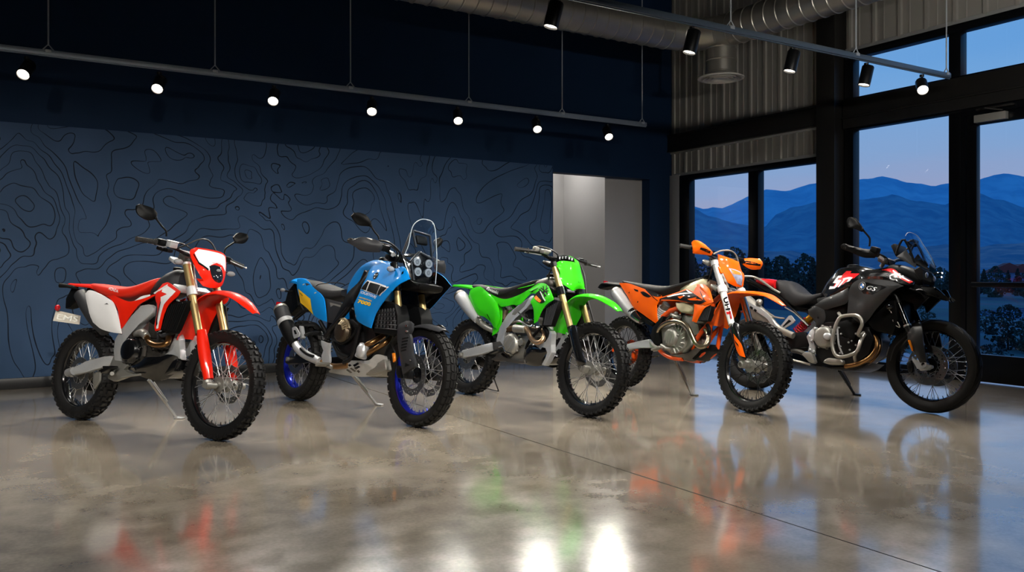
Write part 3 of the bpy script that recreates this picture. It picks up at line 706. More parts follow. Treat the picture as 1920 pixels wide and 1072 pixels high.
def tree(name, label, px, D, h, wd, m, conif, seed, group='trees beyond the windows', z=-.92):
    r = random.Random(seed); q = CAM+FWD*D+RGT*((px-960)/1560*D); o = empty(name, (q.x, q.y, z)); tag(o, label, 'tree', group)
    MB().tube([Vector((0, 0, 0)), Vector((0, 0, h*.6))], [h*.025, h*.008], 6).build('trunk', M_TRUNK, o)
    b = MB()
    for k in range(420):
        t = r.random(); a = r.random()*2*PI
        prof = ((1-t)**.8 if conif else math.sin(PI*min(1, .12+.88*t))**.6); rad = wd*.5*prof*math.sqrt(r.random())
        c = Vector((math.cos(a)*rad, math.sin(a)*rad, h*(.03+.95*t))); s = h*(.034+.035*r.random())*(1.15-t*.5)
        vs = [b.bm.verts.new(c+Vector((r.gauss(0, 1), r.gauss(0, 1), r.gauss(0, .9))).normalized()*s) for _ in range(6)]
        for f in ((0, 1, 2), (3, 4, 5), (0, 3, 1), (1, 4, 2), (2, 5, 0)): b.face([vs[i] for i in f]).smooth = False
    b.build('foliage', m, o)
TR = [(1302, 482), (1318, 492), (1338, 470), (1352, 486), (1376, 462), (1392, 474), (1406, 470), (1424, 476), (1440, 482), (1456, 486), (1464, 478), (1476, 484), (1492, 496), (1507, 474), (1524, 482), (1541, 490), (1556, 480), (1612, 500), (1640, 505), (1700, 504), (1728, 484), (1748, 486), (1763, 500), (1776, 508), (1845, 504), (1866, 498), (1890, 506), (1908, 503), (1935, 500), (1960, 490)]
WORD = ['left window pane, left edge', 'left window pane, behind the first', 'left window pane, tall one', 'left window pane, right of the tall one', 'left window pane, by the orange motorcycle mask', 'left window pane, right side', 'left window pane, beside the mullion',
        'second pane, beside the mullion', 'second pane, left side', 'second pane, low and round', 'second pane, rounded crown', 'second pane, middle', 'second pane, shorter one', 'second pane, tallest one', 'second pane, right of the tallest', 'second pane, by the black column', 'black column, hidden edge', 'tall pane, left corner', 'tall pane, low behind the mirror', 'tall pane, behind the windscreen', 'tall pane, brightest green by the windscreen', 'tall pane, right of the windscreen', 'tall pane, near its right edge', 'tall pane, right edge', 'glass door, left edge', 'glass door, pointed dark one', 'glass door, by the red roofs', 'glass door, right side', 'right of the glass door', 'far right of the glass door']
for i, ((px, top), wd_) in enumerate(zip(TR, WORD)):
    D = 58+(i*37 % 23); h = (508-top)/1560*D+1.08+.92; con = i % 3 != 1
    tree('evergreen_tree' if con else 'leafy_tree', ('dark pointed evergreen' if con else 'dusky bushy tree')+' beyond the '+wd_, px, D, h, h*(.5 if con else .75), M_LEAF if con else M_LEAF2, con, i)
for i, (px, py, D, lb) in enumerate([(1855, 640, 14, 'dark leafy shrub outside the lower left of the glass door'), (1940, 618, 20, 'tall dark shrub outside the glass door beside the rocks'), (1890, 600, 21, 'green shrub farther out behind the glass door'), (1848, 585, 27, 'low green bush at the pond beyond the glass door'), (1660, 610, 19, 'dark shrub outside behind the black motorcycle'), (1720, 600, 23, 'green shrub outside beside the black front wheel'), (1560, 600, 22, 'dark bush seen between black column and motorcycle seat')]):
    tree('shrub', lb, px, D, .75+.2*(i % 3), 1.1, M_LEAF2 if i % 2 else M_LEAF, False, 50+i, 'shrubs on the bank outside', -.9)
M_ROCK = mat('blue grey rock', '4a5a6a', .9, var=.4, scale=3, bump=.3)
for i, lb in enumerate(['largest pale rock outside the lower glass door', 'grey rock outside beside the largest one', 'small grey rock at the left of the door bank', 'flat grey rock low on the bank by the door', 'dark rock at the right end of the bank', 'small round rock behind the largest one']):
    D = 10.8+.42*i; px = (1880, 1905, 1845, 1865, 1950, 1898)[i]; q = CAM+FWD*D+RGT*((px-960)/1560*D); b = MB(); b.ball(Vector((q.x, q.y, -.86)), (.22+.04*(i % 3), .17, .13+.03*(i % 2)), 10, 7)
    for v in b.bm.verts: v.co += Vector((noise.noise(v.co*5), noise.noise(v.co*5+Vector((9, 0, 0))), noise.noise(v.co*5+Vector((0, 9, 0)))))*.06
    tag(b.build('rock', M_ROCK, sharp=20), lb, 'rock', 'rocks on the bank outside the door')
M_ROOF = mat('dusky red roof', '7a3b3a', .8); M_HOUSE = mat('pale house wall', '4b7fb0', .8)
for px, D, wz, lb in ((1887, 120, 6, 'small house with red roof seen through the glass door'), (1910, 140, 9, 'wider house with red roof at the right of the glass door'), (1590, 110, 9, 'pale blue low building behind the black motorcycle seat'), (1312, 100, 7, 'pale blue shed in the left window pane')):
    q = CAM+FWD*D+RGT*((px-960)/1560*D); o = empty('house', (q.x, q.y, -.95)); o.rotation_euler.z = .6; tag(o, lb, 'house')
    bx(MB(), -wz/2, wz/2, -2.5, 2.5, 0, 1.9).build('wall', M_HOUSE, o)
    b = MB(); b.rings([[Vector((sx*(wz/2+.3), y, z)) for y, z in ((-2.9, 1.8), (0, 3.2), (2.9, 1.8))] for sx in (-1, 1)]); b.build('roof', M_ROOF if 'red' in lb else M_HOUSE, o)


# ================================================================ red dual-sport motorcycle
R_ = M_RED = mat('red plastic', 'e2230f', .42, coat=.5, var=.03, spec=.08)
M_REDS = mat('red seat vinyl', 'd8260f', .5, var=.06, scale=200, bump=.1)
def red_bike():
    t = bike((-7.6366,-2.0973,-1.08325,8.00), 'dual_sport_motorcycle', 'red dual-sport motorcycle with white side plate and white headlight mask, nearest the left edge')
    wheel(t, 'rear_wheel', -.005, .333, .125, .243, M_GBLK, M_RUB, 'knob', M_CAST, .045, .035, [(.075, .115, -.05, 0)], M_SPOKE, 32, M_DISC, (.11, .06), M_CHAIN)
    wheel(t, 'front_wheel', 1.455, .352, .088, .277, M_GBLK, M_RUB, 'knob', M_CAST, .05, .035, [(.085, .125, .05, .003)], M_SPOKE, 36, M_DISC)
    # fork legs: gold tube, red guard, axle clamp
    for sg in (1, -1):
        L = .105*sg
        top, mid, bot = [(1.105,1.113,.105),(1.305,.665,.105),(1.42,.403,.105)]
        q = lambda p: (p[0], p[1], L)
        b = MB(); b.tube([q(top), q([(1.187,.936,.105)][0])], .0265, 18); b.tube([q([(1.19,.919,.105)][0]), q(mid)], .0245, 18); o = b.build('fork_tube', M_GOLD, t)
        b = MB(); b.tube([q([(1.172,.963,.105)][0]), q([(1.197,.91,.105)][0])], .033, 20); b.build('fork_collar', M_ALU, o); b = MB(); b.tube([q(top), q([(1.1,1.127,.105)][0])], .028, 16); b.build('fork_cap', M_ALU, o)
        b = MB(); g = [(1.314,.688,.105),(1.339,.616,.105),(1.385,.499,.105),(1.436,.38,.105)]
        b.tube([q((p[0]+.008, p[1], 0)) for p in g], [.028, .037, .038, .030], 18, 4); b.build('fork_guard', M_RED, t)
        b = MB(); b.tube([q([(1.424,.391,.105)][0]), q([(1.443,.342,.105)][0])], [.026, .03], 14); b.box(q([(1.44,.346,.105)][0]), (.06, .05, .05), (0, .3, 0), .012)
        b.lathe(q([(1.476,.345,.11)][0]), [(.02, -.05), (.02, .03), (.012, .034)], (0, sg*1.0, 0), 16); b.build('axle_clamp', M_CAST, t)
    b = MB(); a, c = [(.992,1.143,0),(1.066,.956,0)]
    for p, h in ((a, .03), (c, .034)):
        b.box((p[0]-.01, p[1], 0), (.08, .27, h), (0, .43, 0), .012)
    b.tube([a, c], .03, 14); b.build('triple_clamp', M_ALU, t)
    # front fender
    b = MB(); b.ribbon([(p[0], p[1], w) for p, w in zip([(1.7,.821,0),(1.629,.877,0),(1.548,.923,0),(1.457,.95,0),(1.355,.958,0),(1.261,.941,0),(1.19,.895,0),(1.141,.832,0),(1.097,.741,0),(1.056,.628,0)], (.028, .055, .068, .074, .078, .084, .095, .115, .12, .105))], .005, 4, 11, .35, flip=True)
    b.build('front_fender', M_RED, t)
    # headlight mask
    pts = [(1.149,1.204,.125),(1.169,1.232,.1),(1.178,1.235,0),(1.187,1.229,-.1),(1.188,1.208,-.135),(1.209,1.129,-.13),(1.24,1.043,-.1),(1.26,.991,-.06),(1.27,.972,.02),(1.248,.978,.07),(1.211,1.025,.1),(1.258,1.022,.09),(1.214,1.109,.13)]
    p = Panel(pts, .03, .006, 'front', roll=.05, corner=40)
    dc = lambda L: [(x, z, l) for x, z, l in L]
    p.decal([(1.151,1.195,.108),(1.162,1.223,.085),(1.18,1.224,0),(1.189,1.217,-.092),(1.193,1.203,-.12),(1.205,1.146,-.122),(1.214,1.099,-.11),(1.232,1.135,-.08),(1.223,1.146,-.03),(1.237,1.125,.02),(1.255,1.082,.04),(1.203,1.132,.098)], 1)
    p.decal([(1.157,1.182,.118),(1.209,1.12,.106),(1.258,1.082,.045),(1.253,1.097,.045),(1.215,1.133,.1),(1.162,1.188,.112)], 2, .004)
    p.text('HONDA', [(1.228,1.136,0)][0], [(1.229,1.14,-.065)][0], .011, 0, .003)
    m = p.build('headlight_mask', [M_RED, M_WHT, M_INK], t)
    lp = [(1.256,1.116,.035),(1.25,1.13,-.01),(1.251,1.123,-.06),(1.251,1.071,-.075),(1.253,1.029,-.06),(1.264,1.013,-.02),(1.265,1.034,.02)]
    h = Panel([(p.f(p.dom(q))+.004, q[1], q[2]) for q in lp], .018, .004, 'front', roll=.02); ho = h.build('headlight', M_LENS, t)
    b = MB(); z0, z1 = lp[1][1], lp[5][1]; zc = (z0+z1)/2
    for dz in (.022, -.02): b = MB(); b.ball((p.f(Vector((-.015, zc)))+.013, zc+dz, -.018), (.008, .018, .01)); b.build('projector_lens', M_CLR, ho)
    # tank shrouds
    p = Panel([(.852,.911,.13),(.874,.987,.1),(.922,.997,.1),(1.06,.963,.15),(1.193,.927,.2),(1.17,.894,.2),(1.078,.837,.19),(1.036,.767,.185),(1.012,.672,.18),(.966,.663,.18),(.951,.694,.18),(.921,.811,.15)], .012, .005, roll=.025)
    p.decal([(.914,.95,.13),(.941,.975,.12),(1.132,.928,.18),(1.116,.905,.18),(1.041,.842,.18),(1.015,.767,.18),(.999,.683,.18),(.981,.678,.18),(.964,.785,.16),(.973,.848,.15),(.942,.891,.14),(1.016,.911,.15),(.925,.928,.13)], 1)
    p.decal([(.96,.866,.15),(.975,.855,.15),(.978,.766,.17),(.993,.713,.18),(.984,.691,.18),(.954,.767,.16)], 2, .004)
    mirror(p.build('radiator_shroud', [M_RED, M_WHT, M_INK], t))
    # tank and seat
    b = MB(); a = [(.716,.971,0),(.777,1.022,0),(.846,1.069,0),(.918,1.097,0),(.969,1.083,0)]; c = [(.73,.896,0),(.8,.897,0),(.877,.899,0),(.953,.9,0),(.996,.928,0)]
    b.loft([(u[0], v[1], u[1], w) for u, v, w in zip(a, c, (.07, .09, .1, .085, .05))], 20, 3); o = b.build('fuel_tank', M_GREY, t)
    b = MB(); b.lathe([(.88,1.079,0)][0], [(.03, -.01), (.03, .028), (.022, .034), (.001, .034)], (0, 0, 1), 18); b.build('fuel_cap', M_BLK, o)
    a = [(.019,.991,0),(.139,.987,0),(.298,.976,0),(.437,.968,0),(.554,.977,0),(.666,1.004,0),(.741,1.027,0),(.788,1.04,0)]; c = [(.103,.947,.06),(.245,.91,.06),(.405,.875,.06),(.54,.872,.06),(.655,.884,.06),(.763,.918,.06),(.832,.965,.06),(.867,1.001,.06)]
    b = MB(); b.loft([(u[0], v[1], u[1], w) for u, v, w in zip(a, c, (.07, .10, .125, .13, .125, .115, .095, .06))], 24, 3, 3)
    o = b.build('seat', M_REDS, t)
    lettering(t, o, 'HONDA', [(.327,.937,.125)][0], [(.449,.915,.125)][0], [(.325,.959,.125)][0], M_WHT, bold=.01)
    b = MB(); b.ribbon([(q[0], q[1], w) for q, w in zip([(-.319,.994,0),(-.187,.991,0),(-.054,.989,0),(.061,.982,0),(.243,.941,0)], (.035, .06, .075, .085, .09))], .012, 4, 9, .25); b.build('rear_fender', M_RED, t)
    # side panels
    p = Panel([(.167,.955,.1),(.373,.904,.125),(.576,.858,.135),(.662,.866,.135),(.75,.889,.13),(.838,.913,.125),(.843,.902,.125),(.729,.852,.135),(.678,.821,.135),(.605,.751,.13),(.55,.685,.125),(.524,.666,.125),(.504,.711,.13),(.479,.802,.14),(.389,.862,.13),(.276,.897,.11),(.184,.926,.1)], .01, .005, roll=.02)
    p.decal([(.648,.863,.135),(.714,.895,.135),(.799,.91,.135),(.798,.899,.135),(.717,.876,.135)], 1)
    p.decal([(.826,.92,.13),(.925,.964,.13),(.97,.982,.13),(.968,.973,.13),(.921,.948,.13),(.842,.913,.13)], 1)
    mirror(p.build('side_panel', [M_RED, M_WHT], t))
    p = Panel([(.053,.906,.12),(.087,.931,.12),(.201,.916,.13),(.347,.878,.145),(.428,.848,.15),(.482,.787,.15),(.533,.705,.15),(.554,.634,.14),(.465,.639,.15),(.341,.657,.15),(.265,.687,.15),(.173,.73,.14),(.121,.804,.135)], .016, .006, roll=.03)
    p.decal([(.35,.83,.155),(.378,.84,.155),(.402,.831,.155)], 1)
    mirror(p.build('number_plate_panel', [M_WHT, M_GREY], t))
    # exhaust
    b = MB(); e = [(-.042,.902,.095),(.046,.835,.095),(.179,.732,.095),(.305,.651,.095)]; b.tube(e, [.048, .056, .056, .044], 22, 4); b.build('muffler', M_GREY, t)
    b = MB(); b.tube([(.643,.636,.1),(.762,.648,.13),(.835,.631,.15),(.892,.588,.16),(.984,.572,.165),(1.062,.585,.16),(1.043,.619,.13),(.958,.654,.08)], .0185, 14, 5); o = b.build('exhaust_pipe', M_BRNZ, t)
    b = MB(); b.tube([(.658,.637,.1),(.776,.648,.135),(.853,.623,.155)], [.022, .028, .025], 14, 4); bolts(b, [(.831,.653,.16),(.862,.596,.16)], .008, .012); b.build('exhaust_flange', M_CAST, o)
    # frame: aluminium spars, cradle, subframe
    for sg in (1, -1):
        b = MB(); b.block([(.698,.833,.12),(.634,.753,.12),(.522,.667,.12),(.468,.591,.12),(.469,.513,.12),(.494,.445,.12),(.577,.443,.12),(.562,.517,.12),(.561,.579,.12),(.621,.639,.12),(.728,.713,.12),(.847,.789,.12),(.846,.818,.12),(.788,.844,.12)], .075*sg, .128*sg, .012); b.build('frame_spar', M_ALU, t)
        b = MB(); b.block([(1.056,.684,.09),(1.104,.624,.09),(1.106,.554,.09),(1.145,.488,.09),(1.101,.497,.09),(1.063,.521,.09),(1.015,.523,.09),(.95,.506,.09),(1.017,.552,.09),(1.04,.595,.09)], .045*sg, .09*sg, .008); b.build('frame_cradle', M_ALU, t)
        b = MB(); b.block([(-.005,.337,.11),(.004,.368,.11),(.159,.424,.11),(.366,.469,.11),(.439,.478,.11),(.462,.439,.11),(.41,.401,.11),(.191,.351,.11),(.016,.313,.11)], .085*sg, .118*sg, .008); b.tube([(-.028,.33,.12),(.04,.349,.12)], .03, 10); sw = b.build('swingarm', M_ALU, t)
        b = MB(); b.box([(-.004,.332,.12)][0] if sg > 0 else tuple([*[(-.004,.332,.12)][0][:2], -.12]), (.07, .03, .05), (0, .1, 0), .006); b.lathe(Vector((-.005, -sg*.12, .333)), [(.017, -.01), (.017, .02), (.01, .022)], (0, -sg, 0), 6); b.build('axle_block', M_CAST, sw)
    b = MB(); b.block([(.477,.477,.11),(.545,.471,.11),(.582,.432,.11),(.644,.429,.11),(.644,.415,.11),(.598,.392,.11),(.667,.369,.11),(.774,.371,.11),(.776,.363,.11),(.656,.352,.11),(.575,.323,.11),(.513,.305,.11),(.45,.319,.11),(.438,.341,.11),(.479,.357,.11),(.451,.42,.11)], .09, .125, .006); b.tube([(.492,.367,.12),(.597,.362,.2)], .014, 8); o = b.build('footpeg_bracket', M_CAST, t)
    b = MB(); b.box([(.548,.386,.19)][0], (.09, .07, .018), (0, -.5, .2), .004)
    for i in range(4): b.box([(.523,.398,.19)][0], (.008, .07, .02), (0, -.5, .2), 0)
    b.build('footpeg', M_BMET, o)
    b = MB(); b.tube([(.616,.338,.14),(.754,.36,.15),(.83,.371,.15)], .007, 8, 3); b.build('brake_pedal', M_CAST, t)
    b = MB(); b.tube([(.228,.908,.08),(.537,.734,.09),(.595,.81,.09)], .012, 8); b.tube([(-.015,.923,-.08),(.278,.742,-.09),(.339,.822,-.09)], .012, 8); b.build('subframe', M_BMET, t)
    # engine
    b = MB(); b.block([(.518,.604,.1),(.657,.641,.1),(.749,.609,.1),(.816,.558,.1),(.944,.537,.1),(.942,.475,.1),(.789,.404,.1),(.621,.385,.1),(.534,.453,.1)], -.12, .1, .015); b.block([(.76,.772,.1),(.918,.75,.1),(1,.602,.1),(.931,.536,.1),(.802,.557,.1),(.753,.663,.1)], -.09, .085, .012); 
    for i in range(5): b.block([(q[0], q[1]+.016*i, 0) for q in [(.8,.566,.1),(.953,.564,.1),(.962,.554,.1),(.802,.555,.1)]], -.1, .095, .002)
    b.tube([(.799,.493,.12),(.799,.565,.12)], .015, 8); bolts(b, [(.793,.53,.1),(.86,.542,.1),(.915,.549,.1),(.76,.555,.1)], .01, .012); b.build('engine_block', M_DCAST, t)
    cover(t, 'clutch_cover', [(.654,.523,.12)][0], .087, .035, M_GBLK, 0, 7)
    p = Panel([(.645,.408,.12),(.739,.44,.13),(.804,.466,.135),(.829,.485,.135),(.984,.5,.135),(1.069,.519,.12),(1.113,.504,.09),(1.113,.493,.07),(1.095,.45,.06),(1.06,.395,.07),(.987,.348,.09),(.87,.345,.11),(.768,.364,.12)], .03, .006, roll=.04); o = p.build('skid_plate', M_GBLK, t); mirror(o)
    b = MB(); b.block([(.646,.404,.1),(.777,.466,.1),(1.046,.502,.1),(1.122,.489,.1),(1.09,.409,.1),(.991,.359,.1),(.855,.355,.1)], -.08, .1, .02); b.build('skid_plate_base', M_GBLK, t)
    b = MB(); b.block([(.616,.846,.1),(.804,.914,.1),(.865,.887,.1),(.847,.76,.1),(.822,.669,.1),(.77,.722,.1)], -.08, .085, .02); b.build('airbox', M_BLK, t)
    for sg in (1, -1):
        b = MB(); b.block([(1.044,.853,.16),(1.221,.874,.16),(1.205,.817,.16),(1.144,.681,.16),(1.129,.654,.16),(.992,.671,.16),(1.001,.768,.16)], .115*sg, .165*sg, .006)
        p0, p1, p2, p3 = [(1.061,.843,.17),(1.23,.86,.17),(1.146,.671,.17),(1.018,.68,.17)]
        for i in range(9):
            s = i/8; u = Vector(p0).lerp(Vector(p1), s); v = Vector(p3).lerp(Vector(p2), s); b.tube([(u[0], u[1], .168*sg), (v[0], v[1], .168*sg)], .006, 6)
        b.build('radiator', M_BLK, t)
    b = MB(); b.tube([(.954,.662,.14),(.966,.638,.12),(1.082,.669,.12)], .016, 10, 3); b.tube([(.888,.902,.13),(.915,.758,.15),(.941,.635,.14),(.918,.6,.12)], .006, 8, 4); b.build('coolant_hose', M_GREY, t)
    # rear end: plate, light, signals
    b = MB(); b.block([(-.257,.958,.02),(-.09,.92,.02),(-.131,.879,.02),(-.24,.807,.02),(-.305,.795,.02),(-.315,.876,.02)], -.03, .04, .01); o = b.build('plate_bracket', M_BLK, t)
    b = MB(); b.tube([(-.257,.962,.13),(-.204,.961,.1),(-.173,.951,.04)], [.018, .014, .012], 10, 3); o2 = b.build('turn_signal', M_BLK, t); mirror(o2)
    b = MB(); b.quad(*[(-.298,.779,.11),(-.206,.752,-.03),(-.191,.686,-.02),(-.301,.698,.12)], .003); pl = b.build('license_plate', mat('license plate', 'bdb7a8', .5, var=.15, scale=12), t)
    b = MB(); qa = [Vector(V(q)) for q in [(-.293,.778,.113),(-.202,.752,-.027),(-.186,.686,-.017),(-.296,.698,.123)]]
    off = (qa[1]-qa[0]).cross(qa[3]-qa[0]).normalized()*.003
    vs, fs = glyphs('EMS', 0, .01); wv, hv = max(v[0] for v in vs), max(v[1] for v in vs)
    A = [b.bm.verts.new(qa[3]+(qa[2]-qa[3])*(.1+.8*v[0]/wv)+(qa[0]-qa[3])*(.2+.5*v[1]/hv)+off) for v in vs]
    for f in fs: b.face([A[i] for i in f])
    b.build('plate_lettering', M_CAST, pl)
    MB().ball([(-.265,.796,.12)][0], (.02, .02, .024)).build('tail_light', M_RLENS, t)
    # controls
    b = MB(); b.tube([(.967,1.24,.4),(.985,1.243,.27),(1.03,1.226,.19),(1.027,1.204,.09),(1.04,1.193,.05),(.961,1.202,-.05),(.965,1.213,-.09),(1.029,1.234,-.17),(1.057,1.199,-.28),(1.056,1.179,-.38)], .0125, 12, 4); hb = b.build('handlebar', M_BMET, t)
    grip(t, *[(.967,1.239,.405),(.991,1.242,.27)], M_GRIP); grip(t, *[(1.062,1.176,-.4),(1.057,1.199,-.28)], M_GRIP)
    lever(t, [(1.031,1.216,.22),(.988,1.224,.25),(.98,1.23,.33)], M_ALU); lever(t, [(1.075,1.207,-.24),(1.079,1.189,-.31),(1.075,1.169,-.42)], M_ALU)
    b = MB(); b.box([(1.055,1.235,.2)][0], (.045, .06, .04), (0, .2, 0), .006); b.box([(1.058,1.255,.2)][0], (.05, .065, .012), (0, .2, 0), .003); b.build('brake_reservoir', M_ALU, t)
    b = MB(); b.box([(1.012,1.243,.25)][0], (.05, .05, .045), (0, .2, 0), .01); b.build('switch_gear', M_BLK, t); b = MB(); b.box([(1.092,1.203,-.22)][0], (.05, .05, .04), (0, .2, 0), .01); b.build('switch_gear', M_BLK, t); b = MB(); b.box([(.99,1.198,0)][0], (.06, .14, .04), (0, .4, 0), .012); b.build('bar_clamp', M_BLK, t); b = MB()
    for i in range(4): b.lathe([(.965,1.209,.22),(1,1.202,.22),(1.035,1.196,.22),(1.062,1.192,.22)][i], [(.012, -.02), (.014, 0), (.012, .02)], (0, 1, 0), 8)
    b.tube([(.95,1.213,.22),(1.07,1.189,.22)], .007, 8); b.build('throttle_housing', M_BLK, t)
    b = MB(); b.tube([(1.035,1.215,.15),(1.098,1.247,.12),(1.11,1.287,.06),(1.12,1.305,0),(1.13,1.287,-.05),(1.149,1.237,-.08)], .0055, 8, 5); b.tube([(1.04,1.259,.15),(1.059,1.249,.1),(1.081,1.22,.06),(1.079,1.168,.04)], .005, 8, 4); b.build('brake_cable', M_CABLE, t)
    b = MB(); b.tube([(1.252,.856,-.13),(1.22,.882,-.12),(1.163,.933,-.1),(1.125,.985,-.08)], .006, 8, 4); b.tube([(1.247,.865,-.13),(1.299,.705,-.13),(1.328,.661,-.12)], .006, 8, 3); b.build('brake_hose', M_CABLE, t)
    mirror_part(t, [(.957,1.455,.42),(.973,1.468,.41),(.998,1.454,.33),(1.006,1.427,.3),(1.01,1.391,.31),(.994,1.372,.34),(.979,1.384,.39),(.961,1.412,.415)], .02, [(1.014,1.392,.315),(1.032,1.348,.28),(1.045,1.318,.25),(1.042,1.284,.24)], M_BLK, M_CHR)
    mirror_part(t, [(1.05,1.373,-.3),(1.057,1.413,-.34),(1.079,1.412,-.395),(1.089,1.382,-.4),(1.083,1.34,-.37),(1.064,1.332,-.315)], .02, [(1.056,1.343,-.315),(1.039,1.309,-.28),(1.037,1.28,-.25),(1.048,1.245,-.24)], M_BLK, M_CHR)
    blinker(t, [(1.09,1.126,.16)][0], (.022, .035, .02), [(1.086,1.123,.13),(1.09,1.116,.09)], M_BLK, M_CLR)
    blinker(t, [(1.205,1.093,-.18)][0], (.02, .035, .018), [(1.198,1.097,-.16),(1.221,1.102,-.1)], M_BLK, M_CLR)
    b = MB(); b.box([(1,1.163,.02)][0], (.07, .12, .06), (0, .4, 0), .01); b.tube([(1.052,1.156,.06),(1.087,1.112,.05),(1.093,1.004,.05)], .012, 8, 3); b.build('wiring', M_DCAST, t)
    kickstand(t, [(.538,.327,-.13)][0], [(.565,.054,-.386)][0], M_ALU, .011)
    b = MB(); b.block([(-.062,.268,.05),(.094,.293,.05),(.111,.251,.05),(.033,.207,.05),(-.049,.211,.05)], -.06, -.03, .01); b.build('brake_caliper', M_BLK, t); b = MB(); b.block([(.199,.35,.1),(.274,.364,.1),(.282,.29,.1),(.233,.23,.1),(.198,.284,.1)], .045, .075, .008); b.build('brake_caliper', M_CAST, t)
    b = MB(); b.tube([(-.206,.202,-.07),(.189,.403,-.07)], .009, 6); b.tube([(-.249,.318,-.07),(.179,.451,-.07)], .009, 6); b.build('chain', M_CHAIN, t)
    return t
red_bike()


# ================================================================ blue rally-style motorcycle
M_BLU = mat('blue plastic', '0a84d8', .42, coat=.5, var=.03, spec=.08); M_BRIM = mat('blue anodised rim', '1226b8', .22, .6, coat=.5)
def blue_bike():
    t = bike((-6.0013,-2.0851,-1.36050,8.00), 'rally_motorcycle', 'blue adventure motorcycle with yellow side panel, blue rims and tall clear windscreen')
    wheel(t, 'rear_wheel', -.07, .333, .145, .238, M_BRIM, M_RUB2, 'adv', M_BMET, .06, .04, [(.07, .12, -.06, .003)], M_SPOKE, 32, M_DISC, (.11, .07), M_CHAIN)
    wheel(t, 'front_wheel', 1.568, .352, .095, .277, M_BRIM, M_RUB2, 'adv', M_GBLK, .055, .04, [(.095, .142, -.075, .003), (.095, .142, .071, .003)], M_SPOKE, 36, M_DISC)
    for sg in (1, -1):
        L = .11*sg; q = lambda p: (p[0], p[1], L)
        a = [(1.321,.922,.11),(1.408,.691,.11)]; low = [(1.557,.362,.11)][0]; d = (a[0][0]-a[1][0], a[0][1]-a[1][1]); hi = (a[0][0]+d[0]*.9, a[0][1]+d[1]*.9, 0)
        b = MB(); b.tube([q(hi), q(a[1])], .0245, 18); o = b.build('fork_tube', M_GOLD, t)
        b = MB(); b.tube([q(hi), q(a[0])], .029, 16); b.build('fork_collar', M_GBLK, o)
        b = MB(); b.tube([q(a[1]), q(low)], [.026, .03], 14); b.box(q((1.568, .352, 0)), (.06, .05, .06), bev=.012); b.build('fork_leg', M_BMET, t)
    p = Panel([(1.415,.67,.15),(1.443,.69,.15),(1.491,.708,.15),(1.543,.719,.15),(1.592,.701,.15),(1.594,.66,.15),(1.575,.629,.15),(1.596,.601,.15),(1.625,.511,.15),(1.668,.442,.15),(1.675,.415,.15),(1.552,.348,.15),(1.513,.43,.15),(1.453,.555,.15)], .018, .02, roll=.025, corner=40)
    p.decal([(1.59,.431,.15),(1.637,.421,.15),(1.587,.404,.15)], 1)
    for i in range(5): p.decal([(1.52,.596,.15),(1.579,.609,.15),(1.581,.6,.15),(1.522,.585,.15)] if i == 0 else [(x, z-.021*i, l) for x, z, l in [(1.52,.596,.15),(1.579,.609,.15),(1.581,.6,.15),(1.522,.585,.15)]], 1, .001)
    g = p.build('fork_guard', [M_GREY, M_BLK], t); 
    for c_ in [(1.56,.682,.168),(1.567,.647,.168),(1.647,.457,.168)]: b = MB(); bolts(b, [c_], .008, .006); b.build('bolt', M_STEEL, g)
    mirror(g)
    b = MB(); b.ribbon([(q[0], q[1], w) for q, w in zip([(1.772,.682,0),(1.699,.701,0),(1.593,.712,0),(1.488,.7,0),(1.384,.667,0),(1.28,.623,0)], (.045, .068, .072, .072, .07, .07))]+[(q[0], q[1], .065) for q in [(1.203,.551,0),(1.16,.47,0),(1.149,.4,0)]], .006, 4, 11, .35, flip=True); b.build('front_fender', M_GREY, t)
    b = MB(); b.block([(1.424,.487,.165),(1.451,.49,.165),(1.472,.435,.165),(1.449,.422,.165)], .155, .17, .004); o = b.build('reflector', M_ALENS, t); mirror(o)
    for sg in (1, -1):
        b = MB(); b.block([(1.388,.405,.09),(1.439,.39,.09),(1.468,.318,.09),(1.429,.315,.09),(1.399,.349,.09)], .055*sg, .1*sg, .008); b.build('brake_caliper', M_BMET, t)
    # radiator with its ribbed guard
    b = MB(); b.block([(1.149,.781,.16),(1.235,.851,.16),(1.378,.831,.16),(1.425,.753,.16),(1.453,.628,.16),(1.406,.606,.16),(1.157,.616,.16)], .05, .16, .01); o = b.build('radiator', M_BLK, t); mirror(o)
    a, c2, d, e = [(1.19,.782,.165),(1.383,.802,.165),(1.444,.65,.165),(1.175,.651,.165)]
    for i in range(5):
        b = MB()
        for j in range(6):
            u, v = (j+.5)/6, (i+.5)/5; P = Vector(a).lerp(Vector(c2), u).lerp(Vector(e).lerp(Vector(d), u), v); b.ball((P[0], P[1], .162), (.012, .006, .018), 8, 6)
        b.tube([(Vector(a).lerp(Vector(e), (i+.95)/5)[0], Vector(a).lerp(Vector(e), (i+.95)/5)[1], .163), (Vector(c2).lerp(Vector(d), (i+.95)/5)[0], Vector(c2).lerp(Vector(d), (i+.95)/5)[1], .163)], .005, 6); b.build('guard_row', M_GREY, o)
    # tank and fairing
    a = [(.529,.953,0),(.583,1.012,0),(.671,1.086,0),(.762,1.139,0),(.882,1.169,0),(1.006,1.163,0),(1.118,1.117,0)]; c2 = [(.536,.873,0),(.655,.855,0),(.788,.837,0),(.917,.821,0),(1.022,.824,0),(1.103,.846,0),(1.151,.947,0)]
    b = MB(); b.loft([(u[0], v[1], u[1], w) for u, v, w in zip(a, c2, (.025, .05, .075, .095, .11, .115, .09))], 24, 3, 3); o = b.build('fuel_tank', M_BLU, t)
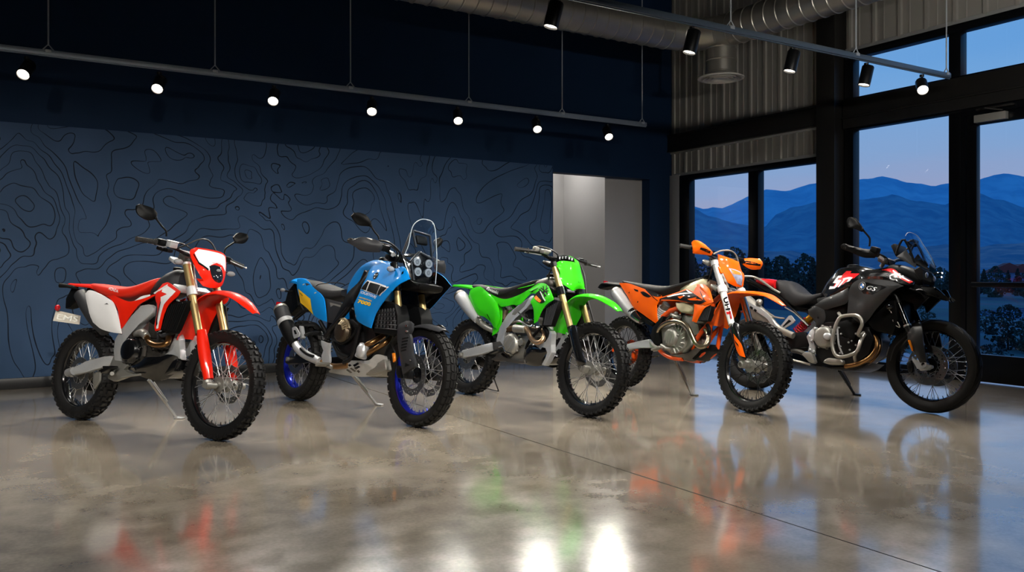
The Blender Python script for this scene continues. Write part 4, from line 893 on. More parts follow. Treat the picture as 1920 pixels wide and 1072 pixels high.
    b = MB(); b.lathe([(.961,1.17,0)][0], [(.045, -.015), (.045, .008), (.04, .014), (.001, .014)], (-.25, 0, 1), 24); b.build('fuel_cap', M_BMET, o)
    p = Panel([(.984,1.066,.145),(.999,1.106,.13),(1.065,1.134,.11),(1.176,1.119,.12),(1.315,1.085,.15),(1.35,1.087,.15),(1.408,1.1,.15),(1.48,1.072,.17),(1.561,1.006,.19),(1.473,.961,.215),(1.385,.893,.22),(1.282,.806,.215),(1.213,.73,.205),(1.172,.645,.195),(1.061,.667,.195),(.974,.7,.195),(.941,.75,.195),(.906,.811,.19),(.961,.898,.19),(.977,.962,.18),(.988,1.019,.16)], .022, .006, roll=.03, k=4, corner=45, inner=2)
    p.decal([(1.037,.995,.19),(1.385,.944,.19),(1.288,.876,.19),(.972,.922,.19)], 1, .0015)
    for L in ([(1.041,.987,.19),(1.069,.982,.19),(1.062,.917,.19),(.988,.928,.19)], [(1.081,.978,.19),(1.239,.957,.19),(1.24,.886,.19),(1.073,.913,.19)], [(1.251,.952,.19),(1.365,.936,.19),(1.28,.883,.19),(1.25,.887,.19)]): p.decal(L, 5, .0045)
    p.text('SOUSTOURJ', [(.981,.89,.2)][0], [(1.239,.853,.2)][0], .024, 1, up=[(.984,.909,.2)][0], bold=.02, shear=.2)
    p.text('ADVENTURE', [(.982,.862,.2)][0], [(1.183,.834,.2)][0], .009, 3, up=[(.985,.875,.2)][0], bold=.03)
    p.text('7000', [(.98,.822,.2)][0], [(1.178,.799,.2)][0], .028, 3, up=[(.98,.855,.2)][0], bold=.045, shear=.15)
    c0 = [(1.109,1.03,.17)][0]; p.decal([(c0[0]+.024*math.cos(k*PI/8), c0[1]+.027*math.sin(k*PI/8), 0) for k in range(16)], 5, .003)
    for k in range(3):
        A = k*2*PI/3+.5; p.decal([(c0[0]+math.cos(A+e)*r*.95, c0[1]+math.sin(A+e)*r, 0) for e, r in ((0, .006), (.25, .016), (0, .02), (-.25, .016))], 4, .006)
    p.decal([(.952,.731,.19),(.972,.738,.19),(.979,.72,.19),(.963,.712,.19)], 4); p.decal([(1.453,1.057,.18),(1.469,1.062,.18),(1.479,1.043,.18),(1.464,1.038,.18)], 2)
    g = p.build('side_fairing', [M_BLU, M_WHT, M_INK, M_YEL, M_ALU, M_INK], t); mirror(g, (3,))
    p = Panel([(.962,1.08,.13),(.993,1.025,.155),(.961,.963,.17),(.891,.818,.18),(.809,.816,.15),(.598,.651,.13),(.547,.664,.13),(.642,.798,.13),(.697,.904,.12),(.811,.977,.12),(.902,1.06,.12)], .012, .02, k=3); mirror(p.build('frame_cover', M_BLK, t))
    # seat and tail
    a = [(-.176,1.003,0),(-.071,1.011,0),(.04,.998,0),(.15,.984,0),(.204,.973,0),(.321,.953,0),(.445,.935,0),(.532,.937,0)]; c2 = [(-.027,.962,.08),(.084,.936,.08),(.198,.899,.08),(.308,.869,.08),(.392,.855,.08),(.496,.836,.08),(.571,.848,.08),(.66,.877,.08)]
    b = MB(); b.loft([(u[0], v[1], u[1], w) for u, v, w in zip(a, c2, (.07, .11, .125, .13, .135, .135, .115, .08))], 24, 3, 3.2); s_ = b.build('seat', M_SEAT, t)
    b = MB(); pr = [(.199,.916,.12),(.24,.96,.12),(.35,.972,.12)]; b.tube([pr[0], pr[1], (pr[2][0], pr[2][1]+.012, .06), (pr[2][0]+.01, pr[2][1]+.018, 0), (pr[2][0], pr[2][1]+.012, -.06)], .004, 6, 4); b.build('seat_seam', M_BLK, s_)
    b = MB(); b.ribbon([(q[0], q[1], w) for q, w in zip([(-.329,1.009,0),(-.253,1.024,0),(-.139,1.017,0),(-.044,.989,0)], (.07, .09, .1, .1))], .02, 4, 9, .35); b.build('tail_cover', M_BLU, t)
    p = Panel([(-.143,1.004,.1),(-.045,1.008,.11),(.056,.99,.115),(.222,.925,.135),(.389,.854,.145),(.439,.769,.145),(.47,.667,.14),(.402,.675,.14),(.256,.712,.135),(-.02,.845,.12),(-.107,.929,.11)], .012, .006, roll=.025, corner=42)
    p.decal([(-.065,.922,.13),(.042,.888,.13),(.192,.84,.13),(.225,.774,.13),(.256,.712,.13),(.126,.765,.13),(.003,.806,.13)], 1); p.text('S700', [(-.019,.88,.13)][0], [(.047,.857,.13)][0], .014, 2, .003, up=[(-.025,.902,.13)][0], bold=.02)
    for L in ([(.003,.958,.13),(.033,.968,.13),(.044,.957,.13),(.016,.95,.13)], [(.239,.89,.14),(.268,.899,.14),(.28,.89,.14),(.253,.882,.14)]): p.decal(L, 3, .004)
    mirror(p.build('side_panel', [M_BLU, M_YEL, M_INK, M_ALU], t), (2,))
    p = Panel([(.353,.854,.12),(.461,.841,.12),(.641,.814,.12),(.659,.779,.12),(.577,.672,.12),(.478,.662,.12),(.439,.676,.12),(.401,.77,.12)], .012, .02, k=3); p.decal([(.465,.82,.12),(.625,.803,.12),(.628,.788,.12),(.529,.801,.12),(.493,.784,.12)], 1); mirror(p.build('battery_cover', [M_GREY, M_CAST], t))
    b = MB(); b.block([(-.28,.977,.03),(-.242,.92,.03),(-.152,.784,.03),(-.242,.736,.03),(-.287,.688,.03),(-.333,.732,.03),(-.486,.774,.03),(-.481,.804,.03),(-.375,.807,.03),(-.377,.906,.03)], -.05, .05, .012); b.build('tail_bracket', M_BLK, t)
    MB().box([(-.507,.783,.03)][0], (.02, .08, .05), bev=.008).build('tail_light', M_RLENS, t)
    blinker(t, [(-.293,.905,.14)][0], (.035, .018, .016), [(-.306,.899,.1),(-.283,.905,.05)], M_BLK, M_CLR)
    b = MB(); b.tube([(-.095,.658,.12),(.015,.737,.1),(.185,.743,.1)], .013, 8, 3); b.build('exhaust_hanger', M_BLK, t); b = MB(); b.tube([(-.041,.666,.12),(.06,.733,.1),(-.08,.804,.08)], .009, 8); b.build('subframe', M_BMET, t)
    # exhaust
    e = [(-.239,.734,.16),(-.125,.621,.16),(.026,.463,.16)]
    b = MB(); b.tube([e[0], e[1]], [.062, .064], 26); o = b.build('muffler', M_GREY, t); b = MB(); b.tube([(-.125,.621,.16),(-.038,.542,.16),(.049,.459,.16)], [.063, .06, .038], 24, 3); b.build('muffler_cone', M_BLK, o)
    d = (Vector(e[0])-Vector(e[1])).normalized(); b = MB(); b.tube([Vector(e[0])*1-d*.01, Vector(e[0])+d*.012][0:0] or [tuple(Vector(e[0])-d*.005), tuple(Vector(e[0])+d*.022)], [.064, .058], 26); b.build('end_cap', M_CAST, o)
    b = MB(); b.tube([tuple(Vector(e[1])+d*.03), tuple(Vector(e[1])-d*.012)], .068, 26); b.build('clamp', M_ALU, o)
    p = Panel([(.1,.592,.225),(.151,.604,.225),(.227,.556,.225),(.227,.529,.225),(.153,.509,.225),(.124,.54,.225)], .003, .008); p.decal([(.137,.573,.225),(.163,.579,.225),(.197,.549,.225),(.166,.542,.225)], 1); p.build('muffler_bracket', [M_ALU, M_BLK], o)
    b = MB(); b.tube([(.038,.476,.15),(.11,.431,.15),(.23,.391,.15),(.381,.366,.15),(.464,.356,.15)], [.03, .036, .036, .034, .028], 18, 4); o = b.build('heat_shield', M_ALU, t)
    b = MB(); b.tube([(.198,.435,.18),(.301,.4,.18),(.407,.386,.18)], .012, 8, 3); b.build('heat_shield_slot', M_BLK, o)
    b = MB(); b.tube([(.41,.359,.13),(.534,.337,.13),(.67,.333,.13),(.85,.358,.13)], .024, 12, 3); b.build('exhaust_pipe', M_BRNZ, t)
    for P in ([(1.122,.606,.04),(1.117,.578,.08),(1.111,.544,.13),(1.077,.519,.15),(1.021,.469,.14)], [(1.152,.597,0),(1.201,.565,.06),(1.174,.522,.1),(1.124,.482,.13),(1.031,.442,.12)]): MB().tube(P, .021, 14, 5).build('header_pipe', M_BRNZ, t)
    b = MB(); b.tube([(1.065,.524,.16),(1.033,.43,.16)], [.038, .045], 20); c3 = [(1.092,.475,.2)][0]; b.ball(c3, (.05, .03, .055), 16, 12); b.build('oil_filter', M_ALU, t)
    # frame and engine
    for sg in (1, -1):
        q = lambda P: [(a[0], a[1], a[2]*sg) for a in P]
        b = MB(); b.tube(q([(.933,1.068,.13),(.786,.823,.13),(.579,.65,.13),(.465,.55,.13)]), .02, 10, 3); b.tube(q([(.958,.683,.14),(.928,.572,.14),(.889,.42,.14),(.789,.372,.14)]), .018, 10, 3); b.build('frame_tube', M_BMET, t)
        b = MB(); b.tube(q([(.357,.667,.13),(.478,.578,.13)]), .016, 10); b.build('subframe_strut', M_BMET, t)
        b = MB(); b.block([(-.134,.301,.11),(-.125,.352,.11),(.08,.372,.11),(.385,.405,.11),(.508,.394,.11),(.522,.332,.11),(.239,.33,.11),(-.074,.283,.11)], .09*sg, .125*sg, .01); sw = b.build('swingarm', M_BMET, t); b = MB(); b.lathe(Vector((-.07, -sg*.125, .333)), [(.018, -.01), (.018, .02), (.01, .022)], (0, -sg, 0), 6); b.build('axle_nut', M_CAST, sw)
    b = MB(); b.block([(.467,.642,.12),(.574,.688,.12),(.796,.708,.12),(.914,.663,.12),(.976,.537,.12),(.929,.425,.12),(.756,.381,.12),(.638,.403,.12),(.537,.509,.12)], -.12, .12, .02); b.block([(.708,.799,.1),(1.02,.69,.1),(1.11,.586,.1),(.983,.529,.1),(.854,.632,.1)], -.1, .1, .015); b.build('engine_block', M_BMET, t)
    c3 = [(.736,.601,.15)][0]; cover(t, 'clutch_cover', c3, .085, .035, mat('dark bronze cover', '4a4033', .4, .75, var=.2), 0, 8)
    b = MB()
    for k in range(6):
        A = .4+k*.25; b.tube([(c3[0]+math.cos(A)*.05, c3[1]+math.sin(A)*.05, .185), (c3[0]+math.cos(A)*.1, c3[1]+math.sin(A)*.1, .15)], .009, 6)
    b.tube([(c3[0]+math.cos(.3+i*.15)*.095, c3[1]+math.sin(.3+i*.15)*.095, .155) for i in range(12)], .012, 8); b.build('starter_cover', mat('pale bronze casting', '9b8c70', .4, .7), t)
    b = MB(); b.tube([(.607,.512,.14),(.7,.436,.14),(.853,.417,.14)], .014, 8, 3); b.tube([(.633,.554,.15),(.738,.509,.15),(.872,.568,.15),(.928,.641,.15)], .01, 8, 3); b.build('coolant_hose', M_BLK, t)
    p = Panel([(.509,.286,.09),(.691,.34,.13),(.799,.347,.14),(.826,.39,.14),(1.017,.405,.14),(1.118,.416,.14),(1.187,.462,.13),(1.253,.457,.09),(1.229,.394,.05),(1.177,.332,.04),(1.055,.292,.08),(.822,.277,.1),(.509,.275,.08)], .02, .006, roll=.03, corner=42)
    for L in ([(.808,.319,.13),(.839,.327,.13),(.884,.306,.13),(.854,.299,.13)], [(.85,.358,.13),(.876,.368,.13),(.896,.357,.13),(.874,.348,.13)], [(.87,.335,.13),(.899,.342,.13),(.94,.321,.13),(.911,.313,.13)], [(.913,.363,.13),(.97,.387,.13),(.99,.377,.13),(.933,.35,.13)], [(.926,.344,.13),(.984,.364,.13),(1.003,.356,.13),(.946,.331,.13)], [(.94,.321,.13),(.973,.334,.13),(.984,.32,.13),(.96,.31,.13)]): p.decal(L, 1)
    o = p.build('skid_plate', [M_ALU, M_GBLK], t); mirror(o, (1,))
    b = MB(); b.block([(.555,.286,.1),(.764,.373,.1),(1.062,.402,.1),(1.241,.44,.1),(1.282,.357,.1),(1.083,.301,.1),(.82,.282,.1)], -.1, .1, .02); b.build('skid_plate_base', M_CAST, t)
    p = Panel([(.457,.517,.16),(.525,.505,.16),(.584,.504,.16),(.589,.437,.16),(.615,.367,.16),(.593,.335,.16),(.522,.35,.16),(.49,.399,.16),(.51,.442,.16),(.471,.481,.16)], .006, .02, k=3); mirror(p.build('footpeg_plate', M_ALU, t))
    b = MB(); b.tube([(.466,.335,.16),(.6,.335,.17),(.664,.321,.16)], .016, 8, 2); b.box([(.624,.339,.22)][0], (.07, .09, .02), (0, -.3, .2), .004); b.build('footpeg', M_CAST, t)
    b = MB(); b.tube([(.024,.616,.1),(.232,.637,.1),(.323,.598,.1)], .016, 8, 2); b.tube([(.101,.53,.12),(.24,.57,.12),(.363,.572,.12)], .014, 8, 2); b.build('passenger_peg_bracket', M_BMET, t); b = MB(); b.block([(.073,.614,.14),(.105,.616,.14),(.156,.521,.14),(.121,.508,.14)], .12, .15, .004); b.build('passenger_peg', M_ALU, t)
    shock(t, [(.329,.703,.02)][0], [(.359,.399,.02)][0], M_GREY, M_BMET)
    # nose: headlamp tower behind a clear windscreen
    p = Panel([(1.355,1.191,.135),(1.387,1.149,.07),(1.383,1.231,0),(1.41,1.2,-.075),(1.402,1.191,-.11),(1.414,1.015,-.12),(1.422,1.002,-.02),(1.42,1.012,.07),(1.39,1.092,.1)], .02, .02, 'front', k=2, corner=20)
    hl = p.build('headlamp_tower', M_GBLK, t)
    for L in ([(1.405,1.152,.03)], [(1.431,1.078,.03)], [(1.423,1.149,-.06)], [(1.412,1.083,-.06)]):
        x, z, l = L[0]; c3 = (p.f(Vector((l, z)))+.012, z, l); b = MB(); b.lathe(c3, [(.001, .004), (.014, .006), (.02, .002), (.024, -.01)], (1, 0, 0), 18); o = b.build('headlamp', M_CLR, hl)
        b = MB(); b.lathe(c3, [(.024, -.012), (.03, -.008), (.031, .004), (.024, .004)], (1, 0, 0), 18); b.build('headlamp_ring', M_ALU, o)
    b = MB(); b.tube([(1.396,1.144,.07),(1.389,1.223,0),(1.421,1.191,-.08)], .012, 8, 1); b.tube([(1.396,1.144,.07),(1.452,1.01,.07)], .008, 8); b.build('headlamp_brow', M_GREY, hl)
    b = MB(); b.block([(1.301,1.026,0),(1.442,.99,0),(1.573,.992,0),(1.551,.944,0),(1.429,.932,0),(1.279,.969,0),(1.168,.947,0),(1.16,.987,0)], -.12, .1, .02); b.build('nose_underside', M_BLK, t)
    b = MB(); b.tube([(1.349,1.195,.12),(1.377,1.345,.09),(1.383,1.371,.08),(1.418,1.252,.06)], .01, 8, 1); b.tube([(1.384,1.369,.075),(1.39,1.358,-.075)], .008, 8); b.tube([(1.39,1.358,-.075),(1.403,1.266,-.09),(1.394,1.201,-.11)], .01, 8); sc = b.build('screen_frame', M_GREY, t)
    b = MB(); b.box([(1.378,1.313,-.01)][0], (.03, .1, .07), (0, -.4, 0), .012); b.build('dashboard', M_BLK, t)
    sp = [(1.36,1.192,.13),(1.384,1.261,.125),(1.381,1.355,.115),(1.386,1.411,.1),(1.39,1.451,.055),(1.393,1.463,.01),(1.396,1.457,-.05),(1.4,1.413,-.08),(1.411,1.297,-.1),(1.424,1.152,-.115),(1.42,1.011,-.125),(1.422,1.002,-.02),(1.436,1.01,.07),(1.42,1.09,.11)]
    p = Panel([(x+.03, z, l) for x, z, l in sp], .02, .004, 'front', roll=.05, k=4); ws = p.build('windscreen', M_GLASS, t)
    b = MB(); b.tube([(x+.032, z, l) for x, z, l in sp[:11]], .0028, 6, 4); b.build('screen_edge', mat('clear acrylic edge', 'c9d8e6', .1, alpha=.55), ws)
    # controls
    b = MB(); b.tube([(1.104,1.252,.43),(1.198,1.252,.3),(1.24,1.231,.24),(1.216,1.196,.13),(1.175,1.179,.05),(1.076,1.195,-.05),(1.062,1.231,-.15),(1.157,1.228,-.27),(1.172,1.202,-.38)], .0135, 12, 4); b.build('handlebar', M_BMET, t)
    grip(t, *[(1.106,1.251,.42),(1.181,1.252,.3)], M_GRIP); grip(t, *[(1.169,1.199,-.39),(1.166,1.22,-.29)], M_GRIP)
    p = Panel([(1.104,1.254,.435),(1.126,1.262,.43),(1.144,1.252,.42),(1.195,1.28,.37),(1.211,1.278,.31),(1.252,1.27,.28),(1.27,1.25,.24),(1.267,1.221,.24),(1.255,1.188,.25),(1.212,1.181,.3),(1.183,1.183,.36),(1.162,1.207,.4),(1.122,1.23,.43)], .05, .008, 'front', roll=.03, corner=50); p.build('hand_guard', M_GREY, t)
    p = Panel([(1.183,1.215,-.31),(1.192,1.224,-.39),(1.185,1.177,-.42),(1.178,1.125,-.42),(1.167,1.143,-.34),(1.186,1.18,-.3)], .03, .008, 'front', roll=.03); p.build('hand_guard', M_GREY, t)
    b = MB(); b.box([(1.234,1.228,.2)][0], (.06, .07, .05), (0, .3, 0), .012); b.build('brake_reservoir', M_BLK, t); b = MB(); b.box([(1.158,1.179,.05)][0], (.06, .14, .05), (0, .4, 0), .012); b.build('bar_clamp', M_BMET, t)
    b = MB(); b.tube([(1.138,1.223,.12),(1.236,1.192,.12)], .018, 12); b.build('bar_riser', M_ALU, t)
    b = MB(); b.tube([(1.221,1.274,.25),(1.258,1.272,.2),(1.264,1.244,.13),(1.261,1.203,.08),(1.197,1.149,.05)], .007, 8, 5); b.build('cable', M_CABLE, t); b = MB(); b.tube([(1.214,1.26,.22),(1.248,1.249,.16),(1.254,1.21,.1),(1.178,1.148,.06)], .006, 8, 5); b.build('cable', M_CABLE, t)
    mirror_part(t, [(1.13,1.423,.44),(1.148,1.446,.43),(1.169,1.452,.4),(1.201,1.434,.36),(1.216,1.396,.33),(1.225,1.362,.325),(1.192,1.363,.34),(1.165,1.363,.39),(1.141,1.392,.42)], .025, [(1.222,1.366,.33),(1.232,1.328,.3),(1.235,1.304,.27),(1.238,1.28,.26)], M_BLK, M_CHR)
    mirror_part(t, [(1.117,1.352,-.33),(1.11,1.381,-.345),(1.123,1.405,-.385),(1.137,1.389,-.4),(1.133,1.345,-.385),(1.131,1.31,-.345)], .02, [(1.128,1.317,-.34),(1.141,1.265,-.31),(1.165,1.225,-.29)], M_BLK, M_CHR)
    blinker(t, [(1.338,1.073,.2)][0], (.024, .03, .022), [(1.337,1.072,.17),(1.323,1.068,.13)], M_BLK, M_CLR); blinker(t, [(1.399,1.032,-.22)][0], (.02, .032, .02), [(1.385,1.032,-.2),(1.418,1.031,-.13)], M_BLK, M_CLR)
    kickstand(t, [(.531,.268,-.12)][0], [(.598,.047,-.335)][0], M_ALU, .012)
    b = MB(); b.tube([(1.299,.559,.1),(1.388,.497,.12),(1.41,.406,.1)], .006, 8, 4); b.build('brake_hose', M_CABLE, t)
    b = MB(); b.tube([(-.42,.197,-.08),(.165,.348,-.08)], .009, 6); b.build('chain', M_CHAIN, t)
    return t
blue_bike()


# ================================================================ green motocross motorcycle
M_GRN = mat('green plastic', '35c414', .42, coat=.5, var=.03, spec=.08)
def green_bike():
    t = bike((-4.6252,-2.5477,-1.41921,8.00), 'motocross_motorcycle', 'bright green motocross motorcycle with black seat, in the middle of the row')
    wheel(t, 'rear_wheel', -.08, .333, .122, .243, M_GBLK, M_RUB, 'knob', M_CAST, .05, .036, [(.07, .12, -.055, .003)], M_SPOKE, 32, M_DISC, (.11, .065), M_CHAIN)
    wheel(t, 'front_wheel', 1.388, .352, .09, .277, M_GBLK, M_RUB, 'knob', M_CAST, .052, .038, [(.09, .135, .052, .003)], M_SPOKE, 36, M_DISC)
    for sg in (1, -1):
        L = .105*sg; q = lambda p: (p[0], p[1], L)
        top, clamp, mid, low = [(.971,1.115,.105),(1.076,.912,.105),(1.217,.645,.105),(1.402,.354,.105)]
        b = MB(); b.tube([q(top), q(clamp), q(mid)], [.027, .0265, .0245], 18); o = b.build('fork_tube', M_GOLD, t)
        b = MB(); b.tube([q([(1.06,.942,.105)][0]), q([(1.089,.883,.105)][0])], .034, 20); b.build('fork_collar', M_GBLK, o); b = MB(); b.tube([q([(.961,1.136,.105)][0]), q([(.979,1.099,.105)][0])], .031, 18); b.build('fork_cap', M_BMET, o)
        b = MB(); b.tube([q(mid), q(low)], [.027, .029], 16); b.build('fork_leg', M_BMET, t)
        p = Panel([(x, z, l) for x, z, l in [(1.232,.632,.14),(1.261,.659,.14),(1.299,.661,.14),(1.343,.574,.14),(1.4,.469,.14),(1.438,.399,.14),(1.433,.374,.14),(1.366,.363,.14),(1.32,.443,.14),(1.271,.539,.14)]], .025, .01, roll=.02); g = p.build('fork_guard', M_GBLK, t)
        if sg < 0:
            for v in g.data.vertices: v.co.y *= -1
            g.data.flip_normals()
        b = MB(); b.box(q([(1.402,.349,.105)][0]), (.075, .055, .06), (0, .3, 0), .014); b.lathe(q((1.388, .352, 0)), [(.022, -.03), (.022, .03), (.015, .034), (.015, .02), (.001, .02)], (0, -sg, 0), 18); b.build('axle_clamp', M_CAST, t)
    b = MB(); a, c = [(.9,1.13,0),(.999,.923,0)]
    b.box((a[0]-.01, a[1], 0), (.08, .27, .03), (0, .43, 0), .012); b.box((c[0]-.01, c[1], 0), (.08, .27, .034), (0, .43, 0), .012); b.tube([a, c], .028, 14); b.build('triple_clamp', M_BMET, t)
    b = MB(); b.ribbon([(q[0], q[1], w) for q, w in zip([(1.62,.796,0),(1.559,.843,0),(1.476,.88,0),(1.377,.908,0),(1.257,.913,0),(1.166,.893,0),(1.101,.836,0),(1.053,.756,0),(1.005,.67,0),(.977,.601,0)], (.03, .055, .066, .074, .08, .086, .10, .115, .115, .06))], .005, 4, 11, .35, flip=True); b.build('front_fender', M_GRN, t)
    p = Panel([(.986,1.124,.115),(1.02,1.156,.09),(1.065,1.16,.01),(1.067,1.152,-.06),(1.077,1.054,-.1),(1.102,.976,-.115),(1.116,.961,-.115),(1.098,.956,-.06),(1.115,.929,.02),(1.101,.951,.06),(1.063,.983,.1),(1.05,1.02,.112),(1.047,1.057,.105),(1.024,1.1,.115)], .03, .006, 'front', roll=.05, corner=42)
    p.text('KX', [(1.081,1,-.03)][0], [(1.084,.998,-.06)][0], .013, 1, .003); m = p.build('number_plate', [M_GRN, M_INK], t)
    p = Panel([(.983,1.217,-.03),(1.001,1.201,-.07),(1.031,1.169,-.1),(1.049,1.088,-.12),(1.09,.989,-.13),(1.086,.977,-.125),(1.06,1.045,-.115),(1.04,1.137,-.085)], .01, .006, 'front'); p.build('plate_fin', M_GRN, m)
    b = MB(); b.tube([(.987,1.175,.09),(1.006,1.189,.03),(1.009,1.177,-.05)], .022, 14, 3); bp_ = b.build('bar_pad', M_BLK, t)
    b = MB()
    for k, c3 in enumerate([(.987,1.175,.09),(.995,1.181,.065),(1.002,1.186,.04),(1.009,1.185,.01),(1.009,1.181,-.02)]): b.box((c3[0]+.021, c3[1]+.003, c3[2]), (.004, .012, .018), (0, 0, .2*(k % 2)), .001)
    b.build('pad_lettering', M_WHT, bp_)
    # plastics
    p = Panel([(.678,.904,.12),(.76,.945,.115),(.854,.976,.115),(.962,.953,.15),(1.04,.902,.18),(1.102,.839,.2),(1.019,.796,.195),(.968,.743,.19),(.917,.664,.18),(.886,.649,.18),(.856,.761,.175),(.793,.819,.16),(.821,.886,.14),(.737,.891,.13)], .014, .005, roll=.025, inner=1)
    p.decal([(.813,.875,.17),(.876,.915,.17),(.908,.89,.17),(1.011,.819,.17),(.967,.806,.17),(.887,.826,.17)], 1); p.decal([(.836,.851,.17),(.852,.873,.17),(.964,.828,.17),(.948,.813,.17),(.895,.826,.17)], 2, .004); p.text('KX', [(.872,.841,.17)][0], [(.938,.819,.17)][0], .018, 3, .006, up=[(.878,.862,.17)][0], bold=.03)
    for L in ([(.856,.923,.17),(.875,.926,.17),(1.011,.869,.17),(1.008,.861,.17)], [(.899,.947,.17),(.912,.95,.17),(.997,.86,.17),(.987,.855,.17)], [(.986,.938,.17),(.996,.931,.17),(.921,.885,.17),(.913,.89,.17)], [(.764,.903,.17),(.846,.936,.17),(.843,.927,.17),(.778,.896,.17)], [(.945,.955,.17),(.954,.956,.17),(1.017,.88,.17),(1.009,.875,.17)], [(.874,.933,.17),(.882,.938,.17),(1.015,.892,.17),(1.013,.885,.17)], [(.938,.901,.17),(1.012,.913,.17),(1.015,.905,.17),(.946,.893,.17)]): p.decal(L, 1)
    p.decal([(.891,.902,.17),(.9,.906,.17),(1.021,.832,.17),(1.013,.824,.17)], 4, .004)
    mirror(p.build('radiator_shroud', [M_GRN, M_INK, M_GFX, M_YEL, M_WHT], t), (3,))
    p = Panel([(.058,.94,.11),(.161,.909,.125),(.246,.872,.13),(.435,.835,.135),(.593,.868,.13),(.711,.918,.125),(.819,.974,.115),(.843,.961,.12),(.783,.908,.13),(.709,.849,.135),(.644,.796,.135),(.545,.79,.135),(.411,.77,.135),(.359,.801,.14),(.248,.858,.13),(.129,.913,.115)], .008, .005, roll=.02); mirror(p.build('side_panel', M_GRN, t))
    p = Panel([(-.074,.843,.12),(-.066,.9,.115),(-.011,.927,.11),(.073,.935,.115),(.168,.902,.13),(.307,.835,.145),(.377,.786,.15),(.414,.683,.145),(.376,.587,.135),(.345,.591,.135),(.299,.636,.14),(.208,.676,.145),(.123,.693,.145),(.035,.759,.14)], .018, .006, roll=.03, ridges=[([(.116,.922,.15),(.315,.824,.15),(.405,.704,.15)], .008, .03)])
    p.decal([(.255,.703,.15),(.269,.698,.15),(.307,.644,.15),(.295,.649,.15)], 1); mirror(p.build('number_plate_panel', [M_GRN, M_INK], t))
    p = Panel([(.367,.767,.12),(.396,.751,.12),(.414,.596,.12),(.36,.549,.12),(.312,.524,.12),(.318,.591,.12),(.368,.605,.12)], .004, .01); mirror(p.build('mud_guard', M_GRN, t))
    b = MB(); b.ribbon([(q[0], q[1], w) for q, w in zip([(-.443,.962,0),(-.317,.963,0),(-.187,.96,0),(-.06,.952,0),(.149,.93,0)], (.035, .06, .08, .095, .09))], .012, 4, 9, .3); b.build('rear_fender', M_GRN, t)
    a = [(-.09,.959,0),(-.005,.963,0),(.146,.951,0),(.291,.941,0),(.431,.944,0),(.563,.967,0),(.705,1.005,0),(.79,1.022,0)]; c2 = [(.047,.933,.1),(.189,.883,.1),(.302,.854,.1),(.409,.841,.1),(.557,.875,.1),(.682,.924,.1),(.803,.973,.1),(.894,.994,.1)]
    b = MB(); b.loft([(u[0], v[1], u[1], w) for u, v, w in zip(a, c2, (.08, .105, .125, .128, .122, .11, .085, .05))], 24, 3, 3); o = b.build('seat', M_SEAT, t)
    b = MB(); b.tube([(q[0], q[1]-.002, w) for q, w in zip([(.036,.947,.09),(.11,.95,.09),(.258,.937,.09),(.4,.928,.09),(.537,.931,.09),(.666,.953,.09),(.805,.992,.09)], (.055, .08, .1, .102, .098, .088, .065))], .0045, 6, 4); b.build('seat_piping', M_GRN, o)
    lettering(t, o, 'Kawasaki', [(.172,.91,.12)][0], [(.335,.873,.12)][0], [(.179,.936,.12)][0], M_WHT, bold=.015)
    a = [(.676,.983,0),(.752,1.011,0),(.828,1.033,0),(.898,1.034,0),(.941,1.007,0)]; c2 = [(.686,.917,0),(.768,.908,0),(.847,.909,0),(.915,.921,0),(.948,.954,0)]
    b = MB(); b.loft([(u[0], v[1], u[1], w) for u, v, w in zip(a, c2, (.06, .09, .1, .09, .05))], 20, 3); o = b.build('fuel_tank', M_DCAST, t); b = MB(); b.lathe([(.828,1.036,0)][0], [(.035, -.01), (.035, .018), (.028, .024), (.001, .024)], (-.2, 0, 1), 18); b.build('fuel_cap', M_BLK, o)
    for sg in (1, -1):
        b = MB(); b.block([(.97,.767,.16),(1.059,.832,.16),(1.125,.839,.16),(1.12,.772,.16),(1.065,.637,.16),(.968,.632,.16)], .115*sg, .17*sg, .006); ro = b.build('radiator', M_BLK, t); p0, p1, p2, p3 = [(1.01,.778,.17),(1.122,.828,.17),(1.067,.646,.17),(.992,.643,.17)]
        for i in range(7):
            u = Vector(p0).lerp(Vector(p1), i/6); v = Vector(p3).lerp(Vector(p2), i/6); MB().tube([(u[0], u[1], .171*sg), (v[0], v[1], .171*sg)], .005, 6).build('louvre', M_GREY, ro)
    # exhaust
    e = [(-.186,.846,.125),(-.101,.792,.125),(.009,.714,.125),(.105,.648,.125)]
    b = MB(); b.tube(e, [.058, .06, .052, .036], 24, 3, flat=1); o = b.build('muffler', M_ALU, t); d = (Vector(e[0])-Vector(e[1])).normalized(); b = MB(); b.tube([tuple(Vector(e[0])-d*.01), tuple(Vector(e[0])+d*.02), tuple(Vector(e[0])+d*.035)], [.06, .054, .036], 24); b.build('end_cap', M_DCAST, o)
    b = MB(); b.tube([(.086,.649,.11),(.197,.597,.11),(.309,.569,.11)], [.034, .026, .022], 14, 3); bolts(b, [(.138,.676,.15),(.165,.649,.15)], .01, .01); b.build('exhaust_link', M_CAST, t)
    b = MB(); b.tube([(.653,.603,.13),(.748,.611,.15),(.807,.582,.16),(.857,.531,.165),(.908,.506,.165),(.95,.509,.155),(.961,.546,.13),(.928,.589,.1),(.864,.62,.07)], .019, 14, 5); o = b.build('exhaust_pipe', mat('straw tinted pipe', 'b09274', .28, .9, var=.25, scale=15), t)
    b = MB(); b.tube([(.623,.6,.14),(.771,.599,.155)], [.034, .03], 16); b.build('exhaust_flange', M_CAST, o); b = MB(); b.tube([(.461,.584,.1),(.559,.599,.12),(.619,.606,.13)], .024, 12, 3); b.build('exhaust_bend', M_COP, o)
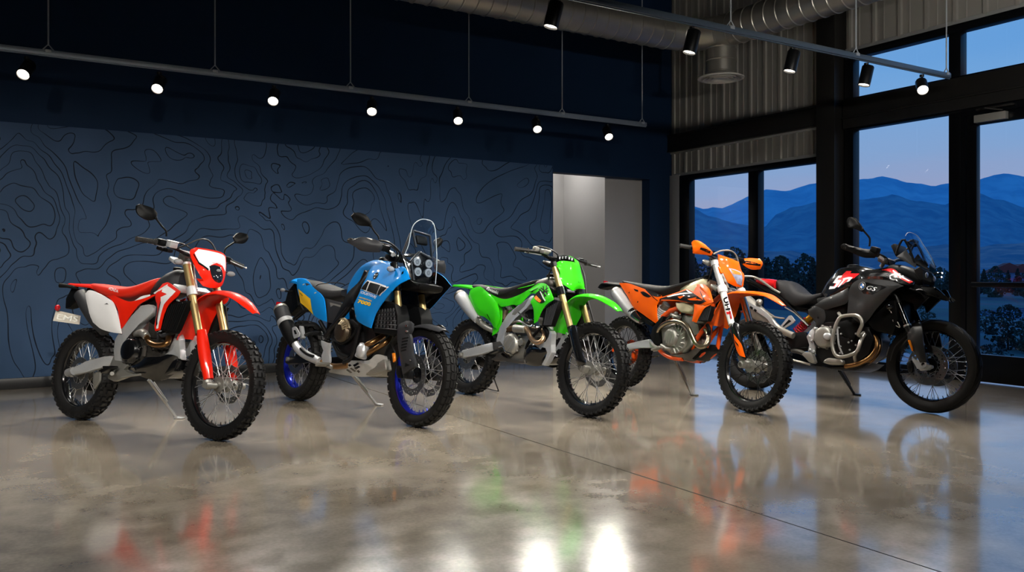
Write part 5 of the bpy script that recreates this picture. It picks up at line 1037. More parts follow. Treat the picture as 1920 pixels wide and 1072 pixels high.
    # frame
    for sg in (1, -1):
        p_ = [(.769,.876,.13),(.622,.791,.13),(.492,.715,.13),(.408,.601,.13),(.382,.494,.13),(.402,.429,.13),(.496,.433,.13),(.475,.489,.13),(.476,.555,.13),(.519,.623,.13),(.592,.69,.13),(.712,.761,.13),(.813,.837,.13),(.808,.866,.13)]
        b = MB(); b.block(p_, .08*sg, .132*sg, .012); fo = b.build('frame_spar', M_ALU, t)
        b = MB(); b.block([(.75,.859,.13),(.698,.782,.13),(.594,.708,.13),(.552,.712,.13),(.578,.757,.13),(.699,.826,.13)], .128*sg, .1345*sg, .004); b.build('spar_recess', M_CAST, fo)
        b = MB(); b.block([(.958,.589,.11),(.982,.638,.11),(1.03,.586,.11),(1.022,.5,.11),(1.046,.44,.11),(1.007,.37,.11),(.982,.332,.11),(.94,.336,.11),(.989,.389,.11),(1.004,.437,.11),(.976,.476,.11),(.934,.479,.11),(.899,.445,.11),(.874,.403,.11),(.862,.411,.11),(.876,.448,.11),(.935,.508,.11),(.957,.548,.11)], .06*sg, .112*sg, .007); b.build('frame_cradle', M_ALU, t)
        b = MB(); b.block([(-.107,.312,.115),(-.08,.375,.115),(.124,.422,.115),(.315,.469,.115),(.357,.402,.115),(.207,.365,.115),(.065,.335,.115),(-.064,.309,.115)], .088*sg, .122*sg, .01); sw = b.build('swingarm', M_ALU, t); b = MB(); b.lathe(Vector((-.08, -sg*.125, .333)), [(.018, -.02), (.018, .02), (.01, .022)], (0, -sg, 0), 6); b.box(Vector((-.08, -sg*.11, .333)), (.07, .03, .05), bev=.006); b.build('axle_block', M_CAST, sw)
        b = MB(); b.tube([(x, z, l*sg) for x, z, l in [(.068,.907,.08),(.417,.756,.08)]], .011, 8); b.build('subframe', M_BMET, t)
    b = MB(); b.block([(.339,.47,.12),(.441,.487,.12),(.501,.437,.12),(.565,.409,.12),(.593,.389,.12),(.527,.379,.12),(.489,.403,.12),(.459,.379,.12),(.515,.35,.12),(.599,.352,.12),(.682,.351,.12),(.762,.36,.12),(.774,.331,.12),(.687,.322,.12),(.535,.33,.12),(.4,.319,.12),(.345,.331,.12),(.411,.353,.12),(.421,.398,.12),(.368,.405,.12)], .09, .135, .007); o = b.build('footpeg_bracket', M_DCAST, t)
    b = MB(); b.box([(.484,.396,.2)][0], (.09, .07, .018), (0, -.4, .2), .004); b.build('footpeg', M_BMET, o); b = MB(); b.tube([(.447,.437,.14),(.509,.446,.15),(.55,.405,.15),(.611,.394,.15)], .009, 8, 4); b.build('brake_pedal', M_STEEL, t)
    # engine
    b = MB(); b.block([(.428,.577,.1),(.531,.626,.1),(.699,.613,.1),(.741,.551,.1),(.814,.492,.1),(.808,.428,.1),(.739,.359,.1),(.578,.335,.1),(.469,.381,.1)], -.11, .105, .02); b.build('engine_block', M_CAST, t)
    b = MB(); b.block([(.609,.761,.1),(.762,.724,.1),(.887,.634,.1),(.882,.56,.1),(.779,.511,.1),(.67,.59,.1)], -.09, .085, .012); 
    for i in range(4): b.block([(q[0]-.006*i, q[1]+.017*i, 0) for q in [(.714,.571,.1),(.882,.56,.1),(.878,.547,.1),(.709,.558,.1)]], -.1, .095, .002)
    b.build('cylinder', M_CAST, t); b = MB(); b.block([(.653,.78,.09),(.757,.789,.09),(.786,.704,.09),(.726,.68,.09),(.662,.721,.09)], -.08, .095, .01); b.build('airbox', M_BLK, t); b = MB(); b.block([(.656,.779,.1),(.678,.796,.1),(.767,.793,.1),(.771,.767,.1),(.668,.758,.1)], .06, .11, .006); b.build('head_cover', M_CAST, t)
    b = MB(); b.tube([(.619,.737,.12),(.743,.678,.12),(.705,.719,.12)], .014, 8); b.ball([(.753,.668,.12)][0], .024); b.ball([(.826,.628,.13)][0], .022); b.build('throttle_body', M_STEEL, t); b = MB(); bolts(b, [(.791,.68,.12),(.84,.619,.12),(.667,.545,.12),(.703,.472,.12)], .011, .014); b.tube([(.551,.647,.12),(.648,.663,.12),(.768,.626,.12),(.895,.622,.12)], .012, 8, 3); b.build('injector', M_STEEL, t)
    cover(t, 'clutch_cover', [(.581,.474,.13)][0], .084, .03, M_CAST, 3, 7, ang=.9); b = MB(); c3 = [(.695,.495,.12)][0]; b.lathe(c3, [(.03, -.02), (.03, .012), (.022, .018), (.001, .018)], (0, -1, 0), 20); b.build('water_pump', M_CAST, t)
    b = MB(); b.tube([(.768,.444,.13),(.797,.51,.13),(.92,.632,.13)], .012, 10, 3); b.tube([(.952,.624,.13),(.985,.585,.12),(.95,.522,.1)], .018, 10, 3); b.build('coolant_hose', M_BLK, t)
    p = Panel([(.721,.389,.11),(.766,.455,.13),(.86,.487,.14),(.931,.456,.13),(1,.448,.1),(1.001,.424,.07),(.966,.359,.07),(.915,.327,.09),(.805,.32,.11),(.746,.338,.11)], .03, .006, roll=.04); o = p.build('skid_plate', M_GBLK, t); mirror(o); b = MB(); b.block([(.72,.379,.1),(.788,.459,.1),(.978,.441,.1),(1.012,.413,.1),(.962,.346,.1),(.777,.325,.1)], -.09, .1, .02); b.build('skid_plate_base', M_GBLK, t)
    shock(t, [(.353,.782,.03)][0], [(.29,.531,.03)][0], M_WHT, M_BMET); b = MB(); b.tube([(.395,.768,.07),(.384,.672,.07)], .026, 16); b.build('shock_reservoir', mat('bronze canister', '7d6d58', .4, .7), t)
    b = MB(); b.ball([(.477,.765,.1)][0], .02); b.tube([(.438,.772,.1),(.509,.757,.1)], .01, 8); b.build('shock_linkage', M_CAST, t)
    # controls
    b = MB(); b.tube([(.827,1.204,.4),(.874,1.204,.31),(.899,1.204,.22),(.908,1.184,.14),(.898,1.168,.07),(.916,1.16,.02),(.91,1.175,-.05),(.928,1.196,-.12),(.924,1.203,-.2),(.928,1.194,-.29),(.933,1.191,-.38)], .0135, 12, 4); b.tube([(.881,1.192,.13),(.956,1.177,.06),(.959,1.196,-.12)], .008, 10, 2); b.build('handlebar', M_BMET, t)
    grip(t, *[(.824,1.205,.405),(.871,1.204,.3)], M_GRIP); grip(t, *[(.936,1.191,-.4),(.922,1.195,-.28)], M_GRIP)
    lever(t, [(.911,1.186,.2),(.883,1.188,.26),(.864,1.191,.33)], M_ALU); lever(t, [(.919,1.206,-.22),(.934,1.19,-.3),(.952,1.183,-.42)], M_ALU)
    b = MB(); b.box([(.935,1.213,.19)][0], (.05, .075, .035), (0, .2, .2), .01); b.tube([(.912,1.222,.22),(.949,1.221,.14)], .014, 10); b.build('brake_reservoir', M_CAST, t); b = MB(); b.box([(.887,1.225,.24)][0], (.045, .05, .045), (0, .2, 0), .014); b.build('throttle_housing', M_CAST, t)
    b = MB(); b.box([(.916,1.208,-.23)][0], (.04, .05, .035), (0, .2, 0), .01); b.build('clutch_perch', M_BLK, t); b = MB(); b.box([(.928,1.153,.03)][0], (.06, .12, .05), (0, .4, 0), .012); b.build('bar_clamp', M_BMET, t)
    b = MB(); b.tube([(.852,1.244,.24),(.885,1.253,.2),(.931,1.242,.14),(.964,1.209,.08),(.955,1.16,.05)], .007, 8, 5); b.build('throttle_cable', M_CABLE, t); b = MB(); b.tube([(.955,1.1,.1),(.916,1.057,.1),(.894,1.007,.08)], .006, 8, 3); b.build('wiring', M_CABLE, t)
    b = MB(); b.tube([(.926,1.212,-.15),(.994,1.162,-.15),(1.071,1.059,-.14),(1.11,.952,-.13),(1.144,.868,-.13),(1.232,.699,-.13),(1.252,.623,-.13)], .0075, 8, 5); b.build('brake_hose', M_CABLE, t)
    b = MB(); b.block([(.135,.355,.1),(.227,.351,.1),(.223,.272,.1),(.141,.22,.1),(.092,.284,.1)], -.075, -.045, .008); b.build('brake_caliper', M_CAST, t); b = MB(); b.block([(-.073,.318,.08),(.029,.337,.08),(.03,.28,.08),(-.063,.214,.08),(-.108,.245,.08)], -.075, .0, .008); b.build('chain_guide', M_BLK, t)
    b = MB(); b.tube([(-.337,.247,-.07),(.126,.356,-.07)], .009, 6); b.tube([(-.359,.367,-.07),(.108,.459,-.07)], .009, 6); b.build('chain', M_CHAIN, t)
    return t
gb_ = green_bike()
# the wire stand that props the rear axle
st_ = empty('triangle_stand', (0, 0, 0)); st_.location = gb_.location; st_.rotation_euler = gb_.rotation_euler; tag(st_, 'thin black wire triangle stand under the rear wheel of the green motorcycle', 'stand')
q1, q2 = [(.012,.038,-.269),(-.245,.042,-.302)]; ax = (-.08, .333, -.16)
b = MB(); b.tube([ax, tuple(Vector(q1)+Vector((0, .008, 0))), tuple(Vector(q2)+Vector((0, .008, 0))), ax], .006, 8); b.build('wire_frame', M_BMET, st_); b = MB(); b.tube([(-.08, .333, -.145), (-.08, .333, -.18)], .012, 10); b.build('axle_pin', M_BMET, st_)


# ================================================================ orange enduro motorcycle
M_ORG = mat('orange plastic', 'f4610a', .42, coat=.5, var=.03, spec=.08); M_ORGF = mat('orange frame paint', 'e8500a', .3, coat=.3); M_CREAM = mat('translucent cream tank', 'd9d0ae', .35, var=.06, scale=6); M_TI = mat('titanium pipe', '8f8471', .25, .95, var=.25, scale=14)

def orange_bike():
    t = bike((-3.2276,-2.9453,-1.59323,8.50), 'enduro_motorcycle', 'orange enduro motorcycle with orange hand guards and cream fuel tank')
    wheel(t, 'rear_wheel', -.105, .333, .122, .243, M_GBLK, M_RUB, 'knob', M_CAST, .05, .036, [(.07, .112, -.055, .003)], M_BMET, 32, M_DISC, (.11, .06), M_ORGF)
    wheel(t, 'front_wheel', 1.47, .352, .09, .277, M_GBLK, M_RUB, 'knob', M_CAST, .052, .04, [(.09, .13, .055, .003)], M_BMET, 36, M_DISC)
    for sg in (1, -1):
        L = .105*sg; q = lambda p: (p[0], p[1], L)
        top, col, low, ax = [(1.044,1.139,.105),(1.164,.923,.105),(1.302,.652,.105),(1.486,.362,.105)]
        b = MB(); b.tube([q(top), q(col)], .0275, 18); o = b.build('fork_tube', M_ALU, t); b = MB(); b.tube([q([(1.036,1.155,.105)][0]), q([(1.052,1.117,.105)][0])], .034, 20); b.build('fork_cap', M_ALU, o)
        b = MB(); b.tube([q([(1.148,.949,.105)][0]), q([(1.16,.928,.105)][0]), q([(1.17,.901,.105)][0])], [.036, .039, .036], 20, 2); b.build('fork_collar', M_WHT, o)
        b = MB(); b.tube([q([(1.169,.907,.105)][0]), q(low)], .0265, 20); lo = b.build('fork_sleeve', M_WHT if sg > 0 else M_STEEL, t)
        if sg > 0:
            a, c, a2, c2 = [(1.199,.856,.13),(1.287,.675,.13),(1.252,.868,.13),(1.336,.688,.13)]
            A_, C_, B_, D_ = (Vector(v[:2]) for v in (a, c, a2, c2)); mid = lambda s_, e_: tuple(A_.lerp(C_, s_).lerp(B_.lerp(D_, s_), e_))+(.13,)
            lettering(t, lo, 'UH', mid(.0, .08), mid(.55, .08), mid(.0, .92), M_GBLK, bold=.03); lettering(t, lo, 'P', mid(.62, .08), mid(.95, .08), mid(.62, .92), M_RED2, bold=.03)
        b = MB(); b.tube([q(low), q(ax)], [.024, .028], 14); b.box(q(ax), (.07, .06, .06), (0, .3, 0), .015); b.lathe(q((1.47, .352, 0)), [(.026, -.03), (.026, .035), (.018, .04), (.018, .02), (.001, .02)], (0, -sg, 0), 18); b.build('axle_clamp', M_CAST, t)
        p = Panel([(1.308,.626,.13),(1.332,.653,.135),(1.353,.67,.13),(1.387,.655,.12),(1.419,.599,.135),(1.471,.51,.14),(1.522,.411,.14),(1.516,.387,.14),(1.444,.378,.135),(1.39,.484,.135),(1.334,.573,.13)], .022, .008, roll=.02)
        p.decal([(1.378,.58,.14),(1.391,.571,.14),(1.433,.538,.14),(1.47,.5,.14),(1.518,.41,.14),(1.471,.418,.14),(1.42,.465,.14)], 1); p.decal([(1.396,.535,.14),(1.446,.498,.14),(1.455,.483,.14),(1.409,.515,.14)], 0, .004)
        g = p.build('fork_guard', [M_GBLK, M_ORG], t)
        if sg < 0:
            for v in g.data.vertices: v.co.y *= -1
            g.data.flip_normals()
    b = MB(); a, c = [(.972,1.139,0),(1.093,.936,0)]
    b.box((a[0]-.01, a[1], 0), (.085, .27, .032), (0, .43, 0), .012); b.box((c[0]-.01, c[1], 0), (.085, .27, .034), (0, .43, 0), .012); b.tube([a, c], .03, 14); b.build('triple_clamp', M_CAST, t)
    b = MB(); b.ribbon([(q[0], q[1], w) for q, w in zip([(1.715,.831,0),(1.638,.878,0),(1.559,.912,0),(1.457,.927,0),(1.332,.931,0),(1.205,.922,0),(1.139,.877,0),(1.093,.788,0),(1.054,.7,0),(1.023,.638,0)], (.022, .05, .066, .075, .08, .088, .10, .115, .12, .10))], .005, 3, 11, .3, flip=True); b.build('front_fender', M_ORG, t)
    p = Panel([(1.068,1.212,.105),(1.117,1.194,.04),(1.142,1.174,-.06),(1.148,1.098,-.1),(1.165,1.076,-.112),(1.174,.977,-.105),(1.169,.968,-.03),(1.161,.987,.05),(1.151,1.014,.065),(1.129,1.07,.09),(1.1,1.112,.1)], .025, .006, 'front', roll=.045, corner=35)
    m = p.build('headlight_mask', M_ORG, t)
    h = Panel([(p.f(p.dom(q))+.004, q[1], q[2]) for q in [(1.15,1.106,.045),(1.167,1.104,-.005),(1.171,1.092,-.07),(1.169,1.041,-.08),(1.17,.98,-.08),(1.159,.988,-.03),(1.158,1.049,.015)]], .014, .004, 'front', roll=.02, corner=35); h.decal([(1.158,1.101,.03),(1.167,1.087,-.06),(1.165,1.066,-.065),(1.164,1.064,.02)], 1); h.build('headlight', [M_HLW, M_GFX], m)
    b = MB(); b.block([(1.063,1.112,.1),(1.104,1.106,.1),(1.138,1.058,.1),(1.11,1.047,.1),(1.071,1.09,.1)], .09, .115, .006); b.build('mask_strap', M_ORG, m)
    # tank, seat, plastics
    a = [(.6,.955,0),(.703,.982,0),(.796,1.009,0),(.866,1.021,0),(.93,1.01,0)]; c2 = [(.624,.805,0),(.737,.775,0),(.827,.812,0),(.884,.903,0),(.936,.971,0)]
    b = MB(); b.loft([(u[0], v[1], u[1], w) for u, v, w in zip(a, c2, (.05, .085, .085, .07, .045))], 20, 3, 3); b.tube([(.854,.998,0),(.865,1.024,0)], .036, 20); tk = b.build('fuel_tank', M_CREAM, t)
    b = MB(); b.block([(.649,.805,.14),(.77,.806,.14),(.898,.79,.14),(.893,.741,.14),(.836,.714,.14),(.739,.715,.14),(.684,.747,.14)], -.12, .145, .02, 3); b.build('tank_lower', M_CREAM, tk); b = MB(); b.lathe([(.872,1.029,0)][0], [(.04, -.01), (.04, .014), (.03, .02), (.001, .02)], (-.2, 0, 1), 20); b.build('fuel_cap', M_BLK, tk)
    a = [(-.186,.99,0),(-.089,.984,0),(.03,.973,0),(.221,.958,0),(.42,.949,0),(.573,.961,0),(.685,.991,0),(.778,1.02,0),(.824,1.032,0)]; c2 = [(-.044,.965,.1),(.062,.938,.1),(.18,.916,.1),(.352,.877,.1),(.514,.858,.1),(.658,.913,.1),(.799,.958,.1),(.89,.985,.1),(.934,1.004,.1)]
    b = MB(); b.loft([(u[0], v[1], u[1], w) for u, v, w in zip(a, c2, (.07, .09, .105, .125, .13, .115, .09, .06, .04))], 24, 3, 3); b.build('seat', M_SEAT, t)
    p = Panel([(.417,.825,.135),(.532,.857,.13),(.673,.893,.125),(.754,.916,.12),(.857,.896,.13),(.87,.961,.11),(.898,.965,.105),(.97,.955,.12),(1.054,.917,.15),(1.171,.811,.2),(1.063,.783,.19),(.916,.797,.17),(.664,.81,.15),(.456,.807,.14)], .012, .005, roll=.02, inner=1, corner=40)
    p.decal([(.444,.823,.14),(.541,.85,.14),(.69,.887,.14),(.772,.911,.14),(.819,.903,.14),(.87,.884,.14),(.944,.862,.14),(1.042,.828,.14),(1.097,.816,.14),(1.009,.791,.14),(.818,.807,.14),(.619,.811,.14),(.456,.809,.14)], 1)
    p.decal([(.942,.906,.14),(.955,.903,.14),(1.078,.819,.14),(1.063,.818,.14)], 1)
    for L in ([(.538,.849,.14),(.643,.87,.14),(.765,.885,.14),(.87,.882,.14),(.767,.874,.14),(.662,.859,.14),(.563,.843,.14)], [(.761,.911,.14),(.782,.909,.14),(.857,.885,.14),(.825,.884,.14)]): p.decal(L, 2, .0035)
    for L in ([(.697,.848,.14),(.79,.859,.14),(.736,.83,.14)], [(.83,.831,.14),(.954,.849,.14),(.937,.838,.14),(1.043,.822,.14),(.974,.821,.14),(.864,.823,.14)], [(.48,.818,.14),(.635,.819,.14),(.85,.81,.14),(.719,.813,.14),(.481,.812,.14)]): p.decal(L, 0, .0035)
    mirror(p.build('upper_shroud', [M_ORG, M_INK, M_WHT], t), ())
    p = Panel([(.879,.958,.115),(.911,.966,.11),(.98,.955,.125),(1.069,.913,.16),(1.174,.813,.205),(1.069,.873,.18),(.951,.919,.14)], .012, .008, roll=.02); mirror(p.build('shroud_nose', M_ORG, t))
    p = Panel([(.929,.794,.17),(1.064,.779,.19),(1.171,.802,.2),(1.076,.758,.195),(1.032,.708,.19),(1.006,.675,.185),(.986,.64,.18),(.929,.65,.175),(.936,.705,.175),(.933,.75,.17)], .008, .005, roll=.02, corner=40); mirror(p.build('lower_shroud', M_ORG, t))
    p = Panel([(-.208,.962,.09),(-.052,.959,.105),(.108,.93,.12),(.256,.901,.13),(.413,.868,.135),(.472,.854,.135),(.449,.798,.14),(.426,.768,.14),(.443,.687,.14),(.458,.633,.135),(.425,.611,.13),(.292,.666,.14),(.11,.742,.14),(.004,.828,.13),(-.111,.903,.11)], .012, .006, roll=.025, corner=40, ridges=[([(-.026,.95,.14),(.216,.881,.14),(.448,.804,.14)], .006, .02)])
    for L in ([(.179,.88,.14),(.234,.884,.14),(.352,.842,.14),(.317,.832,.14),(.241,.845,.14)], [(.069,.908,.14),(.138,.897,.14),(.151,.879,.14),(.102,.888,.14)], [(.234,.905,.14),(.305,.901,.14),(.446,.862,.14),(.475,.849,.14),(.423,.841,.14),(.33,.86,.14)], [(.25,.899,.14),(.265,.9,.14),(.448,.804,.14),(.43,.806,.14)]): p.decal(L, 1)
    for c3 in [(.175,.787,.14),(.018,.87,.14)]: p.decal([(c3[0]+.008*math.cos(k*PI/5), c3[1]+.008*math.sin(k*PI/5), 0) for k in range(10)], 1)
    mirror(p.build('side_panel', [M_ORG, M_INK], t))
    b = MB(); b.ribbon([(q[0], q[1], w) for q, w in zip([(-.601,.935,0),(-.522,.978,0),(-.33,.976,0),(-.146,.968,0)], (.045, .06, .08, .09))], .014, 4, 9, .3); o = b.build('rear_fender', M_BLK, t); b = MB(); b.block([(-.602,.919,0),(-.52,.969,0),(-.329,.965,0),(-.313,.94,0),(-.488,.917,0),(-.551,.903,0)], -.05, .05, .008); b.build('tail_unit', M_BLK, o); MB().box([(-.498,.972,.03)][0], (.015, .05, .03), bev=.004).build('tail_light', M_RLENS, o)
    b = MB(); b.block([(-.052,.818,.1),(.059,.748,.1),(.244,.665,.1),(.39,.613,.1),(.369,.577,.1),(.254,.612,.1),(.111,.677,.1)], .07, .12, .01); b.build('heel_guard', M_BLK, t)
    for sg in (1, -1):
        b = MB(); b.block([(.997,.71,.16),(1.035,.761,.16),(1.115,.785,.16),(1.11,.715,.16),(1.089,.661,.16),(.988,.653,.16)], .115*sg, .17*sg, .006); ro = b.build('radiator', M_BLK, t); p0, p1, p2, p3 = [(1.029,.748,.17),(1.119,.773,.17),(1.099,.665,.17),(1.008,.661,.17)]
        for i in range(6): u = Vector(p0).lerp(Vector(p1), i/5); v = Vector(p3).lerp(Vector(p2), i/5); MB().tube([(u[0], u[1], .171*sg), (v[0], v[1], .171*sg)], .005, 6).build('louvre', M_GREY, ro)
    # exhaust
    e = [(-.186,.868,.125),(-.086,.801,.125),(.038,.719,.125),(.128,.669,.125)]; b = MB(); b.tube(e, [.056, .06, .058, .05], 24, 3); o = b.build('muffler', M_ALU, t)
    d = (Vector(e[0])-Vector(e[1])).normalized(); b = MB(); b.tube([tuple(Vector(e[0])-d*.01), tuple(Vector(e[0])+d*.02), tuple(Vector(e[0])+d*.03)], [.058, .05, .03], 24); b.build('end_cap', M_CAST, o); b = MB(); b.tube([(.09,.695,.125),(.162,.646,.125),(.227,.619,.125)], [.054, .044, .028], 20, 2); b.build('muffler_collar', M_STEEL, o)
    b = MB(); b.tube([(.442,.517,.1),(.491,.569,.13),(.579,.614,.15),(.688,.637,.16),(.802,.632,.165),(.885,.596,.17),(.948,.532,.175),(1.005,.471,.175),(1.059,.452,.165),(1.089,.479,.14),(1.071,.536,.11),(1.01,.584,.08),(.928,.61,.05)], .0195, 16, 5); b.build('exhaust_pipe', M_TI, t)
    # frame
    for sg in (1, -1):
        m_ = lambda P: [(x, z, l*sg) for x, z, l in P]
        b = MB(); b.tube(m_([(.489,.67,.11),(.567,.72,.11),(.663,.752,.11),(.787,.796,.11),(.986,.935,.11)]), .021, 12, 3); fo = b.build('frame_tube', M_ORGF, t); b = MB(); b.tube(m_([(1.04,.669,.07),(.952,.587,.07),(.888,.5,.07),(.852,.426,.07)]), .019, 12, 3); b.build('frame_brace', M_ORGF, fo)
        b = MB(); b.tube(m_([(1.03,.811,.06),(1.029,.669,.06),(1.017,.549,.06),(.997,.433,.06),(.899,.364,.06),(.71,.331,.06)]), .018, 12, 3); b.build('down_tube', M_ORGF, fo); b = MB(); b.tube(m_([(.452,.407,.1),(.53,.362,.1),(.647,.332,.1),(.787,.334,.1)]), .018, 12, 3); b.build('lower_rail', M_ORGF, fo)
        b = MB(); b.block([(.393,.576,.12),(.439,.619,.12),(.505,.693,.12),(.535,.671,.12),(.491,.622,.12),(.468,.551,.12),(.519,.462,.12),(.501,.415,.12),(.438,.422,.12),(.371,.498,.12)], .09*sg, .13*sg, .01); b.build('frame_casting', M_BLK, t)
        b = MB(); b.block([(.035,.348,.12),(.052,.401,.12),(.198,.436,.12),(.354,.469,.12),(.387,.427,.12),(.458,.411,.12),(.48,.384,.12),(.387,.406,.12),(.245,.383,.12),(.063,.342,.12)], .09*sg, .125*sg, .01); sw = b.build('swingarm', M_ALU, t); b = MB(); b.lathe(Vector((-.105, -sg*.125, .333)), [(.02, -.03), (.02, .02), (.01, .022)], (0, -sg, 0), 6); b.build('axle_nut', M_ORGF, sw)
        b = MB(); b.tube(m_([(-.041,.945,.08),(.372,.632,.08)]), .011, 8); b.build('subframe', M_BMET, t)
    b = MB(); b.tube([(.38,.446,.12),(.444,.42,.14),(.5,.401,.14)], .012, 8, 2); b.build('brake_pedal', M_CAST, t); b = MB(); b.box([(.572,.395,.2)][0], (.09, .07, .018), (0, -.4, .2), .004); b.build('footpeg', M_CAST, t)
    # engine
    b = MB(); b.block([(.476,.577,.1),(.604,.631,.1),(.771,.629,.1),(.863,.556,.1),(.887,.458,.1),(.812,.38,.1),(.651,.355,.1),(.523,.407,.1)], -.11, .115, .025, 3); b.build('engine_block', M_CAST, t)
    c3 = [(.709,.496,.125)][0]; b = MB(); b.lathe(c3, [(.128, -.03), (.128, -.005), (.118, .008), (.06, .012), (.001, .012)], (0, -1, 0), 40)
    for k in range(16): A = 2*PI*k/16; b.tube([(c3[0]+math.cos(A)*.085, c3[1]+math.sin(A)*.085, .14), (c3[0]+math.cos(A+.15)*.122, c3[1]+math.sin(A+.15)*.122, .133)], .008, 6)
    b.build('engine_case', M_CAST, t)
    cover(t, 'clutch_cover', [(.664,.502,.145)][0], .076, .028, M_CAST, 4, 5, ang=1.35)
    b = MB(); b.block([(.682,.704,.09),(.829,.7,.09),(.901,.648,.09),(.946,.563,.09),(.872,.536,.09),(.729,.616,.09)], -.08, .09, .012); b.build('cylinder', M_CAST, t); b = MB(); b.block([(.889,.66,.08),(1.005,.666,.08),(1,.649,.08),(.893,.635,.08)], -.08, .12, .006); b.build('head_steady', M_CAST, t)
    b = MB(); b.tube([(.536,.428,.13),(.62,.405,.14),(.687,.411,.14)], .014, 10, 3); b.build('oil_line', M_CAST, t); b = MB(); bolts(b, [(.616,.698,.12),(.664,.711,.12),(.645,.676,.12),(.703,.679,.12)], .013, .016); b.tube([(.607,.697,.12),(.712,.674,.12)], .015, 8); b.build('case_bolts', M_CAST, t); b = MB(); b.tube([(.533,.65,.1),(.61,.7,.1),(.711,.693,.1)], .013, 8, 3); b.build('injector', M_DCAST, t)
    b = MB(); b.tube([(1.041,.632,.11),(1.081,.59,.12),(1.047,.525,.1)], .016, 10, 3); b.build('coolant_hose', M_BLK, t)
    p = Panel([(.673,.359,.12),(.813,.378,.13),(.907,.42,.12),(.988,.466,.1),(1.003,.509,.07),(.99,.439,.05),(.935,.369,.05),(.881,.327,.06),(.81,.326,.09),(.738,.333,.1)], .015, .006, roll=.03); o = p.build('skid_plate', M_GBLK, t); mirror(o); b = MB(); b.block([(.668,.357,.1),(.872,.402,.1),(1.016,.479,.1),(1.024,.431,.1),(.914,.34,.1),(.754,.336,.1)], -.08, .08, .015); b.build('skid_plate_base', M_BLK, t)
    shock(t, [(.451,.792,.05)][0], [(.35,.658,.05)][0], M_WHT, M_CAST, .04, 6)
    # controls
    b = MB(); b.tube([(.938,1.235,.4),(.986,1.234,.3),(1.032,1.221,.24),(1.026,1.192,.15),(.999,1.178,.07),(.974,1.178,0),(.997,1.196,-.08),(1.028,1.204,-.17),(1.047,1.195,-.26),(1.058,1.188,-.36)], .0135, 12, 4); b.build('handlebar', M_BMET, t)
    grip(t, *[(.94,1.236,.405),(.988,1.233,.295)], M_GRIP); grip(t, *[(1.061,1.191,-.38),(1.038,1.197,-.27)], M_GRIP)
    p = Panel([(1.01,1.273,.34),(1.027,1.288,.335),(1.041,1.291,.31),(1.071,1.27,.27),(1.095,1.238,.23),(1.1,1.208,.19),(1.089,1.186,.195),(1.043,1.185,.26),(1.015,1.184,.32),(1.027,1.227,.34)], .04, .008, 'front', roll=.03); p.decal([(1.035,1.235,.3),(1.052,1.231,.275),(1.096,1.206,.19),(1.095,1.193,.195),(1.044,1.214,.28),(1.037,1.22,.3)], 1); p.build('hand_guard', [M_ORG, M_INK], t)
    p = Panel([(1.024,1.203,-.19),(1.036,1.235,-.25),(1.088,1.246,-.35),(1.098,1.21,-.38),(1.089,1.161,-.37),(1.068,1.146,-.3),(1.046,1.163,-.235)], .04, .008, 'front', roll=.03); p.decal([(1.024,1.199,-.19),(1.049,1.211,-.24),(1.083,1.196,-.34),(1.077,1.181,-.34),(1.048,1.182,-.23)], 1); p.build('hand_guard', [M_ORG, M_INK], t)
    lever(t, [(1.029,1.197,.19),(1.019,1.202,.24),(1,1.211,.31)], M_BMET); b = MB(); b.box([(1.043,1.222,.2)][0], (.045, .06, .035), (0, .2, 0), .01); b.build('brake_reservoir', M_BLK, t); b = MB(); b.box([(1.033,1.205,-.18)][0], (.05, .06, .045), (0, .2, 0), .012); b.build('clutch_perch', M_BLK, t)
    b = MB(); b.box([(.972,1.175,.02)][0], (.06, .13, .05), (0, .4, 0), .012); b.build('bar_clamp', M_BMET, t); b = MB(); b.tube([(1.073,1.203,.16),(1.085,1.242,.09),(1.111,1.253,.02),(1.114,1.232,-.04),(1.121,1.182,-.07),(1.124,1.145,-.08)], .007, 8, 6); b.build('brake_hose', M_CAST, t)
    b = MB(); b.tube([(.99,1.175,.12),(1.01,1.112,.1),(.977,1.038,.08),(.94,.996,.06)], .006, 8, 4); b.build('wiring', M_CABLE, t); b = MB(); b.tube([(1.178,.895,-.13),(1.214,.842,-.13),(1.283,.705,-.13),(1.301,.631,-.13)], .008, 8, 3); b.build('speed_sensor_cable', M_CABLE, t)
    kickstand(t, [(.447,.315,-.12)][0], [(.597,.034,-.225)][0], M_CAST, .013)
    b = MB(); b.tube([(-.099,.25,-.07),(.284,.334,-.07)], .009, 6); b.build('chain', M_CHAIN, t); b = MB(); b.block([(.075,.336,.09),(.114,.333,.09),(.115,.279,.09),(.085,.282,.09)], .05, .075, .006); b.build('brake_caliper', M_ORGF, t)
    return t
orange_bike()


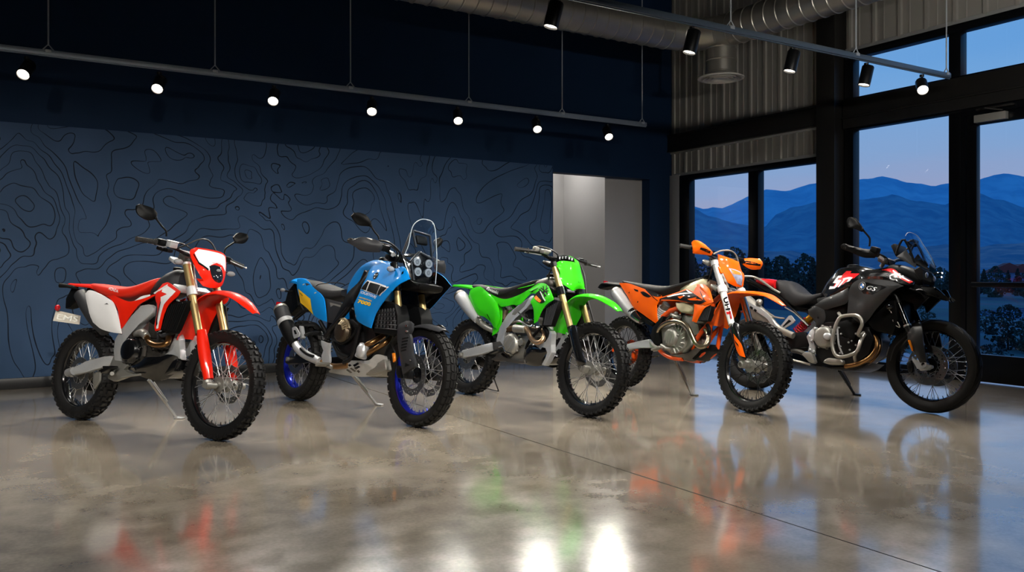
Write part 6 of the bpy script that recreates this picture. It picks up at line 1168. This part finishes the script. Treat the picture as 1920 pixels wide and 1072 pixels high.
# ================================================================ black adventure motorcycle
M_SAT = mat('satin graphite panel', '242526', .42, coat=.1, spec=.3); M_ROUN = mat('roundel blue', '1c6fc4', .25); M_SCH = mat('satin steel tube', 'a9a59d', .38, .7)
def black_bike():
    t = bike((-2.2671,-3.5754,-1.47550,8.00), 'adventure_motorcycle', 'black adventure motorcycle with red and white tank graphics and steel crash bars, rightmost')
    wheel(t, 'rear_wheel', -.03, .333, .15, .228, M_GBLK, M_RUB2, 'street', M_BMET, .06, .045, [(.07, .125, -.06, .0)], M_SPOKE, 32, M_DISC, (.11, .07), M_CHAIN)
    wheel(t, 'front_wheel', 1.588, .358, .098, .277, M_GBLK, M_RUB2, 'street', M_BMET, .055, .04, [(.095, .152, .072, .0), (.095, .152, -.076, .0)], M_SPOKE, 40, M_DISC)
    for sg in (1, -1):
        L = .11*sg; q = lambda p: (p[0], p[1], L)
        top, mid = [(1.329,.845,.11),(1.429,.645,.11)]; d = Vector(top)-Vector(mid); hi = Vector(mid)+d*1.9; ax = (1.588, .358, 0)
        b = MB(); b.tube([q(hi), q(mid)], .0235, 18); o = b.build('fork_tube', M_GBLK, t); b = MB(); b.tube([q(hi), q(tuple(Vector(mid)+d*.85))], .03, 16); b.build('fork_collar', M_BMET, o); b = MB(); b.tube([q(tuple(Vector(mid)+d*.03)), q(tuple(Vector(mid)-d*.03))], .03, 18); b.build('dust_seal', M_ALU, o)
        b = MB(); b.tube([q(mid), q(ax)], [.027, .03], 14); b.build('fork_leg', M_BMET, t)
        b = MB(); b.block([(1.486,.406,.12),(1.515,.383,.12),(1.557,.367,.12),(1.597,.37,.12),(1.614,.352,.12),(1.648,.36,.12),(1.65,.335,.12),(1.611,.326,.12),(1.602,.31,.12),(1.561,.306,.12),(1.545,.33,.12),(1.501,.367,.12)], .095*sg, .135*sg, .01); b.lathe(q(ax), [(.026, -.01), (.026, .035), (.014, .035), (.014, .02), (.001, .02)], (0, -sg, 0), 20); b.build('axle_clamp', M_ALU, t)
        b = MB(); b.block([(1.434,.362,.1),(1.469,.386,.1),(1.488,.326,.1),(1.476,.284,.1),(1.449,.292,.1)], .055*sg, .1*sg, .008); b.build('brake_caliper', M_BMET, t)
    p = Panel([(1.449,.581,.14),(1.476,.635,.13),(1.51,.682,.09),(1.554,.634,.13),(1.578,.533,.15),(1.593,.463,.15),(1.613,.375,.145),(1.565,.369,.145),(1.51,.457,.15),(1.464,.525,.15)], .012, .012, roll=.02, corner=40, ridges=[([(1.497,.629,.15),(1.527,.509,.15),(1.576,.381,.15)], .008, .02)]); g = p.build('fork_cover', M_SAT, t); mirror(g)
    b = MB(); b.block([(1.467,.532,.168),(1.485,.535,.168),(1.519,.456,.168),(1.508,.445,.168)], .152, .17, .005); o = b.build('reflector', M_ALENS, t); mirror(o)
    b = MB(); b.ribbon([(q[0], q[1], w) for q, w in zip([(1.708,.688,0),(1.641,.713,0),(1.56,.713,0),(1.491,.683,0),(1.432,.63,0)], (.05, .074, .08, .082, .08))]+[(q[0], q[1], w) for q, w in zip([(1.362,.563,0),(1.298,.485,0),(1.268,.371,0)], (.08, .08, .075))], .006, 4, 11, .35, flip=True); b.build('front_fender', M_SAT, t)
    # fairing
    p = Panel([(.962,.893,.185),(.981,.94,.19),(1.009,.972,.19),(1.058,.998,.185),(1.135,.999,.19),(1.332,.979,.225),(1.449,.939,.245),(1.4,.918,.245),(1.357,.89,.24),(1.288,.819,.23),(1.222,.746,.22),(1.172,.68,.21),(1.127,.634,.2),(1.06,.654,.2),(.962,.717,.18),(.965,.815,.185)], .012, .006, roll=.03, corner=42, inner=1, ridges=[([(1.068,.983,.2),(1.196,.862,.2),(1.33,.97,.2)], .004, .02), ([(.99,.879,.2),(1.076,.816,.2)], -.008, .03)])
    p.decal([(1.083,.98,.2),(1.141,.992,.2),(1.319,.974,.2),(1.406,.945,.2),(1.354,.937,.2),(1.211,.95,.2)], 3, .0018)
    p.decal([(1.055,.934,.2),(1.092,.967,.2),(1.154,.966,.2),(1.311,.93,.2),(1.196,.867,.2),(1.105,.876,.2)], 1, .0014)
    c = [(1.088,.938,.2)][0]; circ = lambda r, a0=0, a1=2*PI, n=24: [(c[0]+r*.92*math.cos(a0+(a1-a0)*k/n), c[1]+r*math.sin(a0+(a1-a0)*k/n), 0) for k in range(n+(a1-a0 < 6))]
    p.decal(circ(.034), 1, .003); p.decal(circ(.033), 4, .0036); p.decal(circ(.030), 1, .0042); p.decal(circ(.021), 5, .005)
    for a0 in (PI/2, 3*PI/2): p.decal([(c[0], c[1], 0)]+circ(.0195, a0, a0+PI/2, 8), 6, .0058)
    p.text('GS', [(1.125,.911,.2)][0], [(1.218,.892,.2)][0], .036, 4, .003, up=[(1.134,.938,.2)][0], bold=.02, shear=.25)
    g = p.build('side_fairing', [M_SAT, M_GBLK, M_RED2, M_GREY, M_ALU, M_WHT, M_ROUN], t); mirror(g, (4, 5, 6))
    p = Panel([(1.035,1.038,.16),(1.061,1.068,.14),(1.158,1.089,.12),(1.239,1.102,.11),(1.3,1.085,.13),(1.379,1.039,.16),(1.482,.985,.16),(1.49,.953,.19),(1.459,.948,.22),(1.34,.98,.22),(1.185,.998,.2),(1.069,.999,.185)], .014, .006, roll=.025, inner=0)
    p.decal([(1.196,1.077,.17),(1.239,1.088,.17),(1.283,1.09,.17),(1.317,1.077,.17),(1.379,1.032,.17),(1.48,.981,.17),(1.471,.963,.17),(1.403,.996,.17),(1.33,1.037,.17),(1.252,1.069,.17)], 1); p.decal([(1.3,1.077,.17),(1.368,1.037,.17),(1.461,.986,.17),(1.458,.981,.17),(1.363,1.027,.17),(1.296,1.069,.17)], 2, .0045)
    for i in range(3): p.decal([(x, z-.012*i, l) for x, z, l in [(1.126,1.046,.18),(1.259,1.048,.18),(1.303,1.036,.18),(1.304,1.029,.18),(1.26,1.04,.18),(1.132,1.038,.18)]], 3, .001)
    g = p.build('upper_fairing', [M_GBLK, M_RED2, M_WHT, M_GREY], t); mirror(g)
    a = [(.617,.89,0),(.666,.972,0),(.717,1.035,0),(.78,1.104,0),(.84,1.118,0),(.935,1.129,0),(1.018,1.121,0),(1.089,1.098,0)]; c2 = [(.622,.826,0),(.681,.805,0),(.745,.784,0),(.807,.775,0),(.868,.777,0),(.962,.792,0),(1.042,.817,0),(1.104,.906,0)]
    b = MB(); b.loft([(u[0], v[1], u[1], w) for u, v, w in zip(a, c2, (.04, .07, .095, .105, .11, .12, .12, .09))], 24, 3, 3.2); o = b.build('fuel_tank', M_GBLK, t); b = MB(); b.lathe([(.875,1.127,0)][0], [(.05, -.02), (.05, .006), (.04, .012), (.001, .012)], (-.1, 0, 1), 24); b.build('fuel_cap', M_BMET, o)
    p = Panel([(.681,.873,.1),(.743,.951,.12),(.798,1.024,.13),(.863,1.089,.12),(.939,1.095,.125),(1.037,1.048,.15),(1.049,1.004,.17),(.994,.963,.18),(.936,.919,.175),(.847,.881,.16),(.747,.835,.13)], .012, .008, roll=.03)
    P = lambda L, mi, off=.002: p.decal(L, mi, off)
    P([(.869,1.039,.16),(.897,1.07,.16),(.945,1.068,.16),(.938,1.048,.16),(1.028,1.046,.16),(.997,1.004,.16),(.957,.988,.16),(.866,.937,.16),(.788,.927,.16),(.815,.97,.16)], 1)
    P([(.784,.969,.16),(.828,1.028,.16),(.87,1.031,.16),(.863,1.012,.16),(.836,1.009,.16),(.828,.992,.16),(.874,.99,.16),(.853,.948,.16),(.819,.918,.16),(.746,.915,.16),(.756,.941,.16),(.812,.936,.16),(.828,.964,.16),(.791,.967,.16)], 2, .0045)
    P([(.885,1.004,.16),(.943,1.015,.16),(.985,1.01,.16),(.958,.977,.16),(.935,.971,.16),(.95,.999,.16),(.915,.993,.16),(.878,.942,.16),(.855,.925,.16),(.86,.942,.16),(.892,.987,.16)], 2, .0045)
    g = p.build('tank_panel', [M_GBLK, M_RED2, M_WHT], t); mirror(g)
    p = Panel([(.577,.759,.12),(.638,.786,.13),(.716,.833,.14),(.847,.879,.16),(.953,.927,.18),(.961,.826,.18),(.935,.793,.175),(.803,.758,.15),(.705,.74,.13)], .012, .008, roll=.02); mirror(p.build('knee_panel', M_SAT, t))
    p = Panel([(.56,.736,.12),(.64,.772,.13),(.717,.752,.13),(.739,.668,.13),(.711,.61,.13),(.652,.602,.125),(.625,.653,.12),(.57,.696,.12)], .01, .012, roll=.02); p.decal([(.661,.676,.13),(.679,.682,.13),(.685,.666,.13),(.667,.661,.13)], 1); mirror(p.build('rear_side_cover', [M_SAT, M_BLK], t))
    b = MB(); b.block([(.627,.838,0),(.847,.878,0),(1.086,.84,0),(1.095,.731,0),(1.011,.617,0),(.746,.625,0),(.676,.713,0)], -.12, .13, .02); b.build('airbox', M_BLK, t)
    # seat and tail
    a = [(.192,1.002,0),(.255,.999,0),(.31,.991,0),(.368,.956,0),(.426,.909,0),(.494,.884,0),(.56,.877,0),(.629,.896,0)]; c2 = [(.275,.935,.1),(.353,.83,.1),(.41,.791,.1),(.465,.769,.1),(.545,.752,.1),(.601,.774,.1),(.643,.809,.1),(.695,.862,.1)]
    b = MB(); b.loft([(u[0], v[1], u[1], w) for u, v, w in zip(a, c2, (.09, .12, .135, .15, .155, .14, .11, .06))], 24, 3, 3); b.build('seat', M_SEAT, t)
    b = MB(); a = [(-.031,1.008,0),(.042,1.013,0),(.128,1.007,0),(.196,.998,0)]; c2 = [(.01,.963,.05),(.099,.937,.05),(.186,.914,.05),(.243,.908,.05)]; b.loft([(u[0], v[1], u[1], w) for u, v, w in zip(a, c2, (.08, .11, .125, .125))], 20, 3, 3); b.build('tail_cover', M_RED2, t)
    for sg in (1, -1):
        b = MB(); b.tube([(x, z, l*sg) for x, z, l in [(-.167,1.025,.08),(-.032,1.017,.12),(.082,.976,.14),(.201,.91,.15),(.281,.871,.14)]], .011, 10, 4); b.build('luggage_rail', M_SCH, t)
        b = MB(); b.tube([(x, z, l*sg) for x, z, l in [(-.08,.991,.11),(.132,.896,.11),(.307,.816,.11),(.573,.594,.11)]], .012, 10); b.build('subframe', M_BMET, t)
    b = MB(); b.block([(-.141,.998,.05),(.025,.957,.05),(.243,.905,.05),(.319,.823,.05),(.419,.767,.05),(.539,.748,.05),(.437,.721,.05),(.312,.764,.05),(.149,.867,.05),(-.107,.961,.05)], -.1, .1, .012); b.build('undertail', M_BLK, t)
    b = MB(); b.tube([(.334,.749,.13),(.439,.701,.13),(.572,.598,.12)], .006, 8); b.build('brake_line', M_SCH, t)
    # exhaust
    b = MB(); b.tube([(-.074,.798,.17),(.052,.711,.17),(.225,.605,.17)], [.066, .07, .055], 22); o = b.build('muffler', M_SCH, t); b = MB(); b.tube([(.225,.605,.17),(.32,.551,.17),(.472,.502,.17)], [.05, .034, .028], 16, 3); b.build('exhaust_link', M_SCH, o)
    p = Panel([(-.002,.791,.245),(.059,.763,.245),(.178,.713,.245),(.267,.658,.245),(.343,.574,.245),(.318,.555,.245),(.241,.633,.245),(.153,.677,.245),(.032,.744,.245)], .004, .006); p.decal([(.061,.739,.245),(.092,.722,.245),(.082,.704,.245),(.055,.721,.245)], 1); p.decal([(.107,.716,.245),(.134,.702,.245),(.124,.681,.245),(.1,.698,.245)], 1); p.build('heat_guard', [M_ALU, M_BLK], o)
    b = MB(); b.ball([(.117,.778,.2)][0], .03); b.build('silencer_clamp', M_SCH, o)
    p = Panel([(.317,.556,.17),(.409,.672,.17),(.429,.677,.17),(.472,.634,.17),(.463,.617,.17),(.354,.543,.17),(.334,.542,.17)], .002, .016, k=1); p.decal([(.358,.576,.17),(.416,.64,.17),(.444,.627,.17),(.372,.574,.17)], 1); mirror(p.build('passenger_peg_plate', [M_ALU, M_BLK], t)); b = MB(); b.tube([(.166,.71,.16),(.262,.655,.16),(.364,.648,.16)], .008, 8, 2); b.build('exhaust_hanger', M_SCH, t)
    shock(t, [(.57,.691,.06)][0], [(.421,.538,.06)][0], M_RLENS, mat('gold shock body', 'b98a24', .3, .8), .036, 6)
    # engine, frame and bars
    b = MB(); b.block([(.6,.583,.12),(.697,.622,.12),(.817,.662,.12),(.959,.679,.12),(1.126,.612,.12),(1.178,.529,.12),(1.143,.399,.12),(1.036,.315,.12),(.85,.276,.12),(.726,.298,.12),(.643,.381,.12)], -.14, .13, .02); b.build('engine_block', M_BMET, t)
    for L, n in (([(.867,.607,.135),(.995,.636,.135),(1.041,.573,.135),(1.007,.495,.135),(.895,.565,.135)], 'cam_cover'), ([(.857,.552,.13),(.98,.494,.13),(1.063,.478,.13),(1.035,.4,.13),(.919,.38,.13)], 'crankcase')): MB().block(L, .1, .15, .012).build(n, M_BMET, t)
    b = MB(); rb = random.Random(3); bolts(b, [(x, z, .15) for x, z, l in [(.883,.595,.15),(.905,.547,.15),(.976,.481,.15),(1.004,.494,.15),(.908,.443,.15),(1.034,.555,.15),(.907,.389,.15),(.992,.422,.15),(1.041,.464,.15)]], .008, .01); b.tube([(.864,.605,.15),(.888,.464,.15),(.931,.38,.15)], .008, 6, 3); b.build('case_bolts', M_ALU, t)
    cover(t, 'clutch_cover', [(.76,.51,.16)][0], .09, .04, M_CAST, 0, 8); b = MB(); c3 = [(.812,.515,.2)][0]; b.ball(c3, (.04, .012, .03), 18, 10); b.build('cover_emblem', M_ALU, t)
    b = MB(); b.block([(.588,.5,.15),(.621,.558,.15),(.669,.593,.15),(.686,.573,.15),(.662,.527,.15),(.652,.47,.15),(.686,.427,.15),(.677,.359,.15),(.64,.356,.15),(.612,.377,.15),(.635,.435,.15)], .11, .16, .008); bolts(b, [(.667,.576,.165),(.623,.506,.165),(.645,.474,.165),(.636,.394,.165),(.675,.382,.165)], .012, .008); o = b.build('footpeg_plate', M_ALU, t); mirror(o)
    b = MB(); b.block([(.583,.35,.17),(.613,.375,.17),(.677,.369,.17),(.715,.294,.17),(.697,.279,.17),(.659,.289,.17)], .15, .2, .008); b.build('footpeg', M_CAST, t); b = MB(); b.tube([(.423,.378,.1),(.543,.37,.16),(.602,.352,.17)], .02, 10, 2); b.build('rear_brake_cylinder', M_DCAST, t); b = MB(); b.tube([(.451,.297,.13),(.577,.282,.16),(.654,.272,.16)], .01, 8, 2); b.build('brake_pedal', M_SCH, t)
    for sg in (1, -1):
        b = MB(); P = [(x, z, l*sg) for x, z, l in [(1.084,.572,.12),(1.098,.538,.2),(1.098,.557,.225),(1.129,.622,.235),(1.117,.669,.235),(1.066,.698,.235),(.957,.685,.235),(.921,.655,.235),(.898,.576,.24),(.885,.478,.24),(.901,.403,.24),(.931,.362,.235),(.981,.358,.23),(1.057,.384,.225),(1.099,.419,.22),(1.108,.496,.2),(1.102,.555,.14)]]; b.tube(P, .0145, 12, 3); co = b.build('crash_bar', M_SCH, t)
        b = MB(); b.tube([(x, z, l*sg) for x, z, l in [(1.092,.408,.22),(1.055,.366,.18),(1.035,.326,.12)]], .0135, 10, 3); b.build('bar_mount', M_SCH, co); b = MB(); b.tube([(x, z, l*sg) for x, z, l in [(.945,.68,.235),(.867,.716,.15)]], .0135, 10); b.build('bar_mount', M_SCH, co)
        b = MB(); b.block([(.258,.4,.1),(.409,.528,.1),(.551,.548,.1),(.597,.471,.1),(.576,.412,.1),(.421,.401,.1),(.304,.357,.1)], .085*sg, .125*sg, .012); b.build('swingarm', M_BMET, t)
    p = Panel([(.875,.645,.15),(1.012,.673,.15),(1.056,.637,.15),(1.016,.489,.15),(.892,.563,.15)], .01, .006); mirror(p.build('engine_side_cover', M_BLK, t))
    for P in ([(1.112,.577,.08),(1.177,.531,.1),(1.2,.457,.12),(1.162,.379,.13),(1.064,.317,.13),(.951,.285,.13)], [(1.106,.588,.02),(1.164,.526,.03),(1.179,.44,.05),(1.146,.36,.08),(1.071,.304,.1)]): MB().tube(P, .02, 14, 5).build('header_pipe', M_BRNZ, t)
    b = MB(); b.block([(.763,.3,.15),(.785,.329,.15),(.815,.343,.15),(.935,.339,.15),(.951,.316,.15),(.933,.291,.15),(.82,.285,.15)], .09, .17, .02, 3); b.build('catalyst_box', M_SCH, t)
    b = MB(); b.block([(.716,.271,.1),(.933,.28,.1),(1.082,.31,.1),(1.148,.337,.1),(1.095,.29,.1),(1.029,.26,.1),(.816,.25,.1)], -.13, .12, .01); b.build('skid_plate', M_BMET, t)
    b = MB(); b.block([(1.148,.765,.1),(1.22,.843,.1),(1.34,.846,.1),(1.373,.69,.1),(1.339,.563,.1),(1.184,.585,.1),(1.111,.656,.1)], -.15, .15, .02); b.build('radiator', M_BLK, t)
    blinker(t, [(1.323,.779,.2)][0], (.03, .02, .022), [(1.327,.79,.17),(1.331,.812,.12)], M_BLK, M_GBLK); b = MB(); b.tube([(1.297,.76,.15),(1.352,.685,.14),(1.382,.63,.13),(1.349,.643,.14),(1.33,.683,.15)], .004, 6, 5); b.build('sensor_cable', M_SCH, t)
    # nose
    p = Panel([(1.375,1.019,.15),(1.478,.972,.16),(1.542,.95,.14),(1.593,.956,.1),(1.619,.947,.09),(1.662,.902,.05),(1.698,.854,.035),(1.666,.854,.05),(1.587,.886,.12),(1.534,.906,.16),(1.486,.927,.19)], .01, .006, roll=.02); p.decal([(1.532,.944,.1),(1.603,.945,.1),(1.708,.867,.1),(1.689,.856,.1),(1.576,.899,.1)], 1); g = p.build('beak', [M_GBLK, M_SAT], t); mirror(g)
    b = MB(); b.ribbon([(q[0], q[1], w) for q, w in zip([(1.681,.86,0),(1.628,.907,0),(1.565,.952,0),(1.501,.972,0)], (.03, .055, .09, .1))], .006, 3, 9, .1, flip=True); b.build('beak_top', M_SAT, t)
    p = Panel([(1.211,.81,.1),(1.293,.887,.1),(1.441,.922,.1),(1.573,.875,.1),(1.549,.852,.1),(1.473,.767,.1),(1.458,.818,.1),(1.361,.847,.1)], .0, .02); mirror(p.build('inner_fairing', M_BLK, t)); b = MB(); b.block([(1.249,.909,0),(1.471,.956,0),(1.547,.916,0),(1.458,.851,0),(1.308,.857,0)], -.1, .1, .015); b.build('nose_underside', M_BLK, t)
    b = MB(); b.loft([(q[0], q2[1], q[1], w) for q, q2, w in zip([(1.19,1.109,0),(1.266,1.136,0),(1.343,1.125,0),(1.408,1.103,0),(1.463,1.072,0),(1.497,1.04,0)], [(1.195,1.038,0),(1.274,1.017,0),(1.353,.986,0),(1.418,.966,0),(1.471,.956,0),(1.502,.967,0)], (.1, .12, .12, .11, .09, .06))], 20, 2, 3); b.build('nose_shell', M_BLK, t)
    p = Panel([(1.465,1.081,.12),(1.49,1.105,.1),(1.513,1.087,.04),(1.531,1.075,-.02),(1.536,1.028,-.06),(1.532,.98,-.06),(1.511,.983,0),(1.487,1.005,.07)], .025, .01, 'front', roll=.03, corner=40)
    p.decal([(1.49,1.076,.085),(1.509,1.075,.04),(1.527,1.059,-.02),(1.526,1.011,-.05),(1.51,.999,0),(1.495,1.016,.06)], 1, .004); h = p.build('headlight', [M_GREY, mat('smoked headlamp glass', '3d4c5c', .08, .3, coat=1, var=.5, scale=40)], t)
    for L in ([(1.5,1.049,.05)], [(1.514,1.027,-.02)]):
        x, z, l = L[0]; b = MB(); b.ball((p.f(Vector((l, z)))+.004, z, l), (.01, .022, .022), 14, 10); b.build('projector_lens', M_HLW, h)
    for L in [(1.467,1.102,-.22),(1.491,1.105,-.24),(1.488,1.073,-.24)]: b = MB(); b.ball(L, (.01, .012, .009), 10, 8); b.tube([L, (L[0]-.06, L[1]-.03, L[2]+.1)], .006, 6); o = b.build('auxiliary_light', M_BLK, t); MB().ball((L[0]+.006, L[1], L[2]), (.007, .01, .0075), 10, 8).build('lens', mat('white diode', 'f2f6ff', .2, emit=1.2), o)
    p = Panel([(1.309,1.183,.13),(1.367,1.24,.1),(1.46,1.12,.1),(1.459,1.1,.11),(1.396,1.138,.125)], .008, .006); mirror(p.build('screen_side', M_GREY, t)); b = MB(); b.box([(1.274,1.244,0)][0], (.04, .18, .11), (0, -.5, 0), .012); b.build('dashboard', M_BLK, t)
    for sg in (1, -1): b = MB(); b.tube([(x, z, l*sg) for x, z, l in [(1.296,1.212,.1),(1.304,1.26,.1),(1.35,1.324,.095),(1.446,1.141,.1)]], .009, 8, 3); b.build('screen_bracket', M_BLK, t)
    sp = [(1.335,1.353,.1),(1.341,1.376,.09),(1.349,1.389,.05),(1.367,1.378,0),(1.367,1.363,-.05),(1.391,1.308,-.08),(1.428,1.246,-.1),(1.462,1.183,-.11),(1.485,1.121,-.11),(1.476,1.129,-.03),(1.463,1.14,.04),(1.445,1.159,.09),(1.399,1.236,.105),(1.363,1.298,.11)]
    p = Panel([(x+.02, z, l) for x, z, l in sp], .015, .004, 'front', roll=.05, k=4); ws = p.build('windscreen', M_GLASS, t); b = MB(); b.tube([(x+.022, z, l) for x, z, l in sp[:9]], .0028, 6, 4); b.build('screen_edge', mat('pale acrylic edge', 'b9cfe6', .1, alpha=.6), ws)
    # controls
    b = MB(); b.tube([(1.029,1.223,.43),(1.079,1.218,.32),(1.136,1.196,.22),(1.182,1.186,.14),(1.207,1.166,.06),(1.192,1.168,-.03),(1.193,1.202,-.15),(1.226,1.213,-.3),(1.254,1.211,-.4)], .0135, 12, 4); b.build('handlebar', M_BMET, t); grip(t, *[(1.034,1.222,.42),(1.096,1.213,.29)], M_GRIP); grip(t, *[(1.254,1.211,-.4),(1.225,1.212,-.28)], M_GRIP)
    p = Panel([(1.025,1.232,.44),(1.044,1.248,.43),(1.072,1.236,.39),(1.123,1.227,.28),(1.2,1.234,.2),(1.204,1.205,.19),(1.178,1.162,.21),(1.128,1.158,.28),(1.07,1.187,.36),(1.03,1.208,.43)], .05, .008, 'front', roll=.03); p.build('hand_guard', M_BLK, t); p = Panel([(1.231,1.217,-.29),(1.268,1.223,-.37),(1.289,1.208,-.42),(1.28,1.174,-.42),(1.24,1.18,-.3)], .03, .008, 'front'); p.build('hand_guard', M_BLK, t)
    b = MB(); b.box([(1.184,1.225,.22)][0], (.06, .07, .05), (0, .2, 0), .012); b.build('brake_reservoir', M_BLK, t); b = MB(); b.box([(1.185,1.163,.04)][0], (.07, .16, .05), (0, .4, 0), .012); b.build('bar_clamp', M_DCAST, t); b = MB(); b.tube([(1.182,1.183,.16),(1.196,1.154,.1),(1.155,1.117,.06)], .016, 10, 2); b.build('bar_riser', M_ALU, t)
    b = MB(); b.tube([(1.146,1.212,.22),(1.192,1.199,.16),(1.217,1.176,.1),(1.215,1.129,.05)], .007, 8, 4); b.build('cable', M_CABLE, t)
    mirror_part(t, [(1.051,1.432,.42),(1.063,1.463,.415),(1.088,1.462,.39),(1.116,1.422,.355),(1.143,1.367,.325),(1.133,1.355,.335),(1.101,1.372,.37),(1.064,1.379,.415)], .03, [(1.128,1.376,.34),(1.148,1.336,.29),(1.16,1.306,.27),(1.155,1.249,.26)], M_BLK, M_CHR, .0075)
    mirror_part(t, [(1.256,1.384,-.36),(1.285,1.412,-.4),(1.31,1.401,-.44),(1.302,1.356,-.44),(1.264,1.337,-.385)] if False else [(x-.12, z, l) for x, z, l in [(1.272,1.386,-.34),(1.294,1.412,-.38),(1.318,1.4,-.42),(1.312,1.355,-.42),(1.276,1.334,-.365)]], .03, [(x-.12, z, l) for x, z, l in [(1.281,1.343,-.35),(1.265,1.291,-.3),(1.274,1.219,-.27)]], M_BLK, M_CHR, .0075)
    kickstand(t, [(.749,.25,-.12)][0], [(.742,.056,-.398)][0], M_BMET, .013)
    return t
black_bike()
